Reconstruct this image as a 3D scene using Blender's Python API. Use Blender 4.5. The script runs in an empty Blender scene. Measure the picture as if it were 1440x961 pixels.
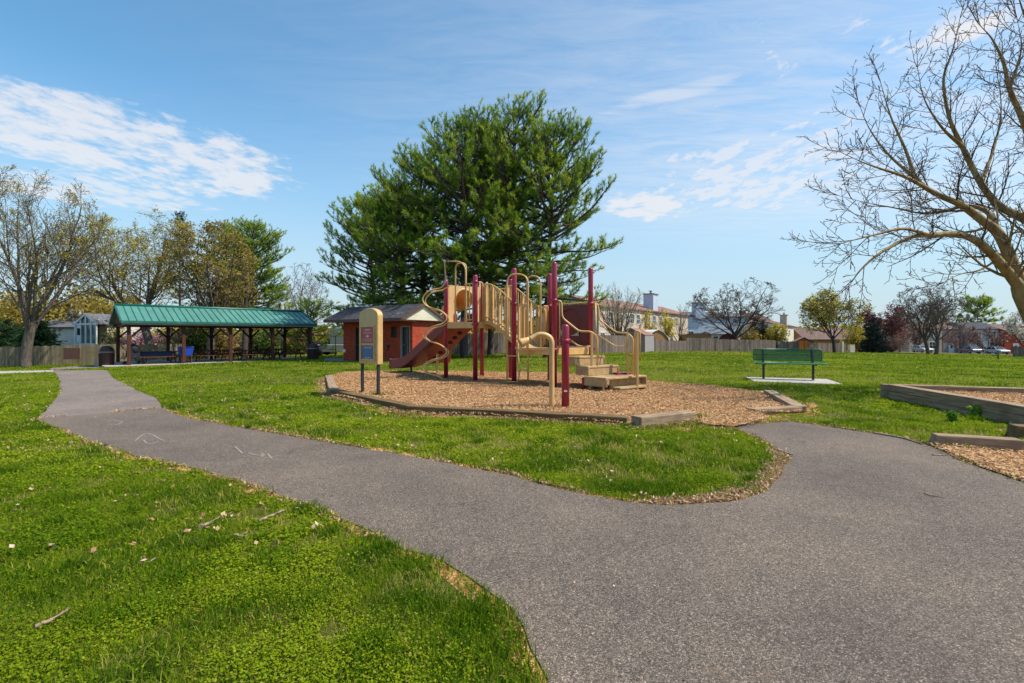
import bpy, math, random
import numpy as np
from mathutils import Vector, Matrix
from mathutils.geometry import delaunay_2d_cdt

S = bpy.context.scene
COL = S.collection
R = math.radians
F, CH, HY = 700.0, 1.25, 474.0        # focal length in photo pixels, eye height, horizon row


def W(px, py, d):
    return ((px - 720) / F * d, d, CH - (py - HY) / F * d)


def H(x, y):
    x = np.asarray(x, float); y = np.asarray(y, float)
    yy = y - 8.0
    r = np.sqrt(x * x + yy * yy) + 1e-6
    s = x / r
    t = r - 10.0
    f = (t + np.sqrt(t * t + 16.0)) / 2
    f = np.minimum(f, 150.0)
    c = 0.006 + np.where(s < 0, 0.025, 0.0165) * np.abs(s) * (yy > -60)
    return -c * f


def Hz(x, y):
    return float(H(x, y))


def D(px, d):
    """ground point in direction px at depth d"""
    x = (px - 720) / F * d
    return (x, d, Hz(x, d))


def G(px, py, dz=0.0):
    """where the sight line meets the terrain"""
    d, prev = 1.0, 1.0
    while d < 400:
        x, y, z = W(px, py, d)
        if z <= Hz(x, y) + dz:
            lo, hi = prev, d
            for _ in range(40):
                m = (lo + hi) / 2
                x, y, z = W(px, py, m)
                if z <= Hz(x, y) + dz: hi = m
                else: lo = m
            x, y, z = W(px, py, hi)
            return (x, y)
        prev = d
        d *= 1.02
    x, y, z = W(px, py, 400)
    return (x, y)


# ------------------------------------------------------------------ value noise
_rs = np.random.RandomState(7)
_tab = _rs.rand(256, 256)


def vnoise(x, y, scale=1.0, seed=0):
    x = np.asarray(x) * scale + seed * 17.31; y = np.asarray(y) * scale + seed * 9.17
    xi = np.floor(x).astype(int); yi = np.floor(y).astype(int)
    fx = x - xi; fy = y - yi
    fx = fx * fx * (3 - 2 * fx); fy = fy * fy * (3 - 2 * fy)
    a = _tab[xi & 255, yi & 255]; b = _tab[(xi + 1) & 255, yi & 255]
    c = _tab[xi & 255, (yi + 1) & 255]; d = _tab[(xi + 1) & 255, (yi + 1) & 255]
    return (a * (1 - fx) + b * fx) * (1 - fy) + (c * (1 - fx) + d * fx) * fy


def inpoly(x, y, poly):
    x = np.asarray(x); y = np.asarray(y)
    res = np.zeros(x.shape, bool)
    n = len(poly)
    for i in range(n):
        x1, y1 = poly[i]; x2, y2 = poly[(i + 1) % n]
        if y1 == y2: continue
        c = ((y1 > y) != (y2 > y)) & (x < (x2 - x1) * (y - y1) / (y2 - y1) + x1)
        res ^= c
    return res


def polydist(x, y, poly, closed=True):
    x = np.asarray(x); y = np.asarray(y)
    best = np.full(x.shape, 1e9)
    n = len(poly)
    for i in range(n if closed else n - 1):
        x1, y1 = poly[i]; x2, y2 = poly[(i + 1) % n]
        dx, dy = x2 - x1, y2 - y1
        L = dx * dx + dy * dy + 1e-12
        t = np.clip(((x - x1) * dx + (y - y1) * dy) / L, 0, 1)
        best = np.minimum(best, np.hypot(x - x1 - t * dx, y - y1 - t * dy))
    return best


# ------------------------------------------------------------------ objects
ORG = {}


def tag(o, label=None, cat=None, group=None, kind=None):
    if label: o['label'] = label
    if cat: o['category'] = cat
    if group: o['group'] = group
    if kind: o['kind'] = kind
    return o


def thing(name, label, cat, loc=(0, 0, 0), rz=0.0, group=None):
    o = bpy.data.objects.new(name, None)
    o.empty_display_size = 0.2
    COL.objects.link(o)
    o.location = loc
    o.rotation_euler = (0, 0, rz)
    ORG[o.name] = tuple(loc) if rz == 0.0 else (0, 0, 0)
    if rz != 0.0: ORG[o.name] = (0, 0, 0)
    tag(o, label, cat, group)
    return o


def dup(root, loc, rz=None, label=None, group=None, scale=None):
    r = root.copy(); COL.objects.link(r)
    r.location = loc
    if rz is not None: r.rotation_euler = (0, 0, rz)
    if scale is not None: r.scale = scale
    if label: r['label'] = label
    if group: r['group'] = group
    for ch in list(root.children):
        c = ch.copy(); COL.objects.link(c); c.parent = r
        for g in list(ch.children):
            d = g.copy(); COL.objects.link(d); d.parent = c
    return r


def v3(a): return np.asarray(a, float)


def nrm(a):
    a = np.asarray(a, float)
    return a / (np.linalg.norm(a) + 1e-12)


class MB:
    def __init__(s):
        s.v = []; s.f = []; s.sm = []; s.mi = []; s.n = 0; s.cur = 0

    def add(s, verts, faces, smooth=False):
        n = s.n
        s.v.extend([(float(a[0]), float(a[1]), float(a[2])) for a in verts])
        for f in faces:
            s.f.append([i + n for i in f]); s.sm.append(smooth); s.mi.append(s.cur)
        s.n += len(verts)
        return s

    def box(s, c, size, rz=0.0, M=None):
        hx, hy, hz = size[0] / 2, size[1] / 2, size[2] / 2
        P = np.array([(x, y, z) for z in (-hz, hz) for y in (-hy, hy) for x in (-hx, hx)])
        if M is not None: P = P @ np.array(M).T
        elif rz:
            c_, s_ = math.cos(rz), math.sin(rz)
            P = np.stack([P[:, 0] * c_ - P[:, 1] * s_, P[:, 0] * s_ + P[:, 1] * c_, P[:, 2]], 1)
        P = P + v3(c)
        return s.add(P, [(0, 2, 3, 1), (4, 5, 7, 6), (0, 1, 5, 4), (2, 6, 7, 3), (0, 4, 6, 2), (1, 3, 7, 5)])

    def beam(s, p, q, w, h, up=(0, 0, 1)):
        p = v3(p); q = v3(q); d = q - p; L = np.linalg.norm(d); d = d / L
        sd = np.cross(d, v3(up))
        if np.linalg.norm(sd) < 1e-5: sd = np.array([1., 0, 0])
        sd = nrm(sd); u = np.cross(sd, d)
        return s.box((p + q) / 2, (L, w, h), M=np.stack([d, sd, u], 1))

    def tube(s, pts, r, n=8, caps=True, smooth=True):
        P = np.asarray(pts, float); m = len(P)
        rad = np.broadcast_to(np.asarray(r, float), (m,))
        T = np.empty_like(P); T[1:-1] = P[2:] - P[:-2]; T[0] = P[1] - P[0]; T[-1] = P[-1] - P[-2]
        T /= (np.linalg.norm(T, axis=1, keepdims=True) + 1e-12)
        a = np.array([0., 0, 1]) if abs(T[0][2]) < .9 else np.array([1., 0, 0])
        U = np.empty_like(P)
        u = nrm(np.cross(T[0], a))
        for i in range(m):
            u = u - T[i] * np.dot(u, T[i]); u = nrm(u); U[i] = u
        V = np.cross(T, U)
        ang = np.arange(n) * 2 * math.pi / n
        ring = P[:, None, :] + rad[:, None, None] * (np.cos(ang)[None, :, None] * U[:, None, :] + np.sin(ang)[None, :, None] * V[:, None, :])
        verts = ring.reshape(-1, 3)
        faces = []
        for i in range(m - 1):
            for j in range(n):
                k = (j + 1) % n
                faces.append((i * n + j, i * n + k, (i + 1) * n + k, (i + 1) * n + j))
        s.add(verts, faces, smooth)
        if caps:
            base = s.n - len(verts)
            s.f.append([base + j for j in range(n)][::-1]); s.sm.append(False); s.mi.append(s.cur)
            s.f.append([base + (m - 1) * n + j for j in range(n)]); s.sm.append(False); s.mi.append(s.cur)
        return s

    def lathe(s, prof, c=(0, 0, 0), n=16, smooth=True, axis=None):
        m = len(prof); ang = np.arange(n) * 2 * math.pi / n
        V = []
        for r, z in prof:
            for a in ang: V.append((r * math.cos(a), r * math.sin(a), z))
        V = np.array(V)
        if axis is not None:
            d = nrm(axis); a = np.array([0., 0, 1]) if abs(d[2]) < .9 else np.array([1., 0, 0])
            u = nrm(np.cross(a, d)); w = np.cross(d, u)
            V = V[:, :1] * u + V[:, 1:2] * w + V[:, 2:3] * d
        V = V + v3(c)
        faces = []
        for i in range(m - 1):
            for j in range(n):
                k = (j + 1) % n
                faces.append((i * n + j, i * n + k, (i + 1) * n + k, (i + 1) * n + j))
        faces2 = []
        if prof[0][0] > 1e-4: faces2.append(tuple(range(n))[::-1])
        if prof[-1][0] > 1e-4: faces2.append(tuple((m - 1) * n + j for j in range(n)))
        s.add(V, faces, smooth)
        b = s.n - len(V)
        for f in faces2:
            s.f.append([i + b for i in f]); s.sm.append(False); s.mi.append(s.cur)
        return s

    def prism(s, poly, o, u, v, t):
        """polygon in plane (o,u,v) extruded by vector t"""
        o = v3(o); u = v3(u); v = v3(v); t = v3(t); n = len(poly)
        A = [o + a * u + b * v for a, b in poly]; B = [p + t for p in A]
        fs = [tuple(range(n))[::-1], tuple(range(n, 2 * n))]
        for i in range(n):
            j = (i + 1) % n
            fs.append((i, j, n + j, n + i))
        return s.add(A + B, fs)

    def quad(s, a, b, c, d):
        return s.add([a, b, c, d], [(0, 1, 2, 3)])

    def build(s, name, mat, parent=None, bevel=0, org=None, local=None):
        """verts are world coordinates unless the parent has its own rotation (then local)"""
        if org is None: org = ORG.get(parent.name, (0, 0, 0)) if parent is not None else (0, 0, 0)
        me = bpy.data.meshes.new(name)
        V = np.array(s.v) - v3(org)
        me.from_pydata([tuple(a) for a in V], [], s.f)
        mats = mat if isinstance(mat, (list, tuple)) else [mat]
        for m in mats: me.materials.append(m)
        me.polygons.foreach_set('use_smooth', s.sm)
        if len(mats) > 1: me.polygons.foreach_set('material_index', s.mi)
        me.update()
        o = bpy.data.objects.new(name, me); COL.objects.link(o)
        if parent is not None:
            o.parent = parent; ORG[o.name] = org
        else:
            o.location = org; ORG[o.name] = org
        if bevel:
            b = o.modifiers.new('bevel', 'BEVEL'); b.width = bevel; b.segments = 2; b.limit_method = 'ANGLE'; b.angle_limit = R(40)
        return o


def fast_mesh(name, V, Fc, mat, parent=None, var=None, smooth=False, org=(0, 0, 0), nside=3):
    """numpy mesh, all faces with nside corners"""
    me = bpy.data.meshes.new(name)
    V = np.asarray(V, np.float32) - np.asarray(org, np.float32)
    Fc = np.asarray(Fc, np.int32)
    nf = len(Fc)
    me.vertices.add(len(V)); me.vertices.foreach_set('co', V.ravel())
    me.loops.add(nf * nside); me.loops.foreach_set('vertex_index', Fc.ravel())
    me.polygons.add(nf)
    me.polygons.foreach_set('loop_start', np.arange(nf, dtype=np.int32) * nside)
    if smooth: me.polygons.foreach_set('use_smooth', np.ones(nf, bool))
    if var is not None:
        at = me.attributes.new('var', 'FLOAT', 'POINT'); at.data.foreach_set('value', np.asarray(var, np.float32))
    me.materials.append(mat)
    me.update(calc_edges=True)
    o = bpy.data.objects.new(name, me); COL.objects.link(o)
    if parent is not None: o.parent = parent
    else: o.location = org
    ORG[o.name] = org
    return o


def fillet(pts, r, n=5):
    P = [v3(p) for p in pts]; out = [P[0]]
    for i in range(1, len(P) - 1):
        a, b, c = P[i - 1], P[i], P[i + 1]
        la, lc = np.linalg.norm(a - b), np.linalg.norm(c - b)
        q = min(r, la * .48, lc * .48)
        s, e = b + (a - b) / la * q, b + (c - b) / lc * q
        for k in range(n + 1):
            t = k / n
            out.append((1 - t) ** 2 * s + 2 * t * (1 - t) * b + t * t * e)
    out.append(P[-1])
    return out


def spline(pts, n=6):
    P = [v3(p) for p in pts]
    P = [2 * P[0] - P[1]] + P + [2 * P[-1] - P[-2]]
    out = []
    for i in range(1, len(P) - 2):
        p0, p1, p2, p3 = P[i - 1:i + 3]
        for k in range(n):
            t = k / n
            out.append(.5 * (2 * p1 + (p2 - p0) * t + (2 * p0 - 5 * p1 + 4 * p2 - p3) * t * t + (3 * p1 - p0 - 3 * p2 + p3) * t ** 3))
    out.append(P[-2])
    return out


def resample(poly, step, closed=True):
    out = []; n = len(poly)
    for i in range(n if closed else n - 1):
        a = v3(poly[i]); b = v3(poly[(i + 1) % n]); k = max(1, int(np.linalg.norm(b - a) / step))
        for j in range(k): out.append(tuple(a + (b - a) * j / k))
    if not closed: out.append(tuple(poly[-1]))
    return out


def smooth_poly(poly, it=2, closed=True):
    for _ in range(it):
        out = []; n = len(poly)
        for i in range(n):
            a = v3(poly[i]); b = v3(poly[(i + 1) % n])
            out += [tuple(.75 * a + .25 * b), tuple(.25 * a + .75 * b)]
        poly = out
    return poly


def rough(poly, step, amp, seed=1, scale=3.0):
    P = np.array(resample(poly, step)); n = len(P)
    T = np.roll(P, -1, 0) - np.roll(P, 1, 0); T /= (np.linalg.norm(T, axis=1, keepdims=True) + 1e-9)
    N = np.stack([T[:, 1], -T[:, 0]], 1)
    k = (vnoise(P[:, 0], P[:, 1], scale, seed) - .5) * 2 + (vnoise(P[:, 0], P[:, 1], scale * 3.7, seed + 3) - .5)
    return [tuple(p) for p in P + N * (k * amp)[:, None]]


def area2(poly):
    return sum(poly[i][0] * poly[(i + 1) % len(poly)][1] - poly[(i + 1) % len(poly)][0] * poly[i][1] for i in range(len(poly)))


def sheet(name, poly, dz, spacing, mat, label=None, cat=None, kind='structure', bump=0.0, zfun=None, var=None):
    xs = [p[0] for p in poly]; ys = [p[1] for p in poly]
    gx, gy = np.meshgrid(np.arange(min(xs), max(xs), spacing), np.arange(min(ys), max(ys), spacing))
    gx = gx.ravel(); gy = gy.ravel()
    k = inpoly(gx, gy, poly)
    gx, gy = gx[k], gy[k]
    k = polydist(gx, gy, poly) > spacing * .3
    pts = [Vector((p[0], p[1])) for p in poly] + [Vector((a, b)) for a, b in zip(gx[k], gy[k])]
    n = len(poly)
    r = delaunay_2d_cdt(pts, [(i, (i + 1) % n) for i in range(n)], [], 1, 1e-5)
    V = np.array([(p.x, p.y) for p in r[0]])
    z = H(V[:, 0], V[:, 1]) + dz
    if bump: z = z + (vnoise(V[:, 0], V[:, 1], 1.1, 2) - .5) * bump + (vnoise(V[:, 0], V[:, 1], 4.1, 5) - .5) * bump * .5
    me = bpy.data.meshes.new(name)
    me.from_pydata([(a[0], a[1], c) for a, c in zip(V, z)], [], [list(f) for f in r[2]])
    me.polygons.foreach_set('use_smooth', [True] * len(me.polygons))
    me.materials.append(mat); me.update()
    # upward normals
    if len(me.polygons) and me.polygons[0].normal.z < 0: me.flip_normals()
    o = bpy.data.objects.new(name, me); COL.objects.link(o)
    tag(o, label, cat, kind=kind)
    return o
# ------------------------------------------------------------------ materials
class NT:
    def __init__(s, name):
        s.m = bpy.data.materials.new(name); s.m.use_nodes = True
        s.t = s.m.node_tree; s.t.nodes.clear()
        s.out = s.t.nodes.new('ShaderNodeOutputMaterial')

    def n(s, typ, **kw):
        nd = s.t.nodes.new(typ)
        for k, v in kw.items():
            if k.startswith('_'): setattr(nd, k[1:], v)
            else:
                nd.inputs[k.replace('__', ' ')].default_value = v
        return nd

    def l(s, a, b): s.t.links.new(a, b)

    def coord(s, kind='Object', scale=None, rot=None):
        c = s.t.nodes.new('ShaderNodeTexCoord').outputs[kind]
        if scale is None and rot is None: return c
        mp = s.t.nodes.new('ShaderNodeMapping')
        if scale is not None: mp.inputs['Scale'].default_value = scale if hasattr(scale, '__len__') else (scale,) * 3
        if rot is not None: mp.inputs['Rotation'].default_value = rot
        s.l(c, mp.inputs['Vector']); return mp.outputs[0]

    def noise(s, scale, detail=4, rough=.6, vec=None, dist=0):
        nd = s.t.nodes.new('ShaderNodeTexNoise'); nd.inputs['Scale'].default_value = scale; nd.inputs['Detail'].default_value = detail
        nd.inputs['Roughness'].default_value = rough; nd.inputs['Distortion'].default_value = dist
        if vec is not None: s.l(vec, nd.inputs['Vector'])
        return nd.outputs['Fac']

    def vor(s, scale, vec=None, feature='F1', rnd=1.0):
        nd = s.t.nodes.new('ShaderNodeTexVoronoi'); nd.inputs['Scale'].default_value = scale; nd.feature = feature
        nd.inputs['Randomness'].default_value = rnd
        if vec is not None: s.l(vec, nd.inputs['Vector'])
        return nd

    def ramp(s, fac, stops, interp='LINEAR'):
        nd = s.t.nodes.new('ShaderNodeValToRGB'); nd.color_ramp.interpolation = interp
        e = nd.color_ramp.elements
        while len(e) > 1: e.remove(e[-1])
        e[0].position = stops[0][0]; e[0].color = (*stops[0][1], 1) if len(stops[0][1]) == 3 else stops[0][1]
        for p, c in stops[1:]:
            x = e.new(p); x.color = (*c, 1)
        s.l(fac, nd.inputs[0]); return nd.outputs[0]

    def mix(s, fac, a, b, typ='MIX'):
        nd = s.t.nodes.new('ShaderNodeMix'); nd.data_type = 'RGBA'; nd.blend_type = typ
        for sock, v in ((nd.inputs[0], fac), (nd.inputs[6], a), (nd.inputs[7], b)):
            if hasattr(v, 'is_linked') or hasattr(v, 'links'): s.l(v, sock)
            elif isinstance(v, (int, float)): sock.default_value = v
            else: sock.default_value = (*v, 1)
        return nd.outputs[2]

    def math(s, op, a, b=0.0, clamp=False):
        nd = s.t.nodes.new('ShaderNodeMath'); nd.operation = op; nd.use_clamp = clamp
        for sock, v in ((nd.inputs[0], a), (nd.inputs[1], b)):
            if isinstance(v, (int, float)): sock.default_value = v
            else: s.l(v, sock)
        return nd.outputs[0]

    def rng(s, v, a, b, c=0., d=1., smooth=True):
        nd = s.t.nodes.new('ShaderNodeMapRange'); nd.interpolation_type = 'SMOOTHSTEP' if smooth else 'LINEAR'
        s.l(v, nd.inputs[0]); nd.inputs[1].default_value = a; nd.inputs[2].default_value = b; nd.inputs[3].default_value = c; nd.inputs[4].default_value = d
        return nd.outputs[0]

    def attr(s, name='var'):
        nd = s.t.nodes.new('ShaderNodeAttribute'); nd.attribute_name = name; return nd.outputs['Fac']

    def island(s):
        return s.t.nodes.new('ShaderNodeNewGeometry').outputs['Random Per Island']

    def bsdf(s, col, rough=.7, metal=0., bump=None, bstr=.3, bdist=.02, spec=.5, trans=None, coat=0):
        b = s.t.nodes.new('ShaderNodeBsdfPrincipled')
        if hasattr(col, 'links'): s.l(col, b.inputs['Base Color'])
        else: b.inputs['Base Color'].default_value = (*col, 1)
        if hasattr(rough, 'links'): s.l(rough, b.inputs['Roughness'])
        else: b.inputs['Roughness'].default_value = rough
        b.inputs['Metallic'].default_value = metal
        b.inputs['Specular IOR Level'].default_value = spec
        if coat: b.inputs['Coat Weight'].default_value = coat
        if bump is not None:
            n = s.t.nodes.new('ShaderNodeBump'); n.inputs['Strength'].default_value = bstr; n.inputs['Distance'].default_value = bdist
            s.l(bump, n.inputs['Height']); s.l(n.outputs[0], b.inputs['Normal'])
        sh = b.outputs[0]
        if trans is not None:
            tr = s.t.nodes.new('ShaderNodeBsdfTranslucent')
            if hasattr(col, 'links'): s.l(col, tr.inputs[0])
            else: tr.inputs[0].default_value = (*col, 1)
            mx = s.t.nodes.new('ShaderNodeMixShader'); mx.inputs[0].default_value = trans
            s.l(sh, mx.inputs[1]); s.l(tr.outputs[0], mx.inputs[2]); sh = mx.outputs[0]
        s.l(sh, s.out.inputs[0])
        return s.m


def m_plain(name, col, rough=.6, vary=.25, scale=6., metal=0., bump=.15, bscale=40., spec=.5, dirt=None, coat=0):
    t = NT(name); c = t.coord()
    n = t.noise(scale, 5, .65, c)
    lo = tuple(a * (1 - vary) for a in col); hi = tuple(min(1, a * (1 + vary)) for a in col)
    k = t.ramp(n, [(.3, lo), (.7, hi)])
    if dirt:
        k = t.mix(t.rng(t.noise(scale * .45, 6, .7, c), .52, .72, 0, .6), k, dirt)
    return t.bsdf(k, rough, metal, t.noise(bscale, 3, .6, c), bump, .01, spec, coat=coat)


def m_leaf(name, cols, trans=.35, rough=.6, spec=.25):
    t = NT(name)
    k = t.ramp(t.attr(), [(i / (len(cols) - 1), c) for i, c in enumerate(cols)])
    return t.bsdf(k, rough, spec=spec, trans=trans)


def m_bark(name, a, b, scale=8.):
    t = NT(name); c = t.coord(scale=(1, 1, .25))
    n = t.noise(scale, 6, .7, c)
    v = t.vor(scale * 1.5, c)
    k = t.ramp(n, [(.3, a), (.7, b)])
    return t.bsdf(k, .9, bump=t.math('ADD', n, v.outputs['Distance']), bstr=.7, bdist=.03, spec=.2)


def m_wood(name, cols, axis=0, rough=.85, island=True, stain=None):
    t = NT(name)
    sc = [14., 14., 14.]; sc[axis] = .7
    c = t.coord(scale=sc)
    n = t.math('ADD', t.math('MULTIPLY', t.noise(1.3, 6, .7, c, .4), .6), t.math('MULTIPLY', t.noise(4.5, 4, .7, c, .2), .4))
    k = t.ramp(n, [(.36, cols[0]), (.5, cols[1]), (.66, cols[2])])
    if island:
        k = t.mix(.75, k, t.ramp(t.island(), [(0, (.45, .44, .44)), (.5, (.9, .87, .84)), (1, (1.4, 1.33, 1.2))]), 'MULTIPLY')
    if stain:
        k = t.mix(t.rng(t.noise(2.2, 5, .65, t.coord()), .5, .7, 0, .75), k, stain)
    return t.bsdf(k, rough, bump=n, bstr=.5, bdist=.012, spec=.25)


# ground materials
def m_grassground():
    t = NT('lawn'); c = t.coord()
    big = t.noise(.33, 4, .6, c); mid = t.noise(2.1, 5, .65, c); fine = t.noise(26, 4, .7, c); mic = t.noise(130, 2, .6, c)
    k = t.ramp(t.math('ADD', t.math('MULTIPLY', mid, .55), t.math('MULTIPLY', fine, .45)),
               [(.34, (.045, .050, .014)), (.46, (.085, .088, .020)), (.56, (.14, .125, .035)), (.68, (.24, .18, .085))])
    k = t.mix(t.rng(big, .42, .62, 0, .3), k, t.ramp(fine, [(.35, (.105, .115, .014)), (.65, (.22, .19, .05))]))
    k = t.mix(t.rng(t.noise(5.5, 5, .7, c), .60, .72, 0, .75), k, t.ramp(mic, [(.3, (.11, .065, .03)), (.7, (.30, .20, .10))]))
    return t.bsdf(k, .95, bump=t.math('ADD', fine, t.math('MULTIPLY', mic, .5)), bstr=.8, bdist=.03, spec=.1)


def m_asphalt(name, base, lift=1.0, seamy=False):
    t = NT(name); c = t.coord()
    v = t.vor(175, c); v2 = t.vor(95, c)
    cell = t.n('ShaderNodeSeparateColor'); t.l(v.outputs['Color'], cell.inputs[0])
    cell2 = t.n('ShaderNodeSeparateColor'); t.l(v2.outputs['Color'], cell2.inputs[0])
    b = base
    k = t.ramp(cell.outputs[0], [(0, tuple(x * .30 for x in b)), (.45, tuple(x * .85 for x in b)), (.8, tuple(x * 1.45 for x in b)), (.94, tuple(x * 2.1 for x in b)), (1, tuple(min(.8, x * 3.6) for x in b))])
    k = t.mix(.35, k, t.ramp(cell2.outputs[1], [(0, tuple(x * .5 for x in b)), (.6, b), (.95, tuple(x * 1.6 for x in b)), (1, tuple(x * 2.8 for x in b))]))
    gap = t.rng(v.outputs['Distance'], .35, .75, 1, .55)
    k = t.mix(1.0, k, t.ramp(gap, [(0, (0, 0, 0)), (1, (1, 1, 1))]), 'MULTIPLY')
    patch = t.noise(.8, 5, .65, c)
    k = t.mix(1.0, k, t.ramp(patch, [(.3, (.74, .72, .74)), (.5, (1., .98, .97)), (.7, (1.28, 1.22, 1.16))]), 'MULTIPLY')
    warm = t.rng(t.noise(1.7, 6, .7, c), .58, .78, 0, .35)
    k = t.mix(warm, k, tuple(x * y for x, y in zip(base, (1.7, 1.3, .95))))
    # hairline cracks and damp stains
    wv = t.n('ShaderNodeVectorMath', _operation='ADD'); nz = t.t.nodes.new('ShaderNodeTexNoise'); nz.inputs['Scale'].default_value = 2.2; nz.inputs['Detail'].default_value = 5
    t.l(c, nz.inputs['Vector']); t.l(c, wv.inputs[0]); t.l(nz.outputs['Color'], wv.inputs[1])
    ck = t.vor(.42, wv.outputs[0], 'DISTANCE_TO_EDGE')
    ckm = t.math('MULTIPLY', t.rng(ck.outputs['Distance'], .006, .0015), t.rng(t.noise(.5, 2, .5, c), .50, .60))
    k = t.mix(t.math('MULTIPLY', ckm, .6), k, tuple(x * .3 for x in base))
    k = t.mix(t.rng(t.noise(.9, 7, .75, t.coord(scale=(1, 1.6, 1))), .57, .70, 0, .38), k, tuple(x * .5 for x in base))
    return t.bsdf(k, .92, bump=t.math('MULTIPLY', v.outputs['Distance'], -1), bstr=.6, bdist=.006, spec=.3)


def m_mulch(name, tint=(1, 1, 1)):
    t = NT(name); c = t.coord(scale=(1, 1, 1))
    k0 = t.noise(4, 3, .6, c)
    v = t.vor(34, c); v2 = t.vor(19, t.coord(scale=(1, .5, 1), rot=(0, 0, .8)))
    a = t.n('ShaderNodeSeparateColor'); t.l(v.outputs['Color'], a.inputs[0])
    b = t.n('ShaderNodeSeparateColor'); t.l(v2.outputs['Color'], b.inputs[0])
    def T(x): return tuple(p * q for p, q in zip(x, tint))
    k = t.ramp(t.math('ADD', t.math('MULTIPLY', a.outputs[0], .6), t.math('MULTIPLY', b.outputs[1], .4)),
               [(.1, T((.13, .06, .03))), (.35, T((.30, .17, .085))), (.6, T((.46, .29, .15))), (.85, T((.62, .45, .27)))])
    k = t.mix(1.0, k, t.ramp(k0, [(.3, (.8, .78, .75)), (.7, (1.12, 1.1, 1.08))]), 'MULTIPLY')
    return t.bsdf(k, .9, bump=t.math('ADD', v.outputs['Distance'], v2.outputs['Distance']), bstr=.9, bdist=.03, spec=.2)


def m_chips(name, tint=(1, 1, 1)):
    t = NT(name)
    def T(x): return tuple(p * q for p, q in zip(x, tint))
    k = t.ramp(t.attr(), [(0, T((.20, .10, .045))), (.3, T((.36, .21, .10))), (.65, T((.50, .32, .165))), (1, T((.66, .49, .30)))])
    return t.bsdf(k, .85, spec=.2)


def m_concrete(name, col):
    t = NT(name); c = t.coord()
    n = t.noise(3, 6, .7, c); f = t.noise(60, 3, .6, c)
    k = t.ramp(n, [(.3, tuple(a * .72 for a in col)), (.5, col), (.72, tuple(min(.9, a * 1.15) for a in col))])
    k = t.mix(.3, k, t.ramp(f, [(.3, (.6, .6, .6)), (.7, (1.25, 1.25, 1.25))]), 'MULTIPLY')
    return t.bsdf(k, .9, bump=f, bstr=.25, bdist=.006, spec=.3)


def m_brick():
    t = NT('red_brick'); tc = t.t.nodes.new('ShaderNodeTexCoord')
    sp = t.n('ShaderNodeSeparateXYZ'); t.l(tc.outputs['Object'], sp.inputs[0])
    cb = t.n('ShaderNodeCombineXYZ'); t.l(t.math('ADD', sp.outputs[0], sp.outputs[1]), cb.inputs[0]); t.l(sp.outputs[2], cb.inputs[1])
    b = t.t.nodes.new('ShaderNodeTexBrick'); t.l(cb.outputs[0], b.inputs['Vector'])
    b.inputs['Scale'].default_value = 1.0; b.inputs['Brick Width'].default_value = .21; b.inputs['Row Height'].default_value = .07
    b.inputs['Mortar Size'].default_value = .006; b.inputs['Mortar Smooth'].default_value = .3; b.inputs['Bias'].default_value = 0
    b.inputs['Color1'].default_value = (.29, .032, .012, 1); b.inputs['Color2'].default_value = (.41, .058, .020, 1); b.inputs['Mortar'].default_value = (.25, .10, .065, 1)
    c = t.coord()
    k = t.mix(.6, b.outputs['Color'], t.ramp(t.noise(2.5, 5, .7, c), [(.3, (.6, .55, .55)), (.7, (1.35, 1.25, 1.2))]), 'MULTIPLY')
    # efflorescence streaks and scars on the brick
    st = t.noise(1.0, 7, .75, t.coord(scale=(7, 7, 2.2)))
    st2 = t.noise(1.1, 2, .5, c)
    msk = t.math('MULTIPLY', t.rng(st, .60, .70), t.rng(st2, .46, .58))
    k = t.mix(t.math('MULTIPLY', msk, .75), k, (.55, .42, .36))
    return t.bsdf(k, .85, bump=b.outputs['Fac'], bstr=-.5, bdist=.008, spec=.25)


def m_shingle(name, a, b):
    t = NT(name); c = t.coord()
    v = t.vor(3.2, t.coord(scale=(1.4, 1.4, 1.4)))
    s = t.n('ShaderNodeSeparateColor'); t.l(v.outputs['Color'], s.inputs[0])
    n = t.noise(14, 4, .7, c)
    k = t.ramp(t.math('ADD', t.math('MULTIPLY', s.outputs[0], .35), t.math('MULTIPLY', n, .65)), [(.25, a), (.7, b)])
    k = t.mix(t.rng(t.noise(1.6, 4, .6, c), .62, .66, 0, .5), k, tuple(min(.8, x * 2.6) for x in b))
    return t.bsdf(k, .9, bump=n, bstr=.5, bdist=.015, spec=.2)


def m_siding(name, col, pitch=.12):
    t = NT(name); tc = t.t.nodes.new('ShaderNodeTexCoord')
    sp = t.n('ShaderNodeSeparateXYZ'); t.l(tc.outputs['Object'], sp.inputs[0])
    saw = t.math('FRACT', t.math('DIVIDE', sp.outputs[2], pitch))
    edge = t.rng(saw, .0, .12, .55, 1)
    n = t.noise(1.5, 5, .7, t.coord())
    k = t.ramp(n, [(.3, tuple(a * .85 for a in col)), (.7, tuple(min(.9, a * 1.1) for a in col))])
    k = t.mix(.25, k, t.ramp(edge, [(.5, (.5, .5, .5)), (1, (1, 1, 1))]), 'MULTIPLY')
    return t.bsdf(k, .6, bump=saw, bstr=.6, bdist=.02, spec=.35)


def m_roofmetal(name, col):
    t = NT(name); c = t.coord()
    n = t.noise(2.2, 6, .7, t.coord(scale=(1, .35, 1)))
    f = t.noise(30, 3, .6, c)
    k = t.ramp(n, [(.3, tuple(a * .8 for a in col)), (.55, col), (.75, tuple(min(.8, a * 1.25 + .02) for a in col))])
    k = t.mix(.25, k, t.ramp(f, [(.3, (.75, .75, .75)), (.7, (1.2, 1.2, 1.2))]), 'MULTIPLY')
    return t.bsdf(k, .42, bump=f, bstr=.05, bdist=.004, spec=.5)


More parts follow.
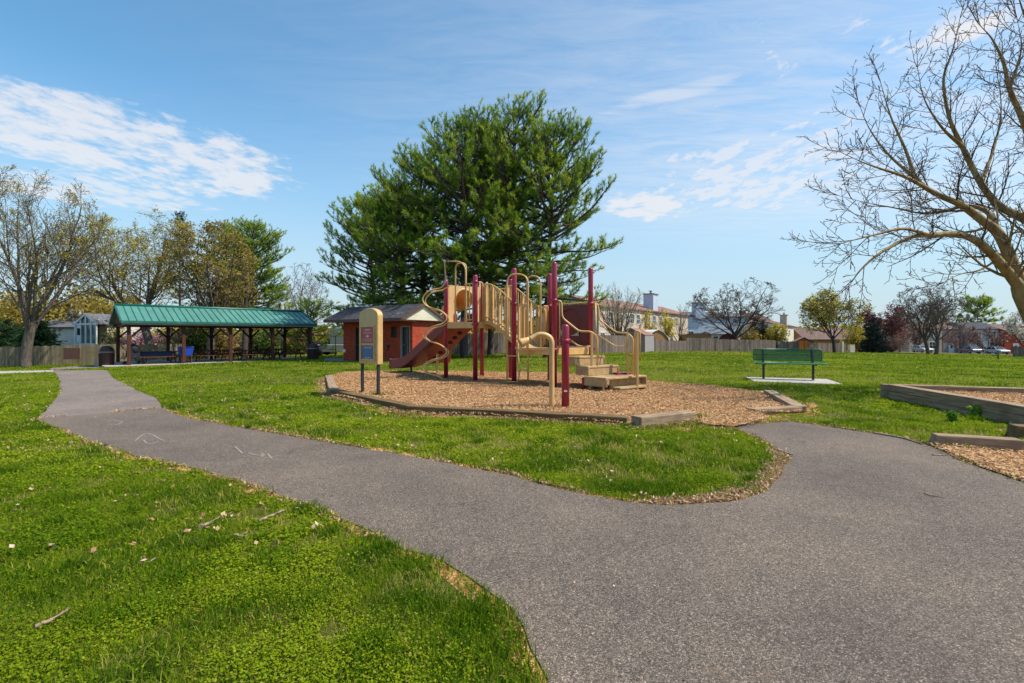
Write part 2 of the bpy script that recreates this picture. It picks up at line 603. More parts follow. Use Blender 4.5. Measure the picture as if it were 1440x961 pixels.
def m_glass(name, col=(.02, .03, .04)):
    t = NT(name)
    k = t.ramp(t.noise(1.1, 3, .6, t.coord()), [(.3, tuple(a * .5 for a in col)), (.7, tuple(min(.6, a * 2.2) for a in col))])
    return t.bsdf(k, .06, spec=.8)


M = {}
M['lawn'] = m_grassground()
M['asphalt'] = m_asphalt('asphalt', (.162, .130, .103))
M['asphalt_old'] = m_asphalt('asphalt_old', (.225, .182, .155))
M['mulch'] = m_mulch('mulch', (1.05, .97, .88))
M['chips'] = m_chips('chips', (1.06, .97, .88))
M['dirt'] = m_mulch('dirt', (1.05, .82, .68))
M['concrete'] = m_concrete('concrete', (.40, .36, .32))
M['concrete_dark'] = m_concrete('concrete_dark', (.22, .2, .21))
M['brick'] = m_brick()
M['shingle'] = m_shingle('shingle', (.028, .028, .034), (.075, .072, .08))
M['shingle_red'] = m_shingle('shingle_red', (.17, .085, .065), (.28, .155, .115))
M['shingle_brown'] = m_shingle('shingle_brown', (.10, .06, .05), (.2, .13, .11))
M['shingle_grey'] = m_shingle('shingle_grey', (.07, .07, .08), (.16, .16, .18))
M['siding_cream'] = m_siding('siding_cream', (.72, .66, .50), .14)
M['siding_tan'] = m_siding('siding_tan', (.62, .50, .38), .15)
M['siding_blue'] = m_siding('siding_blue', (.52, .58, .68), .15)
M['siding_white'] = m_siding('siding_white', (.66, .64, .60), .15)
M['siding_grey'] = m_siding('siding_grey', (.42, .44, .46), .15)
M['roof_green'] = m_roofmetal('roof_green', (.085, .235, .185))
M['roof_green_dark'] = m_roofmetal('roof_green_dark', (.012, .13, .095))
M['trim_white'] = m_plain('trim_white', (.78, .77, .74), .5, .08)
M['trim_brown'] = m_plain('trim_brown', (.10, .045, .035), .6, .25)
M['trim_grey'] = m_plain('trim_grey', (.28, .25, .24), .6, .15)
M['pav_wood'] = m_wood('pav_wood', [(.055, .020, .014), (.095, .036, .024), (.14, .060, .040)], 2)
M['maroon'] = m_plain('maroon', (.30, .012, .042), .33, .12, 5, bump=.04, spec=.5, dirt=(.20, .02, .045), coat=.15)
M['maroon_plastic'] = m_plain('maroon_plastic', (.175, .018, .022), .5, .15, 5, bump=.05, dirt=(.21, .045, .038))
M['plank_red'] = m_plain('plank_red', (.33, .075, .045), .6, .18, 5, bump=.05, dirt=(.26, .07, .05))
M['maroon_dark'] = m_plain('maroon_dark', (.105, .014, .020), .45, .15, 5, bump=.05)
M['tan'] = m_plain('tan', (.60, .365, .135), .42, .12, 5, bump=.05, dirt=(.46, .28, .11))
M['tan_deck'] = m_plain('tan_deck', (.40, .265, .12), .7, .25, 9, bump=.3, bscale=70, dirt=(.26, .17, .08))
M['tan_plastic'] = m_plain('tan_plastic', (.66, .42, .19), .5, .12, 5, bump=.05, dirt=(.52, .34, .15))
M['sunlit_plastic'] = m_plain('sunlit_plastic', (.72, .33, .07), .5, .12, 5, bump=.05)
M['black_metal'] = m_plain('black_metal', (.018, .017, .018), .5, .3)
M['hole_shade'] = m_plain('hole_shade', (.02, .006, .006), .8, .3)
M['sign_red'] = m_plain('sign_red', (.42, .018, .032), .4, .1)
M['sign_blue'] = m_plain('sign_blue', (.018, .085, .27), .4, .15)
M['sign_white'] = m_plain('sign_white', (.60, .46, .45), .5, .1)
M['sign_green'] = m_plain('sign_green', (.04, .25, .22), .5, .1)
M['timber'] = m_wood('timber', [(.07, .04, .016), (.20, .125, .055), (.36, .25, .125)], 0, island=True, stain=(.12, .095, .035))
M['timber_old'] = m_wood('timber_old', [(.12, .075, .045), (.39, .275, .17), (.60, .46, .31)], 0, island=True, stain=(.20, .13, .085))
M['fence'] = m_wood('fence', [(.065, .05, .045), (.165, .13, .11), (.31, .25, .21)], 2, stain=(.12, .10, .06))
M['fence_green'] = m_wood('fence_green', [(.13, .10, .06), (.25, .20, .13), (.36, .30, .20)], 2, stain=(.16, .15, .06))
M['fence_brown'] = m_wood('fence_brown', [(.22, .13, .08), (.33, .20, .13), (.42, .28, .2)], 2)
M['fence_orange'] = m_wood('fence_orange', [(.55, .15, .02), (.65, .19, .03), (.75, .25, .05)], 2)
M['shed_wood'] = m_wood('shed_wood', [(.20, .11, .04), (.32, .18, .07), (.42, .26, .12)], 2)
M['bench_green'] = m_plain('bench_green', (.018, .15, .042), .4, .15)
M['bench_dark'] = m_plain('bench_dark', (.008, .022, .028), .4, .2)
M['bark_pine'] = m_bark('bark_pine', (.045, .032, .028), (.13, .10, .085))
M['bark_grey'] = m_bark('bark_grey', (.065, .052, .042), (.19, .155, .125))
M['bark_gold'] = m_bark('bark_gold', (.13, .085, .035), (.40, .285, .125), 5)
M['bark_dark'] = m_bark('bark_dark', (.035, .025, .022), (.11, .08, .07))
M['bark_red'] = m_bark('bark_red', (.11, .06, .05), (.24, .15, .13))
M['twig_tan'] = m_bark('twig_tan', (.20, .15, .10), (.42, .33, .23))
M['twig_dark'] = m_bark('twig_dark', (.06, .045, .035), (.17, .13, .10))
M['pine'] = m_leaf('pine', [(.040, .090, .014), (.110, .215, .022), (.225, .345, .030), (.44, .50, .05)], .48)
M['pine_dark'] = m_leaf('pine_dark', [(.008, .03, .010), (.018, .06, .018), (.035, .09, .024), (.07, .13, .03)], .25)
M['spruce'] = m_leaf('spruce', [(.006, .016, .014), (.013, .032, .028), (.025, .055, .047), (.05, .09, .075)], .2)
M['leaf_yellow'] = m_leaf('leaf_yellow', [(.22, .18, .012), (.40, .32, .02), (.55, .45, .035), (.68, .58, .08)], .5)
M['leaf_olive'] = m_leaf('leaf_olive', [(.13, .10, .018), (.25, .185, .03), (.38, .28, .045), (.52, .40, .075)], .5)
M['leaf_green'] = m_leaf('leaf_green', [(.03, .06, .010), (.07, .13, .018), (.13, .21, .028), (.23, .31, .05)], .4)
M['leaf_red'] = m_leaf('leaf_red', [(.10, .025, .03), (.19, .055, .06), (.28, .10, .10), (.36, .17, .15)], .4)
M['blossom_pink'] = m_leaf('blossom_pink', [(.24, .10, .12), (.38, .18, .21), (.52, .30, .33), (.65, .45, .47)], .4)
M['blossom_white'] = m_leaf('blossom_white', [(.40, .34, .24), (.55, .50, .40), (.68, .64, .55), (.78, .76, .7)], .4)
M['leaf_wine'] = m_leaf('leaf_wine', [(.10, .05, .04), (.19, .10, .08), (.27, .16, .13), (.36, .24, .2)], .4)
M['grass'] = m_leaf('grass', [(.034, .100, .006), (.095, .185, .008), (.195, .275, .010), (.29, .37, .011), (.48, .41, .10)], .48, .8, .04)
M['deadleaf'] = m_leaf('deadleaf', [(.24, .11, .05), (.40, .22, .12), (.52, .34, .20), (.62, .47, .33)], .2)
M['window_frame'] = m_plain('window_frame', (.75, .74, .72), .5, .08)
M['glass'] = m_glass('glass')
M['glass_pale'] = m_glass('glass_pale', (.12, .14, .14))
M['door_dark'] = m_plain('door_dark', (.012, .012, .013), .5, .3)
M['trash'] = m_plain('trash', (.052, .022, .019), .5, .25)
M['blue_cloth'] = m_plain('blue_cloth', (.005, .015, .055), .7, .3)
M['blue_plastic'] = m_plain('blue_plastic', (.010, .05, .36), .45, .2)
M['dark_cloth'] = m_plain('dark_cloth', (.006, .008, .014), .8, .3)
M['car_white'] = m_plain('car_white', (.50, .52, .55), .35, .05, coat=.3)
M['car_grey'] = m_plain('car_grey', (.12, .125, .16), .25, .1, coat=.6)
M['car_dark'] = m_plain('car_dark', (.03, .032, .038), .25, .1, coat=.6)
M['tyre'] = m_plain('tyre', (.014, .014, .014), .8, .2)
M['rim'] = m_plain('rim', (.45, .45, .46), .35, .1, metal=.8)
M['lamp_glass'] = m_plain('lamp_glass', (.75, .73, .66), .2, .05)
M['red_glass'] = m_plain('red_glass', (.35, .02, .02), .2, .05)
M['chalk'] = m_plain('chalk', (.27, .24, .21), .95, .15)
M['stick'] = m_bark('stick', (.17, .11, .07), (.45, .34, .23), 20)
M['box_pale'] = m_plain('box_pale', (.55, .58, .57), .5, .06)
M['terracotta'] = m_plain('terracotta', (.45, .16, .09), .7, .15)
M['weed'] = m_leaf('weed', [(.07, .16, .016), (.12, .25, .025), (.18, .33, .035), (.25, .42, .04)], .35)
M['stone_white'] = m_plain('stone_white', (.7, .7, .68), .8, .1)
# ------------------------------------------------------------------ ground
def axis(lo, hi, step, far_lo, far_hi):
    a = list(np.arange(lo, hi + 1e-6, step)); s = step; x = hi
    while x < far_hi: s *= 1.18; x += s; a.append(x)
    s = step; x = lo
    while x > far_lo: s *= 1.18; x -= s; a.insert(0, x)
    return np.array(a)


ax = axis(-34, 26, .5, -900, 900); ay = axis(-3, 52, .5, -200, 1200)
gx, gy = np.meshgrid(ax, ay)
nx, ny = len(ax), len(ay)
gz = H(gx, gy)
V = np.stack([gx, gy, gz], -1).reshape(-1, 3)
ii = (np.arange(ny - 1)[:, None] * nx + np.arange(nx - 1)[None]).ravel()
o = fast_mesh('lawn', V, np.stack([ii, ii + 1, ii + nx + 1, ii + nx], 1), M['lawn'], smooth=True, nside=4)
tag(o, kind='structure')


def PX(pts): return [G(*p) for p in pts]


left_edge = PX([(765, 961), (757, 940), (743, 917), (730, 887), (713, 860), (693, 840), (660, 817), (620, 793), (573, 772), (520, 745),
                (473, 728), (433, 710), (400, 700), (333, 677), (283, 663), (240, 655), (180, 638), (127, 622), (93, 607), (63, 597), (53, 590)])
right_edge = PX([(227, 575), (250, 585), (283, 593), (320, 600), (367, 608), (420, 617), (480, 627), (560, 640), (640, 655), (700, 667), (760, 682),
                 (820, 696), (880, 706), (940, 712), (985, 712), (1040, 706), (1075, 691), (1098, 667), (1110, 647), (1095, 632), (1070, 618), (1030, 602),
                 (1072, 597), (1110, 594), (1150, 599), (1200, 607), (1250, 615), (1290, 622), (1312, 631), (1345, 647), (1385, 662), (1440, 682)])
path_poly = right_edge + [(6.6, 3.2), (10.5, 1.4), (16, -1.0), (16, -9), (-.4, -9), (-.1, -2), (.08, .6)] + left_edge
path_poly = rough(path_poly, .14, .030, 3)
old_poly = PX([(227, 575), (53, 590), (63, 580), (73, 568), (85, 553), (85, 540), (80, 527), (69, 521.5), (150, 521), (160, 533), (187, 547), (223, 562)])
old_poly = [p for p in old_poly]
old_poly = rough(old_poly, .3, .03, 4)
sheet('asphalt_path', path_poly, .012, .45, M['asphalt'])
sheet('old_asphalt_path', old_poly, .009, .6, M['asphalt_old'])


def grow_poly(poly, amt, seed=0):
    P = np.array(poly); T = np.roll(P, -1, 0) - np.roll(P, 1, 0); T /= (np.linalg.norm(T, axis=1, keepdims=True) + 1e-9)
    N = np.stack([T[:, 1], -T[:, 0]], 1) * (1 if area2(poly) > 0 else -1)
    k = amt * (.35 + 1.3 * vnoise(P[:, 0], P[:, 1], 1.6, seed))
    return [tuple(p) for p in P + N * k[:, None]]


# playground bed: outline on the ground
tA0, tA1 = G(457, 534), G(463, 556)
tB1 = G(573, 581)
tC1 = G(882, 599)
tD0, tD1 = G(902, 602.5), G(978, 593)
tE0, tE1 = G(1088, 556), G(1135, 581)
tF1 = G(1063, 585)
far_edge = PX([(1088, 556), (1020, 548), (960, 543), (905, 538), (830, 531), (760, 526), (690, 525), (600, 524.5), (540, 524), (490, 525), (457, 534)])
mouth = [G(1063, 585), G(1075, 594), G(1035, 603), G(1000, 601), G(978, 593)]
mulch_poly = [tA0, tA1, tB1, tC1, tD1] + mouth[::-1][1:] + [tE1] + far_edge[:-1]
mulch_poly = resample(mulch_poly, .35)
sheet('mulch_bed', mulch_poly, .035, .3, M['mulch'], bump=.05)
dirt_poly = grow_poly(resample([tA0, tA1, tB1, tC1, tD0, tD1] + mouth[::-1][1:] + [tE1] + far_edge[:-1], .3), .28, 5)
sheet('bare_soil', dirt_poly, .003, .5, M['dirt'])
edge_dirt = grow_poly(path_poly, .085, 8)
sheet('soil_edge', edge_dirt, .005, .6, M['dirt'])
# wood-chip wear round the tip of the grass island
tip = PX([(900, 709), (985, 713), (1040, 707), (1075, 692), (1098, 667), (1110, 647), (1094, 634), (1096, 650), (1087, 668), (1058, 691), (985, 706.5), (930, 706)])
sheet('soil_tip', rough(tip, .12, .06, 2), .007, .2, M['dirt'])

# second bed (raised, two timbers high) and its apron on the right
rb_c = (7.75, 10.25); rb_f = (7.12, 6.6); rb_b = (14.5, 7.3); rb_r = (13.6, 3.9)
raised_poly = [rb_c, rb_f, rb_r, rb_b]
sheet('raised_mulch', resample(raised_poly, .4), .19, .3, M['mulch'], bump=.05)
apron_poly = resample(PX([(1312, 629), (1345, 645), (1385, 660), (1440, 680)]) + [(6.6, 3.25), (10, 1.7), (12.5, 3.6), (9.3, 5.4), (6.2, 5.95), (5.5, 5.45), (4.85, 5.72)], .25)
sheet('apron_mulch', rough(apron_poly, .2, .05, 6), .020, .3, M['mulch'], bump=.03)

pad_poly = PX([(1048, 531.7), (1163, 534.5), (1185.5, 542), (1062, 538)])


def slab(name, poly, z0, z1, mat, label=None, cat=None, kind='structure', bevel=.01):
    b = MB(); n = len(poly)
    b.add([(p[0], p[1], Hz(*p) + z0) for p in poly] + [(p[0], p[1], Hz(*p) + z1) for p in poly],
          [tuple(range(n))[::-1], tuple(range(n, 2 * n))] + [(i, (i + 1) % n, n + (i + 1) % n, n + i) for i in range(n)])
    o = b.build(name, mat, bevel=bevel)
    if len(o.data.polygons) and o.data.polygons[1].normal.z < 0: o.data.flip_normals()
    tag(o, label, cat, kind=kind); return o


slab('concrete_pad', pad_poly, -.1, .03, M['concrete'])

# pavilion frame of reference
PA = R(44.3)
PO = (-23.4, 30.4)
pu = (math.cos(PA), math.sin(PA)); pw = (-math.sin(PA), math.cos(PA))
PL, PWD = 11.0, 5.0


def PV(a, b): return (PO[0] + a * pu[0] + b * pw[0], PO[1] + a * pu[1] + b * pw[1])


pz = Hz(*PV(PL / 2, PWD / 2)) + .06


def flat_slab(name, poly, z0, z1, mat):
    b = MB(); n = len(poly)
    b.add([(p[0], p[1], z0) for p in poly] + [(p[0], p[1], z1) for p in poly],
          [tuple(range(n))[::-1], tuple(range(n, 2 * n))] + [(i, (i + 1) % n, n + (i + 1) % n, n + i) for i in range(n)])
    o = b.build(name, mat)
    tag(o, kind='structure'); return o


flat_slab('pavilion_slab', [PV(-1.2, -.75), PV(PL + 1.0, -.75), PV(PL + 1.0, PWD + 1.2), PV(-1.2, PWD + 1.2)], pz - .5, pz, M['concrete'])
# paved apron between the pavilion, the brick hut and the left edge
apron = [G(69, 521.5), G(110, 519), PV(-1.2, -.4), PV(-1.2, PWD + .6), G(120, 514.5), G(72, 518)]
sheet('paved_apron', resample(apron, .5), .012, .7, M['asphalt_old'])
walk = [PV(PL + 1.0, -.3), PV(PL + 1.0, 2.0), (-9.0, 33.3), (-4.9, 30.2), (-5.5, 27.1), (-11.6, 31.0)]
sheet('hut_walk', resample(walk, .5), .010, .7, M['concrete_dark'])
side = PX([(0, 523), (75, 521.5), (75, 523.3), (0, 525.3)]) + [(-45, 29.8), (-45, 30.6)]
sheet('side_walk', resample(PX([(75, 521), (75, 523.5), (0, 525.8)]) + [(-44, 31.2), (-44, 32.6)] + PX([(0, 522.6)]), .5), .010, .7, M['concrete'])

# worn dark seam where the old and the newer asphalt meet; chalk on the path
s0, s1 = G(56, 590.5), G(226, 575.5)
P = rough([s0, s1, (s1[0] + .05, s1[1] + .09), (s0[0] + .05, s0[1] + .09)], .15, .02, 2)



def ribbon(name, pts, w, mat, label, cat, group=None, dz=.017):
    b = MB(); P = [v3(p) for p in pts]
    for i in range(len(P) - 1):
        d = nrm(P[i + 1] - P[i]); nn = np.array([-d[1], d[0]]) * w * .5
        q = [P[i] + nn, P[i] - nn, P[i + 1] - nn, P[i + 1] + nn]
        b.add([(a[0], a[1], Hz(a[0], a[1]) + dz + i * .0001) for a in q], [(0, 1, 2, 3)])
    o = b.build(name, mat); tag(o, label, cat, group, kind='structure'); return o


for pts in ([(330, 630), (335, 634), (341, 640)], [(349, 639), (358, 642), (367, 643), (370, 640)], [(368, 645), (372, 641)],
            [(377, 641), (382, 647)], [(370, 647), (385, 644), (393, 643)], [(190, 622), (196, 617), (202, 613)],
            [(202, 621), (206, 625), (214, 626), (222, 623)], [(207, 611), (216, 614), (224, 619), (231, 622)],
            [(238, 624), (246, 622)], [(150, 595), (160, 592), (172, 595), (166, 599), (152, 598)], [(176, 590), (192, 587), (214, 586)]):
    ribbon('chalk_mark', PX(pts), .015, M['chalk'], None, None)

# ---- timbers
def timber(name, a, b, w, h, label, mat='timber', z=None, chamfer=False, rows=1, ends=0, dz=0.0):
    """square landscape timber lying from a to b (outer bottom line), growing to the left of a->b"""
    a = v3(a); b = v3(b); d = nrm(b - a); n = np.array([-d[1], d[0]])
    t = thing(name, label, 'timber', (a[0], a[1], Hz(*a) if z is None else z), 0, 'landscape timbers round the beds')
    L = np.linalg.norm(b - a)
    for k in range(rows):
        mb = MB(); zz = (Hz(*a) if z is None else z) + dz + k * (h + .004) - .03 * (k == 0)
        hh = h + .03 * (k == 0)
        za = zz; off = Hz(*b) - Hz(*a) if z is None else 0
        segs = max(2, int(L / .5))
        for i in range(segs):
            pass
        # a single long timber with slightly wandering edges
        vs = []; fs = []
        for i in range(segs + 1):
            u = i / segs; p = a + d * L * u; j = (random.random() - .5) * .012
            q = .045 if (chamfer and (i in (0, segs))) else 0
            e = p + d * (q if i == 0 else -q)
            zt = za + off * u + hh + j * .6
            vs += [(p[0] + n[0] * j, p[1] + n[1] * j, za + off * u), (p[0] + n[0] * (w + j), p[1] + n[1] * (w + j), za + off * u),
                   (e[0] + n[0] * (w + j), e[1] + n[1] * (w + j), zt), (e[0] + n[0] * j, e[1] + n[1] * j, zt)]
            if q:
                for m_ in (2, 3):
                    pass
        for i in range(segs):
            o_ = i * 4
            for k_ in range(4):
                fs.append((o_ + k_, o_ + (k_ + 1) % 4, o_ + 4 + (k_ + 1) % 4, o_ + 4 + k_))
        fs.append((3, 2, 1, 0)); m_ = segs * 4; fs.append((m_, m_ + 1, m_ + 2, m_ + 3))
        # local frame: x along the timber so the grain follows it
        V = np.array(vs); ang = math.atan2(d[1], d[0]); c, s = math.cos(-ang), math.sin(-ang)
        rel = V - np.array([a[0], a[1], 0]); V2 = np.stack([rel[:, 0] * c - rel[:, 1] * s, rel[:, 0] * s + rel[:, 1] * c, rel[:, 2] - t.location.z], 1)
        mb.add(V2, fs)
        o = mb.build('beam', M[mat], t, bevel=.012, org=(0, 0, 0))
        o.rotation_euler = (0, 0, ang)
    return t


random.seed(5)
timber('landscape_timber', tA0, tA1, .2, .13, 'short weathered timber at the mulch corner left of the tan sign', 'timber_old')
timber('landscape_timber', tA1, tB1, .2, .12, 'long mossy brown edging timber passing in front of the tan sign posts')
timber('landscape_timber', tB1, tC1, .2, .12, 'longest mossy brown edging timber along the front of the playground mulch')
timber('landscape_timber', tD0, tD1, .2, .15, 'pale bleached timber with dark sawn end beside the mulch opening', 'timber_old')
timber('landscape_timber', tE1, tE0, .2, .11, 'grey edging timber running back towards the green bench pad', 'timber_old')
timber('landscape_timber', tF1, (tE1[0] - .06, tE1[1] + .02), .2, .10, 'short cracked timber at the mulch opening nearest the green bench', 'timber_old')
timber('landscape_timber', rb_f, (rb_c[0], rb_c[1]), -.2, .135, 'two stacked grey timbers forming the long side of the raised bed', 'timber_old', z=0, rows=2)
timber('landscape_timber', (rb_c[0] - .01, rb_c[1] + .21), (rb_b[0], rb_b[1] + .2), -.2, .135, 'two stacked grey timbers forming the far side of the raised bed', 'timber_old', z=0, rows=2)
timber('landscape_timber', (rb_r[0], rb_r[1]), (rb_f[0], rb_f[1]), -.2, .135, 'two stacked timbers along the near side of the raised bed behind the apron chips', 'timber_old', z=0, rows=2)
timber('landscape_timber', (rb_b[0], rb_b[1]), (rb_r[0], rb_r[1]), -.2, .135, 'two stacked timbers closing the far end of the raised bed', 'timber_old', z=0, rows=2)
ga = G(1311.5, 629); gb = (5.62, 5.40)
timber('landscape_timber', ga, gb, .17, .14, 'low timber with chamfered end at the asphalt edge by the wood chips', 'timber_old', chamfer=True)
timber('landscape_timber', G(1424, 618), (9.4, 5.0), .2, .17, 'thick brown timber block with chamfered end cut by the photo edge', 'timber', chamfer=True)
# ------------------------------------------------------------------ play structure
P1 = (-1.95, 14.7); P2 = (-1.02, 13.85); P3 = (-.93, 15.4); P5 = (-.04, 14.6)
P4 = (.055, 12.8); P6 = (1.02, 12.0); P7 = (1.04, 13.7); P8 = (2.01, 12.72)
ZA, ZB = 1.66, .97
ps = thing('play_structure', 'maroon and tan playground climber with slide, bridge and steps on wood chips', 'playground', (0, 13.5, .03))
RP = .064


def post(x, y, top, parent, rings=(), r=RP):
    b = MB()
    b.lathe([(r, -.05), (r, top - r * .9), (r * .93, top - r * .5), (r * .7, top - r * .15), (r * .35, top - .004), (0, top)], (x, y, 0), 18)
    o = b.build('post', M['maroon'], parent)
    for z in rings:
        c = MB(); c.lathe([(r, z - .035), (r + .012, z - .03), (r + .014, z), (r + .012, z + .03), (r, z + .035)], (x, y, 0), 18)
        c.box((x + r + .01, y - .01, z), (.05, .03, .05)); c.box((x - r - .01, y - .01, z), (.05, .03, .05))
        c.build('clamp', M['maroon'], o)
    return o


for (p, top, rings) in ((P1, 2.93, (1.62, 2.76)), (P2, 2.98, (1.6, 2.78)), (P3, 2.86, (1.62, 2.72)), (P5, 2.95, (1.62, 2.7)),
                        (P4, 3.02, (.94, 2.1)), (P6, 3.06, (.94, 2.13)), (P7, 3.0, (.94, 2.1)), (P8, 3.02, (.94, 2.1))):
    po = post(p[0], p[1], top, ps, rings)
    if p is P6:
        for z, m_ in ((2.68, 'sign_white'), (2.50, 'box_pale'), (2.34, 'tan')):
            s_ = MB(); a0 = -.35
            for k in range(4):
                a, b_ = a0 + k * .28, a0 + (k + 1) * .28
                q = RP + .002
                s_.quad((p[0] + q * math.cos(a), p[1] + q * math.sin(a), z - .06), (p[0] + q * math.cos(b_), p[1] + q * math.sin(b_), z - .06),
                        (p[0] + q * math.cos(b_), p[1] + q * math.sin(b_), z + .06), (p[0] + q * math.cos(a), p[1] + q * math.sin(a), z + .06))
            s_.build('sticker', M[m_], po)


def deck(poly, z, name='deck'):
    b = MB(); c = v3([sum(p[0] for p in poly) / 4, sum(p[1] for p in poly) / 4])
    P = [tuple(c + (v3(p) - c) * 1.0) for p in poly]
    b.prism(P, (0, 0, z - .05), (1, 0, 0), (0, 1, 0), (0, 0, .05))
    o = b.build(name, M['tan_deck'], ps, bevel=.01)
    r_ = MB()
    for i in range(4):
        a, d = v3(P[i]), v3(P[(i + 1) % 4]); k = nrm(d - a) * .07
        r_.beam((*(a + k), z - .075), (*(d - k), z - .075), .045, .17)
    r_.build('deck_rim', M['tan'], o, bevel=.008)
    return o


deck([P1, P2, P5, P3], ZA)
deck([P4, P6, P8, P7], ZB)


def lerp(a, b, t): return tuple(np.asarray(a, float) * (1 - t) + np.asarray(b, float) * t)


def barrier(a, b, z0, z1, n, name='railing', ins=.08, slat=None, r=.018):
    """balusters between two posts"""
    m_ = MB(); a = v3(a); b = v3(b); L = np.linalg.norm(b - a); d = (b - a) / L
    a2 = a + d * ins; b2 = b - d * ins
    for z in (z0 + .07, z1): m_.tube([(*a2, z), (*b2, z)], .019, 8)
    for i in range(n):
        p = lerp(a2, b2, (i + .5) / n)
        if slat and i % slat == 0: m_.beam((*p, z0 + .07), (*p, z1), .055, .02, up=(*d, 0))
        else: m_.tube([(*p, z0 + .07), (*p, z1)], r, 6, caps=False)
    return m_.build(name, M['tan'], ps)


barrier(P3, P5, ZA, ZA + 1.02, 9)
# slide hood: panel with an arched opening between P1 and P3
def arch_panel(a, b, z0, z1, hole_w, hole_h, mat, name, th=.05, base=0.0, ribs=True):
    a = v3(a); b = v3(b); d = nrm(b - a); L = np.linalg.norm(b - a); n = np.array([d[1], -d[0]])
    w = L - .13; x0 = .065; cx = L / 2
    m_ = MB(); K = 12
    arc = [(cx + hole_w / 2 * math.cos(t), z0 + base + hole_h - hole_w / 2 + hole_w / 2 * math.sin(t)) for t in np.linspace(0, math.pi, K + 1)]
    outer = []
    for x, z in arc:
        outer.append((x, z1))
    # strips: left jamb, right jamb, fan above the arch
    def slab_(poly):
        m_.prism(poly, (*(a - n * th / 2), 0), (*d, 0), (0, 0, 1), (*(n * th), 0))
    slab_([(x0, z0), (cx - hole_w / 2, z0), (cx - hole_w / 2, z1), (x0, z1)])
    slab_([(cx + hole_w / 2, z0), (x0 + w, z0), (x0 + w, z1), (cx + hole_w / 2, z1)])
    if base: slab_([(cx - hole_w / 2, z0), (cx + hole_w / 2, z0), (cx + hole_w / 2, z0 + base), (cx - hole_w / 2, z0 + base)])
    for i in range(K):
        slab_([arc[i], (arc[i][0], z1), (arc[i + 1][0], z1), arc[i + 1]])
    o = m_.build(name, M[mat], ps)
    r_ = MB()
    pts = [(*(a + d * x - n * 0), z) for x, z in [(cx + hole_w / 2 + .02, z0 + base)] + [(cx + (hole_w / 2 + .02) * math.cos(t), z0 + base + hole_h - hole_w / 2 + (hole_w / 2 + .02) * math.sin(t)) for t in np.linspace(0, math.pi, 16)] + [(cx - hole_w / 2 - .02, z0 + base)]]
    r_.tube(pts, .038, 8)
    if ribs:
        for x in (x0 + .1, x0 + .2, x0 + w - .1, x0 + w - .2):
            q = a + d * x
            r_.beam((*q, z0 + .05), (*q, z1 - .03), .045, th + .03, up=(*d, 0))
    r_.build('arch_rim', M[mat], o)
    return o


hood = arch_panel(P1, P3, ZA + .03, ZA + 1.12, .62, .98, 'tan_plastic', 'slide_hood')
# hood canopy behind the panel, its orange paints sunlight glowing through the plastic
sd = nrm((-.69, .72)); sp_ = nrm((.72, .69))
mid = lerp(P1, P3, .5)
hb = MB(); K = 12
for k, s_ in enumerate((.03, .75)):
    for t in np.linspace(0, math.pi, K + 1):
        sc_ = 1 - .12 * k
        c_ = np.array(mid) + sd * s_ + sp_ * (.36 * sc_ * math.cos(t))
        hb.v.append((c_[0], c_[1], ZA + .62 + .36 * sc_ * math.sin(t) - .3 * k)); hb.n += 1
for i in range(K): hb.f.append([i, i + 1, K + 2 + i, K + 1 + i]); hb.sm.append(True); hb.mi.append(0)
ho = hb.build('hood_canopy', M['sunlit_plastic'], hood); so = ho.modifiers.new('thick', 'SOLIDIFY'); so.thickness = .02

# slide
slx = [(0, ZA + .0), (.3, ZA - .03), (.7, 1.40), (1.4, 1.05), (2.1, .67), (2.6, .41), (2.95, .28), (3.3, .215), (3.75, .19)]
slx = [(a, z) for a, _, z in [tuple(p) for p in spline([(a, 0, z) for a, z in slx], 4)]]
sec = [(-.36, .27), (-.36, -.05), (.36, -.05), (.36, .27), (.30, .29), (.27, .25), (.25, .04), (-.25, .04), (-.27, .25), (-.30, .29)]
b = MB(); ns = len(sec)
for a, z in slx:
    c_ = np.array(mid) + sd * (a + .02)
    for w_, h_ in sec: b.v.append((c_[0] + sp_[0] * w_, c_[1] + sp_[1] * w_, z + h_)); b.n += 1
for i in range(len(slx) - 1):
    for j in range(ns):
        k = (j + 1) % ns; b.f.append([i * ns + j, i * ns + k, (i + 1) * ns + k, (i + 1) * ns + j]); b.sm.append(False); b.mi.append(0)
b.f.append(list(range(ns))); b.sm.append(False); b.mi.append(0)
b.f.append([(len(slx) - 1) * ns + j for j in range(ns)][::-1]); b.sm.append(False); b.mi.append(0)
sl = b.build('slide', M['maroon_plastic'], ps, bevel=.012)
lg = MB(); q = np.array(mid) + sd * 2.95; lg.tube([(*q, -.05), (*q, .22)], .035, 8); lg.build('slide_leg', M['black_metal'], sl)
q = W(615, 526, 16.2); lg = MB(); lg.beam((q[0], q[1], -.05), (q[0], q[1], .95), .07, .07); lg.build('slide_brace', M['tan'], sl)

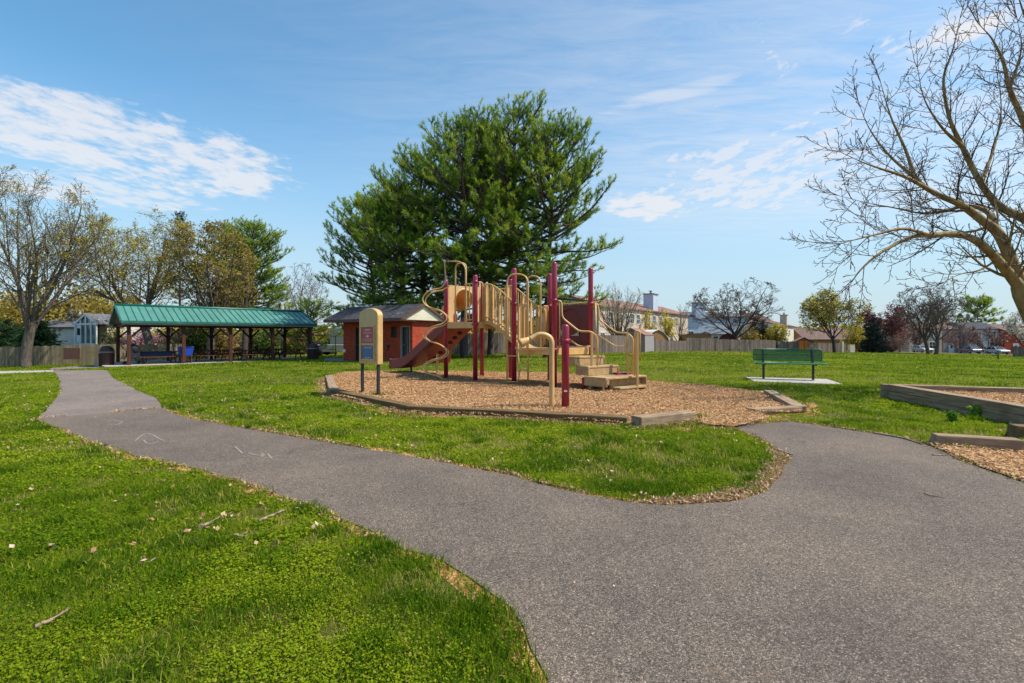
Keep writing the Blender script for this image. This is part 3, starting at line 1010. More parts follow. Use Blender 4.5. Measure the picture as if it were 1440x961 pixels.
# leaning climbing plank beside the slide; dark discs paint the shade in its grip holes
pts = [W(628, 462, 15.25), W(664, 462, 15.45), W(634, 491, 16.1), W(633.5, 511, 16.5), W(602, 514, 16.5), W(600, 496, 16.2)]
P_ = np.array(pts); c0 = P_.mean(0); u_, s_, vt = np.linalg.svd(P_ - c0); nn = vt[2]; nn = nn * (1 if nn[1] < 0 else -1)
P_ = P_ - ((P_ - c0) @ nn)[:, None] * nn
b = MB(); n = len(P_)
b.add(np.concatenate([P_, P_ - nn * .07]), [tuple(range(n))[::-1], tuple(range(n, 2 * n))] + [(i, (i + 1) % n, n + (i + 1) % n, n + i) for i in range(n)])
cw = b.build('climbing_plank', M['plank_red'], ps, bevel=.012)
for px, py in ((646.5, 468.5), (639.5, 475.2), (632.8, 481.8), (620, 496), (612, 504)):
    d_ = 15.8; o_ = np.array([0, 0, CH]); dr = np.array(W(px, py, 1.0)) - o_
    t_ = ((c0 - o_) @ nn) / (dr @ nn); q = o_ + dr * t_
    h_ = MB(); h_.lathe([(0, .003), (.075, .003), (.085, .001)][::-1], q, 14, axis=nn); h_.build('grip_hole_shade', M['hole_shade'], cw)

# twin serpentine climber on the P1 corner
zz = lambda py, d=14.2: CH - (py - HY) / F * d
wave = [(626, 396), (619, 405), (602, 410), (593.5, 421), (600, 431), (618, 437), (627, 446), (622, 455), (604, 461), (594, 471), (601, 479), (618, 485),
        (627, 494), (621, 502), (603, 508), (594, 517), (600, 525), (614, 529), (622, 534), (626, 540)]
sc1 = MB(); sc2 = MB()
sep = np.array([.13, -.28, 0])
dA = 14.35
path = [np.array(W(px, py, dA)) + sep * .2 for px, py in wave]
path[-1][2] = -.02
ent1 = [np.array(W(625.5, 392, dA)), np.array(W(625.2, 367.5, dA)), np.array(W(655, 368, 14.15)), np.array(W(654.3, 380, 14.15)), np.array((W(654.3, 400, 14.15)[0], 14.15, ZA))]
t1 = fillet([(ent1[4]), ent1[2], ent1[1]], .32, 7) + spline(path, 6)
path2 = [np.array(W(px, py, dA)) + sep * -.9 + np.array([.0, 0, 0]) for px, py in [(a + (8 if i < 18 else 6), b_ + 1.5) for i, (a, b_) in enumerate(wave)]]
path2[-1][2] = -.02
e2 = [np.array((W(655, 400, 14.5)[0], 14.5, ZA)), np.array(W(655.5, 369.5, 14.5)), np.array(W(640.5, 371, 14.6)), np.array((W(640.5, 400, 14.6)[0], 14.6, ZA))]
sc1.tube(t1, .021, 8); sc1.build('serpentine_rail', M['tan'], ps)
sc2.tube(spline([np.array(W(632, 402, 14.55))] + path2[1:], 6), .021, 8); sc2.build('serpentine_rail', M['tan'], ps)
g = MB(); g.tube(fillet(e2, .28, 7), .021, 8); g.build('grab_hoop', M['tan'], ps)
# short railing between the hoop and P2, cane at P2
barrier(lerp(P1, P2, .62), P2, ZA, ZA + 1.08, 3, ins=.04)
def cane(p, q, z1, z0, name='cane_rail', drop_r=.09):
    m_ = MB(); m_.tube(fillet([(*p, z1), (*q, z1), (*q, z0)], drop_r, 6), .021, 8); m_.build(name, M['tan'], ps)


cane((P2[0] + .05, P2[1] + .02), (P2[0] + .20, P2[1] + .13), 2.78, ZA)
mm = MB(); mm.tube([(P2[0] + .12, P2[1] + .06, ZA), (P2[0] + .12, P2[1] + .06, 2.76)], .016, 8); mm.build('cane_rail', M['tan'], ps)

# arched bridge
bn0, bn1 = (-.80, 14.02), (.33, 13.16)      # near edge
bf0, bf1 = (-.20, 14.50), (.86, 13.56)      # far edge
def bz(t):
    t2 = min(1, max(0, (t - .12) / .88)); return ZA + .01 - (ZA - ZB) * (t2 * t2 * (3 - 2 * t2) * .75 + t2 * .25)


N_ = 14
b = MB()
for i in range(N_ + 1):
    t = i / N_; z = bz(t); a = lerp(bn0, bn1, t); c_ = lerp(bf0, bf1, t)
    b.v += [(*a, z), (*c_, z), (*c_, z - .05), (*a, z - .05)]; b.n += 4
for i in range(N_):
    for j in range(4):
        k = (j + 1) % 4; b.f.append([i * 4 + j, i * 4 + k, i * 4 + 4 + k, i * 4 + 4 + j]); b.sm.append(False); b.mi.append(0)
b.f += [[3, 2, 1, 0], [N_ * 4, N_ * 4 + 1, N_ * 4 + 2, N_ * 4 + 3]]; b.sm += [False, False]; b.mi += [0, 0]
br = b.build('bridge_deck', M['tan_deck'], ps)
for e0, e1, nb in ((bn0, bn1, 18), (bf0, bf1, 15)):
    m_ = MB()
    for i in range(N_):
        a, c_ = lerp(e0, e1, i / N_), lerp(e0, e1, (i + 1) / N_)
        m_.beam((*a, bz(i / N_) - .02), (*c_, bz((i + 1) / N_) - .02), .035, .1)
    m_.tube([(*lerp(e0, e1, t), bz(t) + 1.06) for t in np.linspace(0, 1, 12)] + [(*lerp(e0, e1, 1.05), ZB + .98), (*lerp(e0, e1, 1.05), ZB + .05)], .02, 8)
    m_.tube([(*lerp(e0, e1, t), bz(t) + .13) for t in np.linspace(0, 1, 12)], .017, 8)
    for i in range(nb):
        t = (i + .3) / nb
        if i % 3 == 1: m_.beam((*lerp(e0, e1, t), bz(t)), (*lerp(e0, e1, t), bz(t) + 1.06), .085, .02, up=(.75, -.66, 0))
        else: m_.tube([(*lerp(e0, e1, t), bz(t)), (*lerp(e0, e1, t), bz(t) + 1.06)], .0185, 6, caps=False)
    m_.build('bridge_railing', M['tan'], ps)
# little ship-wheel toy hung on the near bridge railing
wb = MB(); c_ = np.array([*lerp(bn0, bn1, .42), 2.30]) + np.array([.0, .05, 0]); ax_ = nrm((-.6, -.8, 0))
wb.tube([tuple(c_ + .10 * (math.cos(t) * np.array([.8, -.6, 0]) + math.sin(t) * np.array([0, 0, 1]))) for t in np.linspace(0, 2 * math.pi, 17)], .014, 6)
for t in (0, math.pi / 2): wb.tube([tuple(c_ + .13 * s2 * (math.cos(t) * np.array([.8, -.6, 0]) + math.sin(t) * np.array([0, 0, 1]))) for s2 in (-1, 1)], .012, 6)
wb.build('steering_wheel', M['black_metal'], ps)

# loop ladder in front of P4
def T(px, py, d): return W(px, py, d)


m_ = MB()
m_.tube(fillet([(T(713, 0, 12.6)[0], 12.6, -.05), T(713, 385.5, 12.6), T(742.5, 386, 12.35), (T(742.5, 0, 12.35)[0], 12.35, -.05)], .26, 7), .022, 8)
m_.build('ladder_hoop', M['tan'], ps)
m_ = MB()
m_.tube(fillet([(T(741, 0, 12.75)[0], 12.75, ZB), T(741, 388, 12.75), T(760, 389, 12.55), (T(760.5, 0, 12.55)[0], 12.55, ZB - .1)], .22, 7), .022, 8)
m_.build('ladder_hoop', M['tan'], ps)
m_ = MB(); m_.tube(fillet([T(729, 478, 12.55), T(728, 498, 12.5), T(731, 520, 12.5), T(728.5, 538, 12.5)], .2, 4), .02, 8)
for y in (500.5, 537): m_.tube([T(713, y, 12.58), T(728.5, y + .5, 12.5)], .015, 7)
m_.tube([T(730, 520, 12.5), T(743, 521, 12.36)], .015, 7)
m_.tube([T(729, 492, 12.5), T(743, 493, 12.36)], .015, 7)
m_.build('ladder', M['tan'], ps)
# front railing of the lower deck, with the gate beside P6
barrier(lerp(P4, P6, .08), lerp(P4, P6, .40), ZB, ZB + 1.1, 4, ins=.03, slat=2)
barrier(lerp(P4, P7, .06), lerp(P4, P7, .30), ZB, ZB + 1.1, 3, ins=.02)
barrier(lerp(P4, P7, .80), lerp(P4, P7, .97), ZB, ZB + 1.12, 3, ins=.02, slat=2)
m_ = MB(); m_.beam(T(735, 491, 12.45), T(778, 491, 12.02), .05, .06); m_.build('deck_beam', M['tan'], ps, bevel=.008)
# maroon bubble panel between P7 and P8
bp = arch_panel(P7, P8, ZB + .04, ZB + 1.12, .66, .70, 'maroon_dark', 'bubble_panel', base=.27, ribs=False)
b = MB(); c_ = np.array([*lerp(P7, P8, .5), ZB + .66]); d_ = nrm((P8[0] - P7[0], P8[1] - P7[1], 0)); nb_ = np.array([-d_[1], d_[0], 0])
b.lathe([(.35 * math.cos(t), .22 * math.sin(t)) for t in np.linspace(0, math.pi / 2, 8)], c_, 20, axis=nb_)
b.build('bubble', M['maroon_dark'], bp)
m_ = MB(); m_.tube([(*lerp(P7, P8, .06), 2.13), (*lerp(P7, P8, .94), 2.13)], .018, 8); m_.build('panel_rail', M['tan'], ps)

# steps
ev = nrm((.80, .60)); nv = nrm((.62, -.78))
st0 = np.array([1.60, 12.40])
levels = [(.78, .36, 1.08), (.56, .36, 1.08), (.335, .62, 1.42), (.11, .30, .92)]
off = .0
b = MB()
pos = 0.0
zprev = ZB
sb = []
for i, (z, run, w) in enumerate(levels):
    c_ = st0 + nv * (pos + run / 2) + ev * (.09 * (i + 1) if i < 3 else .12)
    if i == 3: c_ = sb[2][0] + nv * .30 + ev * .06
    sb.append((c_, run, z, w))
    # tread
    M3 = np.array([[ev[0], nv[0], 0], [ev[1], nv[1], 0], [0, 0, 1]])
    b.box((*c_, z - .025), (w, run + .03, .05), M=M3)
    # riser below the tread's front edge
    fr = c_ + nv * (run / 2 - .01)
    nz = levels[i + 1][0] if i + 1 < len(levels) else -.02
    if i < 2: b.box((*fr, (z - .05 + nz) / 2), (w - .02, .03, z - .05 - nz), M=M3)
    # side cheeks
    for s_ in (-1, 1):
        e_ = c_ + ev * (s_ * (w / 2 - .02))
        b.box((*e_, z - .13), (.03, run + .06, .17), M=M3)
    pos += run
fr0 = st0 - nv * .02 + ev * .06
b.box((*fr0, (ZB - .05 + .78) / 2 + .01), (1.08, .03, ZB - .06 - .78), M=M3)
stp = b.build('steps', M['tan_deck'], ps, bevel=.012)
b = MB()
cL, run, zL, wL = sb[2]
for s_ in (-.46, .42):
    for k_ in (-.2, .2):
        q = cL + ev * wL * s_ + nv * k_; b = MB(); b.tube([(*q, -.05), (*q, zL - .06)], .022, 8); b.build('step_leg', M['tan'], stp)
q = cL - nv * .45 - ev * .6
b = MB(); b.lathe([(.05, -.05), (.05, .28), (.0, .3)], (*q, 0), 10); b.build('step_foot', M['maroon'], stp)
q = np.array(W(876, 522, 12.0)); b = MB(); b.box((q[0], q[1] + .2, .36), (.42, .30, .05), rz=.4); b.build('landing_mat', M['maroon'], stp, bevel=.01)

# recessed riser under the landing
b = MB(); q = cL + nv * .16 + ev * .06; b.box((*q, .20), (.90, .03, .22), M=M3); b.build('riser', M['tan_deck'], stp)
# stair handrails
def rail(pts, name='handrail', r=.021):
    m_ = MB(); m_.tube(fillet(pts, .1, 5), r, 8); return m_.build(name, M['tan'], ps)


rail([(P6[0] + .05, P6[1], 2.13), T(789.5, 424, 12.0), T(790.5, 447, 12.0), T(814, 466, 11.95), T(832, 466.5, 11.85), T(840, 474, 11.9), (T(840, 0, 11.9)[0], 11.9, .55)])
rail([T(788.5, 468, 12.05), T(814, 487.5, 11.95), T(832, 487.5, 11.85)], r=.018)
mm = MB(); mm.tube([(P6[0] + .13, P6[1] + .02, ZB), (P6[0] + .13, P6[1] + .02, 2.12)], .017, 8); mm.build('handrail', M['tan'], ps)
rail([(P8[0] + .05, P8[1], 2.1), T(841, 427.5, 12.65), T(843, 450, 12.6), T(867, 468, 12.3), T(882, 468.5, 12.05), T(890, 475, 12.0), (T(890, 0, 12.0)[0], 12.0, .34)])
rail([T(840, 471, 12.6), T(866, 487.5, 12.3), T(882, 487.5, 12.05)], r=.018)
mm = MB(); mm.tube([T(837.5, 427, 12.6), T(838.5, 496, 12.55)], .02, 8); mm.build('handrail', M['tan'], ps)
for px, d_, zt in ((832, 11.8, 467), (882.5, 12.05, 468)):
    mm = MB(); mm.beam((T(px, 0, d_)[0], d_, -.05 if px < 850 else .33), T(px, zt, d_), .075, .05, up=(1, 0, 0)); mm.build('rail_post', M['tan'], ps, bevel=.008)
rail([(T(892.5, 0, 11.75)[0], 11.75, -.05 + .38), T(892.5, 465.5, 11.75), T(900, 466, 11.7), (T(900, 0, 11.7)[0], 11.7, CH - 30 / F * 11.7), ], r=.021)
mm = MB(); mm.beam((T(896, 0, 11.55)[0], 11.55, -.05), T(896, 468, 11.55), .075, .05, up=(1, 0, 0)); mm.build('rail_post', M['tan'], ps, bevel=.008)
mm = MB(); mm.tube([T(884, 498, 12.0), T(899, 498, 11.7)], .015, 7); mm.build('handrail', M['tan'], ps)

# ------------------------------------------------------------------ talk tube and its short post
tt = thing('talk_tube', 'tan talking tube with flared horn bent over from a short maroon post', 'talk tube', (.92, 8.58, .03))
post(.92, 8.58, 1.47, tt, (1.18,), r=.066)
b = MB(); b.box((.915, 8.51, .32), (.055, .012, .018)); b.build('tag_plate', M['trim_white'], tt)
d_ = 8.55
tp = [(W(776, 0, d_)[0], d_, -.05)] + [W(776, y, d_) for y in (520, 492, 482)] + [W(773.5, 475.5, d_), W(767, 471.5, d_), W(759, 470.8, d_), W(752, 473.5, d_), W(745, 477.5, d_ - .02)]
b = MB(); b.tube(spline(tp, 5), .046, 12); tb = b.build('tube', M['tan'], tt)
a = np.array(W(746, 477, d_)); c_ = np.array(W(731, 483.2, d_ - .05)); ax_ = nrm(c_ - a); L = np.linalg.norm(c_ - a)
b = MB(); b.lathe([(.047, 0), (.055, L * .3), (.070, L * .65), (.078, L * .92), (.078, L), (.066, L), (.05, L * .6), (0, L * .58)], a, 18, axis=ax_); hn = b.build('horn', M['tan'], tt)
b = MB(); b.lathe([(0, L * .585), (.049, L * .586)], a, 16, axis=ax_); b.build('throat_shade', M['hole_shade'], hn)  # dark disc paints the shade deep inside the closed horn
b = MB(); b.beam(W(777, 478.7, d_), (.87, 8.57, 1.19), .03, .04); b.build('bracket', M['maroon'], tt)

# ------------------------------------------------------------------ information sign
sl0 = np.array([-3.30, 10.95]); sr0 = np.array([-2.785, 10.40])
su = nrm(sr0 - sl0); sn = np.array([su[1], -su[0]])
if sn[1] > 0: sn = -sn
sg = thing('information_sign', 'tan arched notice board with red and blue panels on black posts', 'sign', (*((sl0 + sr0) / 2), .03))
for q in (sl0 + su * .02, sr0 - su * .02):
    b = MB(); b.beam((*(q - sn * .0), -.05), (*(q), .80), .055, .055, up=(*su, 0)); b.build('sign_post', M['black_metal'], sg, bevel=.004)
cs = (sl0 + sr0) / 2; wS = .42; z0, z1 = .67, 1.70; th = .13
arc = [(-wS, z0), (wS, z0), (wS, z1)] + [(wS * math.cos(t), z1 + .165 * math.sin(t)) for t in np.linspace(.0, math.pi, 15)[1:-1]] + [(-wS, z1)]
b = MB(); b.prism(arc, (*(cs - sn * th * .6), 0), (*su, 0), (0, 0, 1), (*(sn * th), 0)); bd = b.build('sign_board', M['tan'], sg, bevel=.018)
fz = th * .4
def onsign(a, z, o): q = cs + su * a + sn * (fz + o); return (q[0], q[1], z)


def plate(a0, a1, zz0, zz1, o, t, mat, name, par, bev=.0):
    m_ = MB(); m_.prism([(a0, zz0), (a1, zz0), (a1, zz1), (a0, zz1)], (*(cs + sn * (fz + o)), 0), (*su, 0), (0, 0, 1), (*(sn * t), 0))
    return m_.build(name, M[mat], par, bevel=bev)


for a0, a1, q0, q1 in ((-.32, .32, 1.46, 1.50), (-.32, .32, 1.075, 1.105), (-.32, .32, .745, .775), (-.32, -.285, .775, 1.46), (.285, .32, .775, 1.46)):
    plate(a0, a1, q0, q1, .001, .022, 'tan', 'sign_molding', bd, .006)
pr = plate(-.272, .272, 1.12, 1.455, .001, .008, 'sign_red', 'red_panel', bd)
pb = plate(-.272, .272, .79, 1.06, .001, .008, 'sign_blue', 'blue_panel', bd)
random.seed(3)
def textline(par, a0, a1, z, h, mat, n):
    m_ = MB(); x = a0
    while x < a1:
        w_ = min(a1 - x, random.uniform(.6, 1.3) * h); m_.prism([(x, z), (x + w_ * .75, z), (x + w_ * .75, z + h), (x, z + h)], (*(cs + sn * (fz + .0095)), 0), (*su, 0), (0, 0, 1), (*(sn * .001), 0)); x += w_
    m_.build('lettering', M[mat], par)


textline(pr, -.13, .13, 1.388, .028, 'sign_white', 0)
for z, a in ((1.345, .2), (1.32, .19), (1.20, .22), (1.175, .23), (1.15, .18)): textline(pr, -a, a, z, .007, 'sign_white', 0)
m_ = MB(); m_.prism([(.07 * math.cos(t), 1.262 + .026 * math.sin(t)) for t in np.linspace(0, 2 * math.pi, 18)[:-1]], (*(cs + sn * (fz + .0095)), 0), (*su, 0), (0, 0, 1), (*(sn * .001), 0)); m_.build('oval_mark', M['sign_white'], pr)
textline(pb, -.17, .19, 1.01, .018, 'sign_white', 0)
for z in (.975, .95, .925, .90, .875, .85): textline(pb, -.15, -.15 + random.uniform(.2, .33), z, .009, 'sign_green', 0)
textline(pb, -.14, .15, .805, .012, 'sign_white', 0)
plate(-.235, -.2, .84, .95, .0095, .001, 'sign_red', 'red_strip', pb)
plate(.2, .235, .91, .97, .0095, .001, 'sign_red', 'red_strip', pb)

# ------------------------------------------------------------------ benches
def bench(rz, loc, label, name='park_bench', scale=1):
    t = thing(name, label, 'bench', loc, rz, 'park benches')
    b = MB()     # back panel: perforated sheet as a grid of thin strips inside a rolled rim
    tilt = .10
    def bk(x, h): return (x, .10 + .26 * (h - .45) * .55, h)
    for i in range(25):
        h = .53 + .30 * i / 24; b.beam(bk(-.90, h), bk(.90, h), .006, .0085)
    for i in range(110):
        x = -.89 + 1.78 * i / 109; b.beam(bk(x, .525), bk(x, .835), .0065, .006, up=(1, 0, 0))
    b.build('backrest', M['bench_green'], t)
    b = MB(); b.tube(fillet([bk(0, .845), bk(.92, .845), bk(.92, .515), bk(-.92, .515), bk(-.92, .845), bk(0, .845)], .07, 5), .017, 8)
    b.tube([bk(-.9, .68), bk(.9, .68)], .009, 6)
    b.build('back_rim', M['bench_green'], t)
    b = MB()
    for i in range(26):
        y = -.36 + .40 * i / 25; b.beam((-.9, y, .45), (.9, y, .45), .0085, .006)
    for i in range(110):
        x = -.89 + 1.78 * i / 109; b.beam((x, -.36, .45), (x, .04, .45), .0065, .0065)
    b.build('seat', M['bench_green'], t)
    b = MB(); b.tube(fillet([(0, .05, .447), (.92, .05, .447), (.92, -.38, .435), (-.92, -.38, .435), (-.92, .05, .447), (0, .05, .447)], .07, 5), .02, 8)
    b.build('seat_rim', M['bench_green'], t)
    for x in (-.66, .66):
        b = MB(); b.beam((x, .02, -.08), (x, .02, .44), .06, .06, up=(0, 1, 0)); b.beam((x, .04, .42), bk(x, .84), .05, .06, up=(0, 1, 0)); b.beam((x, .06, .415), (x, -.33, .41), .05, .05)
        b.build('leg', M['bench_dark'], t, bevel=.006)
    return t


lA = np.array(G(1073, 534)); lB = np.array(G(1144.5, 536.2))
rzb = math.atan2(lB[1] - lA[1], lB[0] - lA[0])
bm = (lA + lB) / 2
bench(rzb, (bm[0], bm[1], .03), 'green mesh park bench on the pale concrete pad', scale=1)
q = G(1403, 505.3)
bench(R(-138), (q[0], q[1], Hz(*q)), 'small dark bench seen side on far across the field near the parked cars')
# ------------------------------------------------------------------ pavilion (local frame: x along, y to the back)
pv = thing('picnic_pavilion', 'open picnic pavilion with green metal roof on dark brown posts', 'pavilion', (PO[0], PO[1], pz), PA)
HP = 2.42
for y_, xs in ((0, (0, 2.85, 5.6, 8.35, PL)), (PWD, (.0, 2.85, 5.6, 8.35, PL))):
    for x_ in xs:
        b = MB(); b.box((x_, y_, HP / 2 - .01), (.19, .19, HP - .02)); po = b.build('pavilion_post', M['pav_wood'], pv, bevel=.01)
        b = MB()
        for s_ in (-1, 1):
            if 0 <= x_ + s_ * .7 <= PL: b.beam((x_ + s_ * .06, y_, HP - .75), (x_ + s_ * .66, y_, HP - .12), .09, .11)
        b.beam((x_, y_, HP - .7), (x_, y_ + (.6 if y_ == 0 else -.6), HP - .1), .09, .11)
        b.build('knee_brace', M['pav_wood'], po)
b = MB()
for y_ in (0, PWD): b.box((PL / 2, y_, HP + .12), (PL + .5, .16, .28))
for x_ in (0.003, 2.85, 5.6, 8.35, PL - .003): b.box((x_, PWD / 2, HP + .10), (.14, PWD - .17, .22))
b.build('roof_beam', M['pav_wood'], pv)
RZ0, RZ1, OH = HP + .20, HP + 1.28, .42
yh = PWD / 2 + OH; x0_, x1_ = -.42, PL + .42
def roof_pt(x, k, side, dz=0):  # k 0 eave .. 1 ridge
    y = -OH + (PWD / 2 + OH) * k if side == 0 else PWD + OH - (PWD / 2 + OH) * k
    return (x, y, RZ0 + (RZ1 - RZ0) * k + dz)


rf = MB()
for sd_ in (0, 1):
    A = [roof_pt(x0_, 0, sd_), roof_pt(x1_, 0, sd_), roof_pt(x1_, 1, sd_), roof_pt(x0_, 1, sd_)]
    B = [(p[0], p[1], p[2] + .05) for p in A]
    rf.add(A + B, [(0, 1, 2, 3), (4, 5, 6, 7), (0, 1, 5, 4), (1, 2, 6, 5), (3, 0, 4, 7)])
ro = rf.build('roof', M['roof_green'], pv)
sm_ = MB()
nse = 31
for sd_ in (0, 1):
    for i in range(nse + 1):
        x = x0_ + .03 + (x1_ - x0_ - .06) * i / nse
        sm_.beam(roof_pt(x, .0, sd_, .068), roof_pt(x, .985, sd_, .068), .035, .045)
sm_.build('seam_ribs', M['roof_green_dark'], ro)
tr = MB()
for sd_ in (0, 1):
    tr.beam(roof_pt(x0_ - .01, -.01, sd_, .03), roof_pt(x1_ + .01, -.01, sd_, .03), .05, .14)
    for x in (x0_ - .012, x1_ + .012): tr.beam(roof_pt(x, -.01, sd_, .03), roof_pt(x, 1.0, sd_, .03), .05, .16)
tr.tube([(x0_ - .02, PWD / 2, RZ1 + .09), (x1_ + .02, PWD / 2, RZ1 + .09)], .09, 8)
tr.build('roof_trim', M['roof_green_dark'], ro)
fa = MB()
for y_ in (-OH + .05, PWD + OH - .05): fa.box((PL / 2, y_, RZ0 - .075), (PL + .8, .04, .15))
fa.build('fascia', M['trim_grey'], pv)
gb_ = MB()
for x in (-.2, PL + .2):
    gb_.prism([(.02, RZ0 - .02), (PWD - .02, RZ0 - .02), (PWD / 2 + .02, RZ1 - .08), (PWD / 2 - .02, RZ1 - .08)], (x - .02, 0, 0), (0, 1, 0), (0, 0, 1), (.04, 0, 0))
gb_.build('gable_boards', M['trim_brown'], pv)
gs = MB()
for i in range(7):
    z = RZ0 + .06 + i * .13; hw = (PWD / 2) * (1 - (z - RZ0 + .09) / (RZ1 - RZ0)) - .05
    if hw > .1:
        gs.box((-.235, PWD / 2, z), (.03, hw * 2, .09)); gs.box((PL + .235, PWD / 2, z), (.03, hw * 2, .09))
gs.build('gable_slats', M['pav_wood'], pv)

# picnic tables (local: x along)
def picnic_table(loc, rz, label):
    t = thing('picnic_table', label, 'table', loc, rz, 'picnic tables under the pavilion')
    L = 2.35
    b = MB()
    for i in range(5): b.box((0, -.31 + .155 * i, .75), (L, .14, .045))
    b.build('tabletop', M['pav_wood'], t, bevel=.006)
    for s_ in (-1, 1):
        b = MB()
        for i in (0, 1): b.box((0, s_ * (.66 + .15 * i), .45), (L, .14, .045))
        b.build('seat', M['pav_wood'], t, bevel=.006)
    for x in (-.78, .78):
        b = MB()
        for s_ in (-1, 1): b.beam((x, s_ * .70, .0), (x, s_ * .22, .72), .05, .10)
        b.box((x + .051, 0, .39), (.05, 1.68, .09)); b.box((x + .051, 0, .70), (.05, .70, .08)); b.build('leg', M['pav_wood'], t)
    b = MB()
    for s_ in (-1, 1): b.beam((s_ * .72, 0, .40), (s_ * .12, 0, .70), .06, .07, up=(0, 1, 0))
    b.build('brace', M['pav_wood'], t)
    return t


def pvz(a, b_): p = PV(a, b_); return (p[0], p[1], pz)


picnic_table(pvz(1.7, 1.15), PA + R(2), 'brown picnic table half covered by a dark blue cloth under the pavilion')
t1_ = picnic_table(pvz(4.75, 1.5), PA + R(-3), 'brown picnic table beside the bright blue tub under the pavilion')
dup(t1_, pvz(7.55, 1.2), PA + R(3), 'brown picnic table under the pavilion, third from the blue cloth')
dup(t1_, pvz(10.05, 1.7), PA + R(-2), 'brown picnic table at the pavilion end next to the far trash can')
dup(t1_, pvz(6.2, 3.9), PA + R(1), 'brown picnic table by the rear posts in the middle of the pavilion')
dup(t1_, pvz(9.2, 3.9), PA + R(-4), 'brown picnic table by the rear posts towards the far trash can')
# blue cloth over the near table
ct = thing('table_cloth', 'dark blue cloth hanging over the end of a picnic table', 'cloth', pvz(1.35, 1.15), PA + R(2))
b = MB(); nxx, nyy = 17, 13
for i in range(nxx):
    for j in range(nyy):
        x = -1.0 + 2.0 * i / (nxx - 1); y = -.62 + 1.24 * j / (nyy - 1); z = .785
        if abs(y) > .40: z -= (abs(y) - .40) * 1.35; y = math.copysign(.40 + (abs(y) - .40) * .2 + .02 * math.sin(x * 9), y)
        if x < -.85: z -= (-.85 - x) * 1.6
        b.v.append((x, y, z + .006 * math.sin(x * 7 + y * 5))); b.n += 1
for i in range(nxx - 1):
    for j in range(nyy - 1): b.f.append([i * nyy + j, (i + 1) * nyy + j, (i + 1) * nyy + j + 1, i * nyy + j + 1]); b.sm.append(True); b.mi.append(0)
b.build('cloth', M['blue_cloth'], ct)
# blue tub on the bench
tb_ = thing('storage_tub', 'bright blue plastic tub standing on a pavilion table bench', 'tub', pvz(3.05, .5), PA)
b = MB(); b.add([(-.34, -.24, .47), (.34, -.24, .47), (.34, .24, .47), (-.34, .24, .47), (-.42, -.30, 1.06), (.42, -.30, 1.06), (.42, .30, 1.06), (-.42, .30, 1.06)],
                [(3, 2, 1, 0), (0, 1, 5, 4), (1, 2, 6, 5), (2, 3, 7, 6), (3, 0, 4, 7)]); o = b.build('tub_body', M['blue_plastic'], tb_, bevel=.03)
so = o.modifiers.new('thick', 'SOLIDIFY'); so.thickness = .02
b = MB(); b.tube(fillet([(0, -.31, 1.06), (.43, -.31, 1.06), (.43, .31, 1.06), (-.43, .31, 1.06), (-.43, -.31, 1.06), (0, -.31, 1.06)], .08, 4), .022, 6); b.build('tub_rim', M['blue_plastic'], tb_)
b = MB(); b.box((0, -.0, .44), (.8, .42, .05)); b.box((-.3, 0, .205), (.05, .36, .42)); b.box((.3, 0, .205), (.05, .36, .42)); b.build('tub_stand', M['pav_wood'], tb_)
# pushchair at the end of the table
pc = thing('pushchair', 'dark folded-hood pushchair parked at the cloth-covered table end', 'pushchair', pvz(.30, .55), PA + R(20))
b = MB(); b.lathe([(.0, .34), (.16, .30), (.27, .2), (.31, .05), (.30, -.1), (.26, -.16)], (0, 0, .93), 16, axis=(.25, 0, 1)); b.build('hood', M['dark_cloth'], pc)
b = MB(); b.prism([(-.30, .42), (.18, .36), (.30, .55), (.24, .86), (-.28, .95), (-.36, .7)], (0, -.22, 0), (1, 0, 0), (0, 0, 1), (0, .44, 0)); b.build('seat', M['dark_cloth'], pc, bevel=.05)
for s_ in (-.21, .21):
    b = MB(); b.tube(fillet([(.42, s_, .09), (-.1, s_, .55), (-.42, s_, 1.02), (-.55, s_, 1.05)], .1, 4), .016, 6); b.tube([(-.38, s_, .09), (.05, s_, .62)], .016, 6); b.build('frame', M['black_metal'], pc)
    for x in (.42, -.38):
        b = MB(); b.lathe([(.02, -.025), (.10, -.025), (.115, 0), (.10, .025), (.02, .025)], (x, s_ * 1.15, .115), 16, axis=(0, 1, 0)); b.build('wheel', M['tyre'], pc)

# ------------------------------------------------------------------ trash cans
def trash_can(loc, label, k=1.0):
    t = thing('trash_can', label, 'trash can', loc, .3, 'domed trash cans by the pavilion')
    b = MB(); b.lathe([(.33, 0), (.345, .02), (.37, .80), (.38, .84)], (0, 0, 0), 20)
    bo = b.build('body', M['trash'], t)
    b = MB()
    for i in range(20):
        a = i * math.pi / 10; b.beam((.345 * math.cos(a), .345 * math.sin(a), .04), (.378 * math.cos(a), .378 * math.sin(a), .78), .02, .05, up=(math.cos(a), math.sin(a), 0))
    b.build('slats', M['trash'], bo)
    b = MB(); b.lathe([(.40, .82), (.41, .86), (.41, .90), (.39, .96), (.34, 1.10), (.25, 1.20), (.13, 1.26), (0, 1.275)], (0, 0, 0), 20); li = b.build('lid', M['trash'], t)
    b = MB(); b.box((0, -.375, 1.02), (.3, .05, .14)); b.build('flap', M['black_metal'], li, bevel=.01)
    b = MB(); b.lathe([(.405, .855), (.418, .87), (.418, .9), (.405, .91)], (0, 0, 0), 20); b.build('rim_band', M['trim_grey'], li)
    return t


q = D(150, 30.6)
tc = trash_can((q[0], q[1], q[2] + .02), 'dark brown domed trash can before the wooden fence at the asphalt bend')
q = D(440.5, 36.0)
dup(tc, (q[0], q[1], pz), 1.2, 'dark brown domed trash can between the pavilion end post and the brick hut')

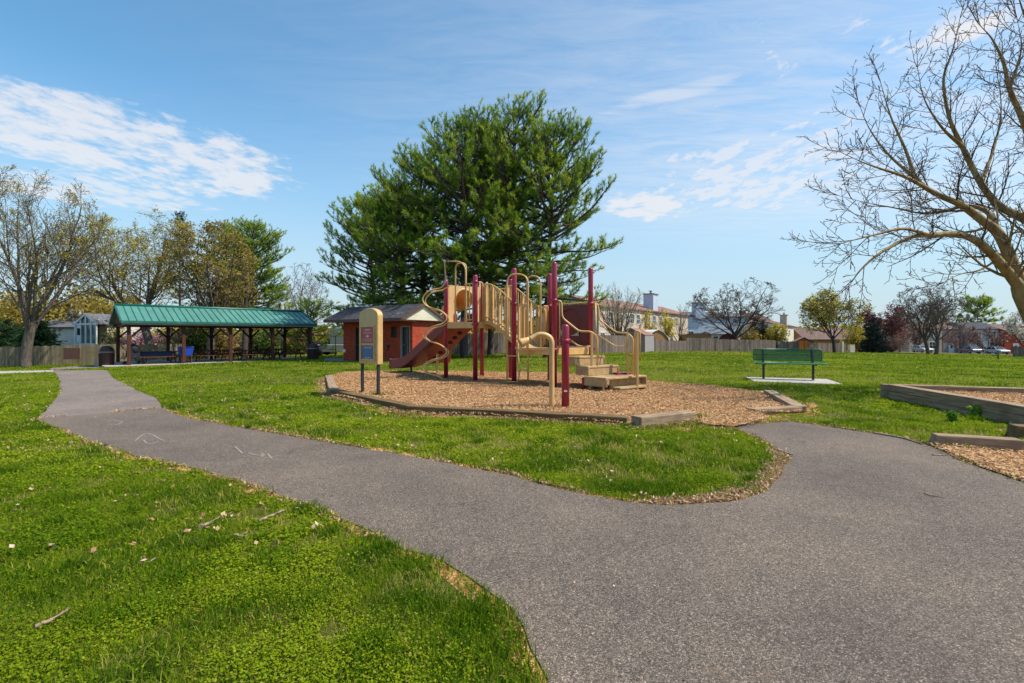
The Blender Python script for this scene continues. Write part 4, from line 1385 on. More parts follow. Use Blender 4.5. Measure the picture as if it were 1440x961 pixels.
# ------------------------------------------------------------------ brick hut (local: x along the front, y to the back)
hc = np.array([-5.6, 28.0]); hl = np.array([-10.6, 31.3])
hang = math.atan2(hc[1] - hl[1], hc[0] - hl[0]); HL = float(np.linalg.norm(hc - hl)); HD = 2.5
hz_ = min(Hz(*hc), Hz(*hl)) + .02
ht = thing('brick_hut', 'small red brick restroom hut with dark shingle roof and cream gable', 'hut', (hl[0], hl[1], hz_), hang)
HW = 2.46
b = MB()
def wall_with_openings(b, L, z1, th, holes, y=0.0):
    xs = sorted({0.0, L, *[h[0] for h in holes], *[h[1] for h in holes]})
    for a, c in zip(xs[:-1], xs[1:]):
        hs = [h for h in holes if h[0] <= a + 1e-6 and h[1] >= c - 1e-6]
        zs = 0.0
        for h in sorted(hs, key=lambda q: q[2]):
            if h[2] > zs + .001: b.box(((a + c) / 2, y + th / 2, (zs + h[2]) / 2), (c - a, th, h[2] - zs))
            zs = h[3]
        if zs < z1: b.box(((a + c) / 2, y + th / 2, (zs + z1) / 2), (c - a, th, z1 - zs))


def hx(px):   # photo column -> distance along the front wall
    r = (px - 720) / F; dx, dy = (hc - hl) / HL
    return (r * hl[1] - hl[0]) / (dx - r * dy)


d0, d1 = hx(563.5), hx(576.5); e0, e1 = hx(499.5), hx(506); v0, v1 = hx(549.5), hx(558.5)
wall_with_openings(b, HL, HW, .2, [(d0, d1, 0, 2.1), (e0, e1, 0, 2.1), (v0, v1, 1.45, 2.1)])
b.box((.1, HD / 2 + .1, HW / 2), (.2, HD - .2 - .001, HW)); b.box((HL - .1, HD / 2 + .1, HW / 2), (.2, HD - .2 - .001, HW)); b.box((HL / 2, HD + .1, HW / 2), (HL, .2, HW))
b.build('wall', M['brick'], ht)
b = MB(); b.box((HL / 2, HD / 2 + .05, -.24), (HL + .3, HD + .6, .5)); b.build('footing', M['concrete_dark'], ht)
for a, c, mt in ((d0, d1, 'trim_grey'), (e0, e1, 'trim_brown')):
    b = MB(); b.box(((a + c) / 2, .13, 1.04), (c - a - .10, .04, 2.06)); do = b.build('door', M['door_dark'], ht)
    b = MB(); b.box((a + .025, .08, 1.05), (.05, .18, 2.1)); b.box((c - .025, .08, 1.05), (.05, .18, 2.1)); b.box(((a + c) / 2, .08, 2.075), (c - a - .102, .18, .05)); b.build('door_frame', M[mt], do)
    b = MB(); b.lathe([(0, .06), (.035, .05), (.035, .0)], (a + .18, .11, 1.02), 10, axis=(0, -1, 0)); b.box((a + .42, .105, 1.05), (.02, .02, 1.9)); b.build('door_handle', M['trim_grey'], do)
b = MB()
for i in range(7): b.box(((v0 + v1) / 2, .06, 1.49 + i * .095), (v1 - v0, .09, .02))
b.box(((v0 + v1) / 2, .16, 1.775), (v1 - v0, .02, .65)); b.build('vent', M['door_dark'], ht)
# roof
yr0, yr1, ypk = -1.18, HD + .1, .66
zr0, zpk = HW - .02, HW + .86
xo = .32
b = MB()
zr1 = zpk - (zpk - zr0) * (yr1 - ypk) / (ypk - yr0)
A = [(-xo, yr0, zr0), (HL + xo, yr0, zr0), (HL + xo, ypk, zpk), (-xo, ypk, zpk), (-xo, yr1, zr1), (HL + xo, yr1, zr1)]
B = [(p[0], p[1], p[2] + .07) for p in A]
b.add(A + B, [(0, 1, 2, 3), (3, 2, 5, 4), (6, 7, 8, 9), (9, 8, 11, 10), (0, 1, 7, 6), (1, 2, 8, 7), (2, 5, 11, 8), (5, 4, 10, 11), (4, 3, 9, 10), (3, 0, 6, 9)])
ro = b.build('roof', M['shingle'], ht)
b = MB()
b.box((HL / 2, yr0 - .02, zr0 + .0), (HL + 2 * xo + .04, .04, .17))
for x in (-xo - .022, HL + xo + .022):
    b.beam((x, yr0, zr0 + .02), (x, ypk, zpk + .02), .04, .15); b.beam((x, ypk, zpk + .02), (x, yr1, zr1 + .02), .04, .15)
b.build('fascia', M['trim_brown'], ro)
b = MB(); b.box((HL / 2, yr0 / 2 - .0, zr0 - .06), (HL + 2 * xo - .04, -yr0 - .05, .03)); b.build('soffit', M['trim_brown'], ro)
for x in (-xo + .10, HL + xo - .10):
    b = MB(); b.prism([(yr0 + .05, zr0 + .0), (yr1 - .05, zr0 + .0), (yr1 - .05, zr1), (ypk, zpk - .02)], (x - .02, 0, 0), (0, 1, 0), (0, 0, 1), (.04, 0, 0)); b.build('gable', M['siding_cream'], ht)
b = MB(); b.box((.12, -.03, .62), (.22, .06, .20)); b.build('meter_box', M['trim_white'], ht, bevel=.01)
b = MB(); b.box((hx(546), -.05, .95), (.14, .10, .12)); b.tube([(hx(546), -.04, .9), (hx(546), -.04, .7)], .03, 6); b.build('hose_bib', M['black_metal'], ht)
b = MB(); b.lathe([(0, -.08), (.07, -.05), (.08, .02), (.05, .08)], (-.03, -.10, 2.25), 12); b.build('wall_lamp', M['lamp_glass'], ht)

# ------------------------------------------------------------------ fences
def fence(pts, h, mat, label, pw=.14, name='wooden_fence', rnd=1, post_step=2.4, zlift=0, panel=None):
    """pts: ground points; planks follow the terrain"""
    rg = random.Random(rnd)
    t = thing(name, label, 'fence', (pts[0][0], pts[0][1], Hz(*pts[0][:2])), 0)
    pl = MB(); rl = MB(); acc = 0
    for i in range(len(pts) - 1):
        a, c = v3(pts[i][:2]), v3(pts[i + 1][:2]); L = np.linalg.norm(c - a); d = (c - a) / L; n = np.array([-d[1], d[0]]); ang = math.atan2(d[1], d[0])
        k = max(1, int(L / pw))
        for j in range(k):
            p = a + d * (L * (j + .5) / k); z = Hz(*p); hh = h * rg.uniform(.965, 1.02)
            pl.box((p[0] + n[0] * rg.uniform(-.012, .012), p[1] + n[1] * rg.uniform(-.012, .012), z + hh / 2 - .02), (L / k * .95, .02, hh), rz=ang + rg.uniform(-.02, .02))
        for f_ in (.22, .8):
            rl.beam((*(a + n * .05), Hz(*a) + h * f_), (*(c + n * .05), Hz(*c) + h * f_), .05, .09)
        m_ = max(1, int(round(L / post_step)))
        for j in range(m_ + 1):
            p = a + d * (L * j / m_) + n * .075
            b = MB(); b.box((p[0], p[1], Hz(*p) + h * .5 - .04), (.11, .09, h + .02), rz=ang); b.build('fence_post', M[mat], t)
    pl.build('planks', M[mat], t); rl.build('rails', M[mat], t)
    if panel:
        a, c, z0, z1 = panel; b = MB(); b.beam((*a, (z0 + z1) / 2), (*c, (z0 + z1) / 2), .03, z1 - z0); b.build('patch_panel', M['terracotta'] if False else M['trim_brown'], t)
    return t


fl = [D(-150, 36.5), D(-40, 37.2), D(60, 38.2), D(166, 39.6)]
p0, p1 = D(95, 38.2), D(118, 38.5)
fence(fl, 1.52, 'fence_green', 'mossy wooden fence behind the big budding tree at the asphalt bend', rnd=2, panel=((p0[0], p0[1] - .35), (p1[0], p1[1] - .35), p0[2] + .42, p0[2] + 1.28))
fence([D(168, 40.5), D(260, 44)], 1.45, 'fence_green', 'wooden fence seen through the pavilion in front of the pink blossom', rnd=3)
fence([D(395, 60), D(440, 56), D(474, 53)], 1.5, 'fence_brown', 'tawny brown fence seen between the pavilion and the brick hut', rnd=4)
fence([D(610, 40), D(700, 41.5), D(800, 44.5), D(862, 48.5), D(904, 57)], 1.78, 'fence', 'grey board fence in the shade behind the playground and under the pines', rnd=5)
fence([D(905, 58.5), D(964, 65)], 1.38, 'fence', 'lower grey fence section in front of the round-roofed shed', rnd=6)
fence([D(964, 66.5), D(1006, 68.5)], 1.82, 'fence', 'taller darker fence section in front of the flat tan shed', rnd=7)
fence([D(1007, 69), D(1050, 71), D(1091, 73.5)], 1.72, 'fence', 'grey fence section below the wide bare tree and shrubs', rnd=8)
fence([D(1094, 75), D(1123, 77.5)], 1.62, 'fence', 'weathered fence section left of the orange boards', rnd=9)
fence([D(1123.5, 77.5), D(1136.5, 78.5)], 1.75, 'fence_orange', 'bright orange stained board fence section', rnd=10)
fence([D(1137, 78.8), D(1160, 81), D(1190, 84)], 1.5, 'fence', 'weathered fence section behind the yellow-green tree trunk', rnd=11)
fence([D(1425, 70), D(1475, 68)], 1.5, 'fence', 'dark fence end cut by the photo edge beside the white blossom tree', rnd=12)

# ------------------------------------------------------------------ houses (local: x along the front, front faces -y)
def house(name, label, px, d, rz, L, Dp, hw, hr, wall, roof, windows=(), doors=(), chimneys=(), oh=.35, hip=0.0, cat='house', base=0.0, group=None, gable=None, ridge_along=True, frame='window_frame'):
    x, y, z = D(px, d)
    t = thing(name, label, cat, (x, y, z + base), rz if rz else 1e-4, group)
    ORG[t.name] = (0, 0, 0)
    b = MB(); b.box((L / 2, Dp / 2, hw / 2 - .4), (L, Dp, hw + .8))
    if ridge_along:
        for xx in (0.0, L - .1):
            b.prism([(0, hw), (Dp, hw), (Dp / 2, hw + hr - .05)], (xx, 0, 0), (0, 1, 0), (0, 0, 1), (.1, 0, 0))
    else:
        for yy in (0.0, Dp - .1):
            b.prism([(0, hw), (L, hw), (L / 2, hw + hr - .05)], (0, yy, 0), (1, 0, 0), (0, 0, 1), (0, .1, 0))
    b.build('wall', M[wall], t)
    b = MB(); th = .16
    if ridge_along:
        k = hr / (Dp / 2); z0 = hw - oh * k
        A = [(-oh * .6, -oh, z0), (L + oh * .6, -oh, z0), (L + oh * .6 - hip, Dp / 2, hw + hr), (-oh * .6 + hip, Dp / 2, hw + hr), (-oh * .6, Dp + oh, z0), (L + oh * .6, Dp + oh, z0)]
    else:
        k = hr / (L / 2); z0 = hw - oh * k
        A = [(-oh, Dp + oh * .6, z0), (-oh, -oh * .6, z0), (L / 2, -oh * .6, hw + hr), (L / 2, Dp + oh * .6, hw + hr), (L + oh, Dp + oh * .6, z0), (L + oh, -oh * .6, z0)]
    B = [(p[0], p[1], p[2] + th) for p in A]
    b.add(A + B, [(0, 1, 2, 3), (3, 2, 5, 4), (6, 7, 8, 9), (9, 8, 11, 10), (0, 1, 7, 6), (1, 2, 8, 7), (2, 5, 11, 8), (5, 4, 10, 11), (4, 3, 9, 10), (3, 0, 6, 9)])
    ro = b.build('roof', M[roof], t)
    for (cx, cy, w, h_, mt) in chimneys:
        b = MB(); b.box((cx, cy, hw + h_ / 2 - .2), (w, w * .8, h_ + .4)); ch = b.build('chimney', M[mt], ro, bevel=.02)
        b = MB(); b.box((cx, cy, hw + h_ + .06), (w * 1.12, w * .92, .12)); b.tube([(cx, cy, hw + h_ + .1), (cx, cy, hw + h_ + .5)], .16, 8); b.box((cx, cy, hw + h_ + .55), (.5, .5, .05)); b.build('chimney_cap', M['trim_grey'], ch)
    for (wx, wz, w, h_) in windows:
        b = MB(); f_ = .09
        for sx in (-1, 1): b.box((wx + sx * (w / 2 + f_ / 2), -.03, wz), (f_, .08, h_ + 2 * f_))
        for sz in (-1, 1): b.box((wx, -.03, wz + sz * (h_ / 2 + f_ / 2)), (w, .08, f_))
        b.box((wx, -.028, wz), (w, .05, .05)); b.box((wx, -.026, wz), (.05, .045, h_ - .01))
        wf = b.build('window', M[frame], t)
        b = MB(); b.box((wx, -.006, wz), (w - .004, .03, h_ - .004)); b.build('pane', M['glass'], wf)
    for (dx, w, h_, mt) in doors:
        b = MB(); b.box((dx, -.02, h_ / 2), (w, .06, h_)); dd = b.build('door', M[mt], t)
        b = MB(); b.box((dx - w / 2 - .07, -.03, h_ / 2 + .05), (.13, .1, h_ + .1)); b.box((dx + w / 2 + .07, -.03, h_ / 2 + .05), (.13, .1, h_ + .1)); b.box((dx, -.03, h_ + .07), (w, .1, .13)); b.build('door_frame', M['window_frame'], dd)
        b = MB(); b.box((dx, -.052, h_ * .66), (w * .5, .02, h_ * .4)); b.build('door_pane', M['glass'], dd)
    return t


# left: bungalow with the glazed porch
x_, y_, z_ = D(56, 52)
house('bungalow', 'low pale grey bungalow with dark roof behind the left wooden fence', 52, 52, R(-8), 7.2, 6, 2.75, 1.15, 'siding_white', 'shingle_grey', windows=((1.6, 1.9, .9, 1.1),), chimneys=((1.0, 3.4, 1.1, 2.0, 'trim_white'),), base=.9)
sx0, sy0, sz0 = D(106, 50)
pr_ = thing('glazed_porch', 'white framed glass porch with gable in front of the bungalow', 'porch', (sx0, sy0, sz0), -.12)
Wp, zb_, zt_, zp_ = 2.35, 1.75, 3.75, 4.7
b = MB()
for i in range(5):
    x = Wp * i / 4; top = zt_ + (zp_ - zt_) * (1 - abs(x - Wp / 2) / (Wp / 2)); b.box((x, 0, (zb_ + top) / 2), (.14, .10, top - zb_))
for z in (zb_, zt_): b.box((Wp / 2, -.005, z), (Wp + .1, .112, .16))
for s_ in (0, 1): b.beam((Wp / 2, -.06, zp_ + .03), (Wp * s_ + (.12 if s_ else -.12), -.06, zt_ - .04), .1, .16)
b.build('porch_frame', M['trim_white'], pr_)
b = MB(); b.prism([(0, zb_), (Wp, zb_), (Wp, zt_), (Wp / 2, zp_ - .05), (0, zt_)], (0, .06, 0), (1, 0, 0), (0, 0, 1), (0, .02, 0)); b.build('glazing', M['glass_pale'], pr_)
b = MB(); A = [(-.2, -.1, zt_ - .05), (Wp / 2, -.1, zp_ + .05), (Wp + .2, -.1, zt_ - .05), (-.2, 3.2, zt_ - .05), (Wp / 2, 3.2, zp_ + .05), (Wp + .2, 3.2, zt_ - .05)]
b.add(A + [(p[0], p[1], p[2] + .1) for p in A], [(0, 1, 4, 3), (1, 2, 5, 4), (6, 7, 10, 9), (7, 8, 11, 10), (0, 1, 7, 6), (1, 2, 8, 7), (2, 5, 11, 8), (0, 3, 9, 6)]); b.build('roof', M['shingle_grey'], pr_)
b = MB(); b.box((Wp / 2, 1.6, zb_ / 2 - .2), (Wp, 3.1, zb_ + .2)); b.box((Wp / 2, 3.0, (zb_ + zt_) / 2), (Wp, .1, zt_ - zb_)); b.build('porch_wall', M['siding_white'], pr_)
b = MB(); b.box((.42, -.02, 2.75), (.5, .05, 1.75)); pd = b.build('door', M['trim_white'], pr_)
b = MB(); b.box((.42, -.05, 3.0), (.34, .03, .7)); b.build('door_pane', M['glass'], pd)
sxx = D(140, 51)
house('garden_shed', 'plain tan shed standing right of the glazed porch', 140, 51, R(-6), .85, 2.2, 4.0, .25, 'siding_tan', 'shingle_grey', oh=.08)
# distant tan house and pale box beside the hut
house('distant_house', 'little tan gabled house far behind the tawny brown fence', 462, 78, R(-12), 2.6, 8, 2.6, 1.0, 'siding_tan', 'shingle_grey', chimneys=((.5, 2.0, .6, 1.3, 'siding_tan'),), oh=.2)

# row houses behind the fence
ang1 = math.atan2(26, 19.6)
house('row_house', 'long tan row house with reddish roof and paired upstairs windows', 842, 59, ang1, 33, 9, 5.35, 1.45, 'siding_tan', 'shingle_red',
      windows=[(x, 4.05, 1.0, 1.25) for x in (3.0, 8.1, 9.6, 11.6, 14.5, 17.5, 20, 24, 27)] + [(x, 1.5, 1.0, 1.3) for x in (.9, 6, 12, 18, 25)],
      chimneys=((18.5, .9, 1.9, 2.6, 'siding_blue'),), oh=.3)
house('row_house', 'pale blue-grey house wall with a tall boxed chimney', 963, 92, R(8), 12.5, 9, 5.9, 1.0, 'siding_blue', 'shingle_grey',
      windows=((1.2, 2.6, .9, 1.2), (6.2, 2.4, .9, 1.2)), chimneys=((2.9, .4, 1.9, 2.6, 'siding_blue'),), oh=.2, hip=.5)
house('row_house', 'low white annex with one dark window behind the fence', 1000, 84, R(4), 3.2, 4, 2.55, .4, 'siding_white', 'shingle_grey', windows=((.8, 1.9, .8, .7),), oh=.15)
house('row_house', 'dull brown-roofed house behind the wide bare tree', 1040, 100, R(18), 9, 9, 5.4, 2.0, 'siding_tan', 'shingle_brown', windows=((3, 4.2, 1, 1.2),), chimneys=((4.6, 4.4, .9, 2.6, 'shingle_brown'),))
ang3 = math.atan2(26, 20)
house('row_house', 'far cream row house with small dark windows and two chimneys', 1088, 100, ang3, 25, 9, 5.1, 1.3, 'siding_cream', 'shingle_brown',
      windows=[(x, 3.6, .9, 1.2) for x in (3.0, 4.1, 9, 10.4, 14.6, 19)] + [(x, 1.1, .9, 1.2) for x in (3, 9, 15)], chimneys=((15.5, .6, 1.7, 2.4, 'siding_tan'), (4.6, 4.0, .8, 2.5, 'trim_grey')))
house('row_house', 'low brown-roofed house behind the yellow-green tree', 1131, 118, R(5), 14, 8, 2.6, 2.4, 'shed_wood', 'leaf_olive' if False else 'shingle_brown', oh=.5)

# townhouses to the right across the field
grp = 'townhouses across the field'
tz = R(2)
def town(px0, px1, d, label, wall, roof, hw, hr, wins, doors, **kw):
    L = (px1 - px0) / F * d
    return house('townhouse', label, px0, d, tz, L, 9, hw, hr, wall, roof, windows=wins, doors=doors, group=grp, oh=.3, **kw)


town(1278.5, 1326, 113, 'tan stone townhouse with a pale door behind the bare tree', 'siding_tan', 'shingle_brown', 5.3, 1.6, ((5, 4.1, 1.1, 1.3), (5.4, 1.5, 1.3, 1.4), (1.8, 4.1, 1.1, 1.3)), ((2.1, 1.0, 2.1, 'car_grey'),))
town(1326.5, 1363, 114, 'brownish townhouse half hidden by reddish twigs', 'trim_grey', 'shingle_brown', 5.35, 1.5, ((1.5, 4.1, 1.1, 1.3), (4.4, 4.1, 1.1, 1.3), (4.2, 1.5, 1.2, 1.4)), ((1.9, 1.0, 2.1, 'trim_white'),))
town(1363.5, 1412, 112, 'light grey sided townhouse with dark slate roof', 'siding_grey', 'shingle', 5.4, 1.5, ((1.6, 4.3, .9, 1.3), (2.0, 1.5, .95, 1.6), (4.9, 4.3, 2.4, 1.1), (5.2, 1.7, 1.1, 1.3), (6.5, 1.7, 1.1, 1.3)), ())
town(1412.5, 1480, 111, 'red brick townhouse with a white door frame behind white blossom', 'brick', 'shingle_brown', 5.2, 1.4, ((6, 4.1, 1.1, 1.3), (7.5, 1.5, 1.1, 1.3)), ((2.6, 1.0, 2.15, 'siding_blue'),))

# ------------------------------------------------------------------ sheds behind the fence
def shed(px, d, rz, L, Dp, prof, wall, roof, label, name='garden_shed'):
    """prof: outline (y, z) of the gable seen on the front (x=0) end"""
    x, y, z = D(px, d); t = thing(name, label, 'shed', (x, y, z), rz, 'sheds behind the grey fence')
    b = MB(); b.prism(prof, (0, 0, 0), (1, 0, 0), (0, 0, 1), (0, Dp, 0)); b.build('wall', M[wall], t)
    b = MB(); up = [p for p in prof if p[1] > .5]
    for i in range(len(up) - 1):
        (a0, a1), (c0, c1) = up[i], up[i + 1]
        n = nrm((-(c1 - a1), 0, c0 - a0)); n = n * (1 if n[2] >= 0 else -1)
        q = [np.array((a0, -.12, a1)) + n * .03, np.array((c0, -.12, c1)) + n * .03]
        b.add([q[0], q[1], q[1] + [0, Dp + .24, 0], q[0] + [0, Dp + .24, 0]] + [p + n * .05 for p in (q[0], q[1], q[1] + [0, Dp + .24, 0], q[0] + [0, Dp + .24, 0])],
              [(3, 2, 1, 0), (4, 5, 6, 7), (0, 1, 5, 4), (2, 3, 7, 6), (1, 2, 6, 5), (3, 0, 4, 7)])
    b.build('roof', M[roof], t)
    b = MB(); xm = sum(p[0] for p in prof) / len(prof); b.box((xm, -.03, .95), (.95, .05, 1.8)); b.build('door', M[wall], t)
    return t


shed(866, 55, R(-28), 3.4, 4.5, [(0, 0), (3.2, 0), (3.2, 1.75), (1.6, 2.55), (0, 1.75)], 'trim_grey', 'shingle_red', 'grey shed with faded red roof beside the stair handrail')
shed(908, 62, R(22), 3.7, 3.2, [(0, 0), (3.6, 0), (3.7, .9), (3.25, 1.75), (2.55, 2.35), (1.85, 2.6), (1.15, 2.35), (.45, 1.75), (-.05, .9)], 'shed_wood', 'siding_white', 'brown wooden shed with rounded barrel roof')
shed(964, 70, R(-5), 3.4, 3, [(0, 0), (3.5, 0), (3.5, 2.0), (3.1, 2.35), (.4, 2.35), (0, 2.15)], 'shed_wood', 'fence_orange' if False else 'shingle_red', 'flat tan-roofed shed behind the taller fence section')
shed(1010, 76, R(-30), 2.6, 3.2, [(0, 0), (2.8, 0), (2.8, 1.5), (2.3, 2.25), (1.4, 2.6), (.5, 2.25), (0, 1.5)], 'maroon_dark', 'shingle_red', 'maroon barn shed with orange roof under the wide bare tree')
shed(1117, 84, R(-20), 2.6, 3.2, [(0, 0), (2.9, 0), (2.9, 1.5), (1.45, 2.3), (0, 1.5)], 'shingle_red', 'shingle_red', 'rusty red roofed shed above the orange boards')

# little field-edge things: bins, posts, utility cabinet
def small(px, d, size, mat, name, label, cat, top=None):
    x, y, z = D(px, d); t = thing(name, label, cat, (x, y, z), .15)
    b = MB(); b.box((0, 0, size[2] / 2), size); b.build('body', M[mat], t, bevel=.03)
    b = MB(); b.box((0, 0, size[2] + .03), (size[0] * 1.06, size[1] * 1.06, .06)); b.build('cap', M[top or mat], t)
    if name == 'utility_cabinet': b = MB(); b.box((0, -size[1] / 2 - .01, size[2] * .5), (size[0] * .8, .02, size[2] * .8)); b.build('door', M[mat], t)
    return t


small(1184.5, 82, (.32, .3, 1.75), 'siding_cream', 'gate_pillar', 'slim cream gate pillar at the end of the grey fence', 'pillar')
small(1197, 82, (.95, .5, 1.25), 'leaf_yellow' if False else 'siding_cream', 'storage_box', 'yellowish storage box standing near the dark spruce', 'box', 'tan')
small(1239, 84, (.62, .5, .72), 'car_grey', 'utility_cabinet', 'small grey-lilac utility cabinet in front of the spruce', 'cabinet', 'box_pale')
fence([D(1202, 88), D(1216, 89)], .6, 'fence_orange', 'low rust-red fence beside the dark spruce', rnd=14)

# ------------------------------------------------------------------ parked cars (local: x forward)
def car(loc, rz, paint, label, name='parked_car', van=False):
    t = thing(name, label, 'car', loc, rz, 'cars parked across the field')
    k = 1.12 if van else 1.0
    low = [(-2.15, .32), (2.1, .32), (2.2, .5), (2.18, .74), (1.95, .86), (.95, .98 * k), (-1.95, .98 * k), (-2.18, .85), (-2.22, .5)]
    b = MB(); b.prism(low, (0, -.88, 0), (1, 0, 0), (0, 0, 1), (0, 1.76, 0)); b.build('body', M[paint], t, bevel=.09)
    zc = .98 * k; ztop = 1.45 * (1.22 if van else 1)
    cab = [(-2.0 if van else -1.75, zc - .03), (1.0, zc - .03), (.25, ztop - .02), (-.9, ztop), (-1.75 if van else -1.35, ztop - .05)]
    b = MB(); n = len(cab); ins = .16
    A = [(x, -.84 + (ins if z > zc + .1 else 0), z) for x, z in cab]; B = [(x, -y, z) for x, y, z in A]
    b.add(A + B, [tuple(range(n)), tuple(range(n, 2 * n))[::-1]] + [(i, n + i, n + (i + 1) % n, (i + 1) % n) for i in range(n)])
    b.build('cabin', M['glass'], t, bevel=.05)
    b = MB(); b.box((-.55 if not van else -.75, 0, ztop), (1.35 if not van else 1.9, 1.34, .06)); 
    for s_ in (-1, 1):
        for (xa, za, xb, zb) in ((.97, zc, .27, ztop), (-.35, zc, -.4, ztop), (cab[0][0] + .02, zc, cab[4][0] + .02, ztop)): b.beam((xa, s_ * .83, za), (xb, s_ * .69, zb), .07, .07)
    b.build('roof_panel', M[paint], t, bevel=.02)
    for x in (-1.35, 1.35):
        for s_ in (-1, 1):
            b = MB(); b.lathe([(.1, -.11), (.30, -.11), (.33, -.07), (.33, .07), (.30, .11), (.1, .11)], (x, s_ * .80, .33), 18, axis=(0, 1, 0)); wl = b.build('wheel', M['tyre'], t)
            b = MB(); b.lathe([(0, .125), (.18, .125), (.2, .11)][::-1], (x, s_ * .80, .33), 14, axis=(0, s_, 0)); b.build('wheel_rim', M['rim'], wl)
    for s_ in (-1, 1):
        b = MB(); b.box((2.17, s_ * .62, .68), (.1, .34, .13)); b.build('headlight', M['lamp_glass'], t, bevel=.02)
        b = MB(); b.box((-2.19, s_ * .68, .76), (.1, .22, .2)); b.build('tail_light', M['red_glass'], t, bevel=.02)
    b = MB(); b.box((2.2, 0, .47), (.08, 1.2, .16)); b.build('grille', M['black_metal'], t)
    return t


for px, d, rz, paint, lab, van in ((1297, 103, R(-100), 'car_white', 'white car parked beside the twin-trunk bare tree', False), (1363.5, 101, R(80), 'car_grey', 'dusky grey car parked before the light grey townhouse', False),
                                   (1376, 108, R(84), 'car_dark', 'black car peeping out beside the dusky grey car', False), (1402, 102, R(-98), 'car_white', 'white car parked behind the far bench', False)):
    q = D(px, d); car((q[0], q[1], q[2] + .01), rz, paint, lab, van=van)
# white truck near the hut
q = D(476, 47)
tk = thing('utility_truck', 'white utility truck with pale box half hidden by the brick hut', 'truck', (q[0], q[1], q[2]), R(176))
b = MB(); b.prism([(-2.3, .35), (2.2, .35), (2.3, .6), (2.2, .95), (1.3, 1.08), (-2.3, 1.08)], (0, -.9, 0), (1, 0, 0), (0, 0, 1), (0, 1.8, 0)); b.build('body', M['car_white'], tk, bevel=.08)
b = MB(); b.box((-.9, 0, 1.85), (2.7, 1.75, 1.5)); b.build('cargo_box', M['box_pale'], tk, bevel=.03)
b = MB(); b.prism([(.48, 1.05), (1.35, 1.05), (.95, 1.68), (.48, 1.7)], (0, -.8, 0), (1, 0, 0), (0, 0, 1), (0, 1.6, 0)); b.build('cabin', M['glass'], tk, bevel=.04)
for x in (-1.5, 1.5):
    for s_ in (-1, 1):
        b = MB(); b.lathe([(.1, -.12), (.32, -.12), (.36, -.08), (.36, .08), (.32, .12), (.1, .12)], (x, s_ * .82, .36), 18, axis=(0, 1, 0)); b.build('wheel', M['tyre'], tk)
q = D(472, 43); t = thing('sign_pole', 'thin dark pole in front of the white utility truck', 'pole', q)
b = MB(); b.tube([(q[0], q[1], q[2] - .1), (q[0], q[1], q[2] + 1.75)], .035, 8); b.build('pole', M['black_metal'], t)
b = MB(); b.lathe([(.06, 0), (.06, .06), (0, .09)], (q[0], q[1], q[2] + 1.74), 8); b.build('cap', M['black_metal'], t)
# slim grey pole behind the pavilion
q = D(397, 44); t = thing('light_pole', 'slim pale grey pole behind the pavilion', 'pole', q)
b = MB(); b.tube([(q[0], q[1], q[2] - .1), (q[0], q[1], q[2] + 4.6)], .13, 10); b.build('pole', M['trim_grey'], t)
b = MB(); b.box((q[0], q[1], q[2] + .1), (.4, .4, .2)); b.build('footing', M['concrete'], t)
# road in front of the townhouses
rp = [D(1268, 98.5)[:2], D(1600, 98.5)[:2], D(1600, 108)[:2], D(1268, 108)[:2]]
sheet('road', resample(rp, 4), .03, 4, M['asphalt_old'])
# ------------------------------------------------------------------ trees
def _n(v):
    l = math.sqrt(v[0] * v[0] + v[1] * v[1] + v[2] * v[2]) + 1e-12
    return (v[0] / l, v[1] / l, v[2] / l)


def perp(d, az):
    a = (0, 0, 1) if abs(d[2]) < .9 else (1, 0, 0)
    u = _n((d[1] * a[2] - d[2] * a[1], d[2] * a[0] - d[0] * a[2], d[0] * a[1] - d[1] * a[0]))
    w = (d[1] * u[2] - d[2] * u[1], d[2] * u[0] - d[0] * u[2], d[0] * u[1] - d[1] * u[0])
    c, s = math.cos(az), math.sin(az)
    return (u[0] * c + w[0] * s, u[1] * c + w[1] * s, u[2] * c + w[2] * s)


class Tree:
    def __init__(s, seed, lv, rmin=.01):
        s.g = random.Random(seed); s.lv = lv; s.out = []; s.rmin = rmin

    def grow(s, p, d, L, r, k):
        g = s.g; c = s.lv[k]
        n = max(2, int(round(L / c['seg']))); st = L / n
        pts = [p]; rad = [r]; dirs = [d]; w = c['wob']; tr = c.get('up', 0)
        for i in range(n):
            d = _n((d[0] + g.gauss(0, w), d[1] + g.gauss(0, w), d[2] + g.gauss(0, w) + tr))
            p = (p[0] + d[0] * st, p[1] + d[1] * st, p[2] + d[2] * st)
            pts.append(p); dirs.append(d); rad.append(max(s.rmin, r * (1 - c.get('taper', .7) * (i + 1) / n)))
        s.out.append((pts, rad, k))
        if k + 1 < len(s.lv):
            q = s.lv[k + 1]
            m = q['cnt'] if 'cnt' in q else max(1, int(round(q['per'] * L)))
            az = g.uniform(0, 6.28); t0 = q.get('t0', .25)
            for j in range(m):
                t = t0 + (1 - t0) * (j + g.uniform(.2, .9)) / m
                i = min(n - 1, int(t * n)); f = t * n - i
                a, b = pts[i], pts[i + 1]
                P = (a[0] + (b[0] - a[0]) * f, a[1] + (b[1] - a[1]) * f, a[2] + (b[2] - a[2]) * f)
                az += 2.4 + g.uniform(-.5, .5)
                ang = math.radians(max(8, g.gauss(q['ang'], q.get('angsd', 9))))
                pp = perp(dirs[i], az)
                D_ = _n(tuple(dirs[i][x] * math.cos(ang) + pp[x] * math.sin(ang) for x in range(3)))
                ll = q['len'] if 'len' in q else L * q['ratio']
                ll *= (1 - q.get('fall', .5) * (t - t0) / max(.01, 1 - t0)) * g.uniform(.7, 1.25)
                rr = max(s.rmin, rad[i] * q.get('rr', .55) * g.uniform(.85, 1.1))
                s.grow(P, D_, ll, rr, k + 1)
        return s


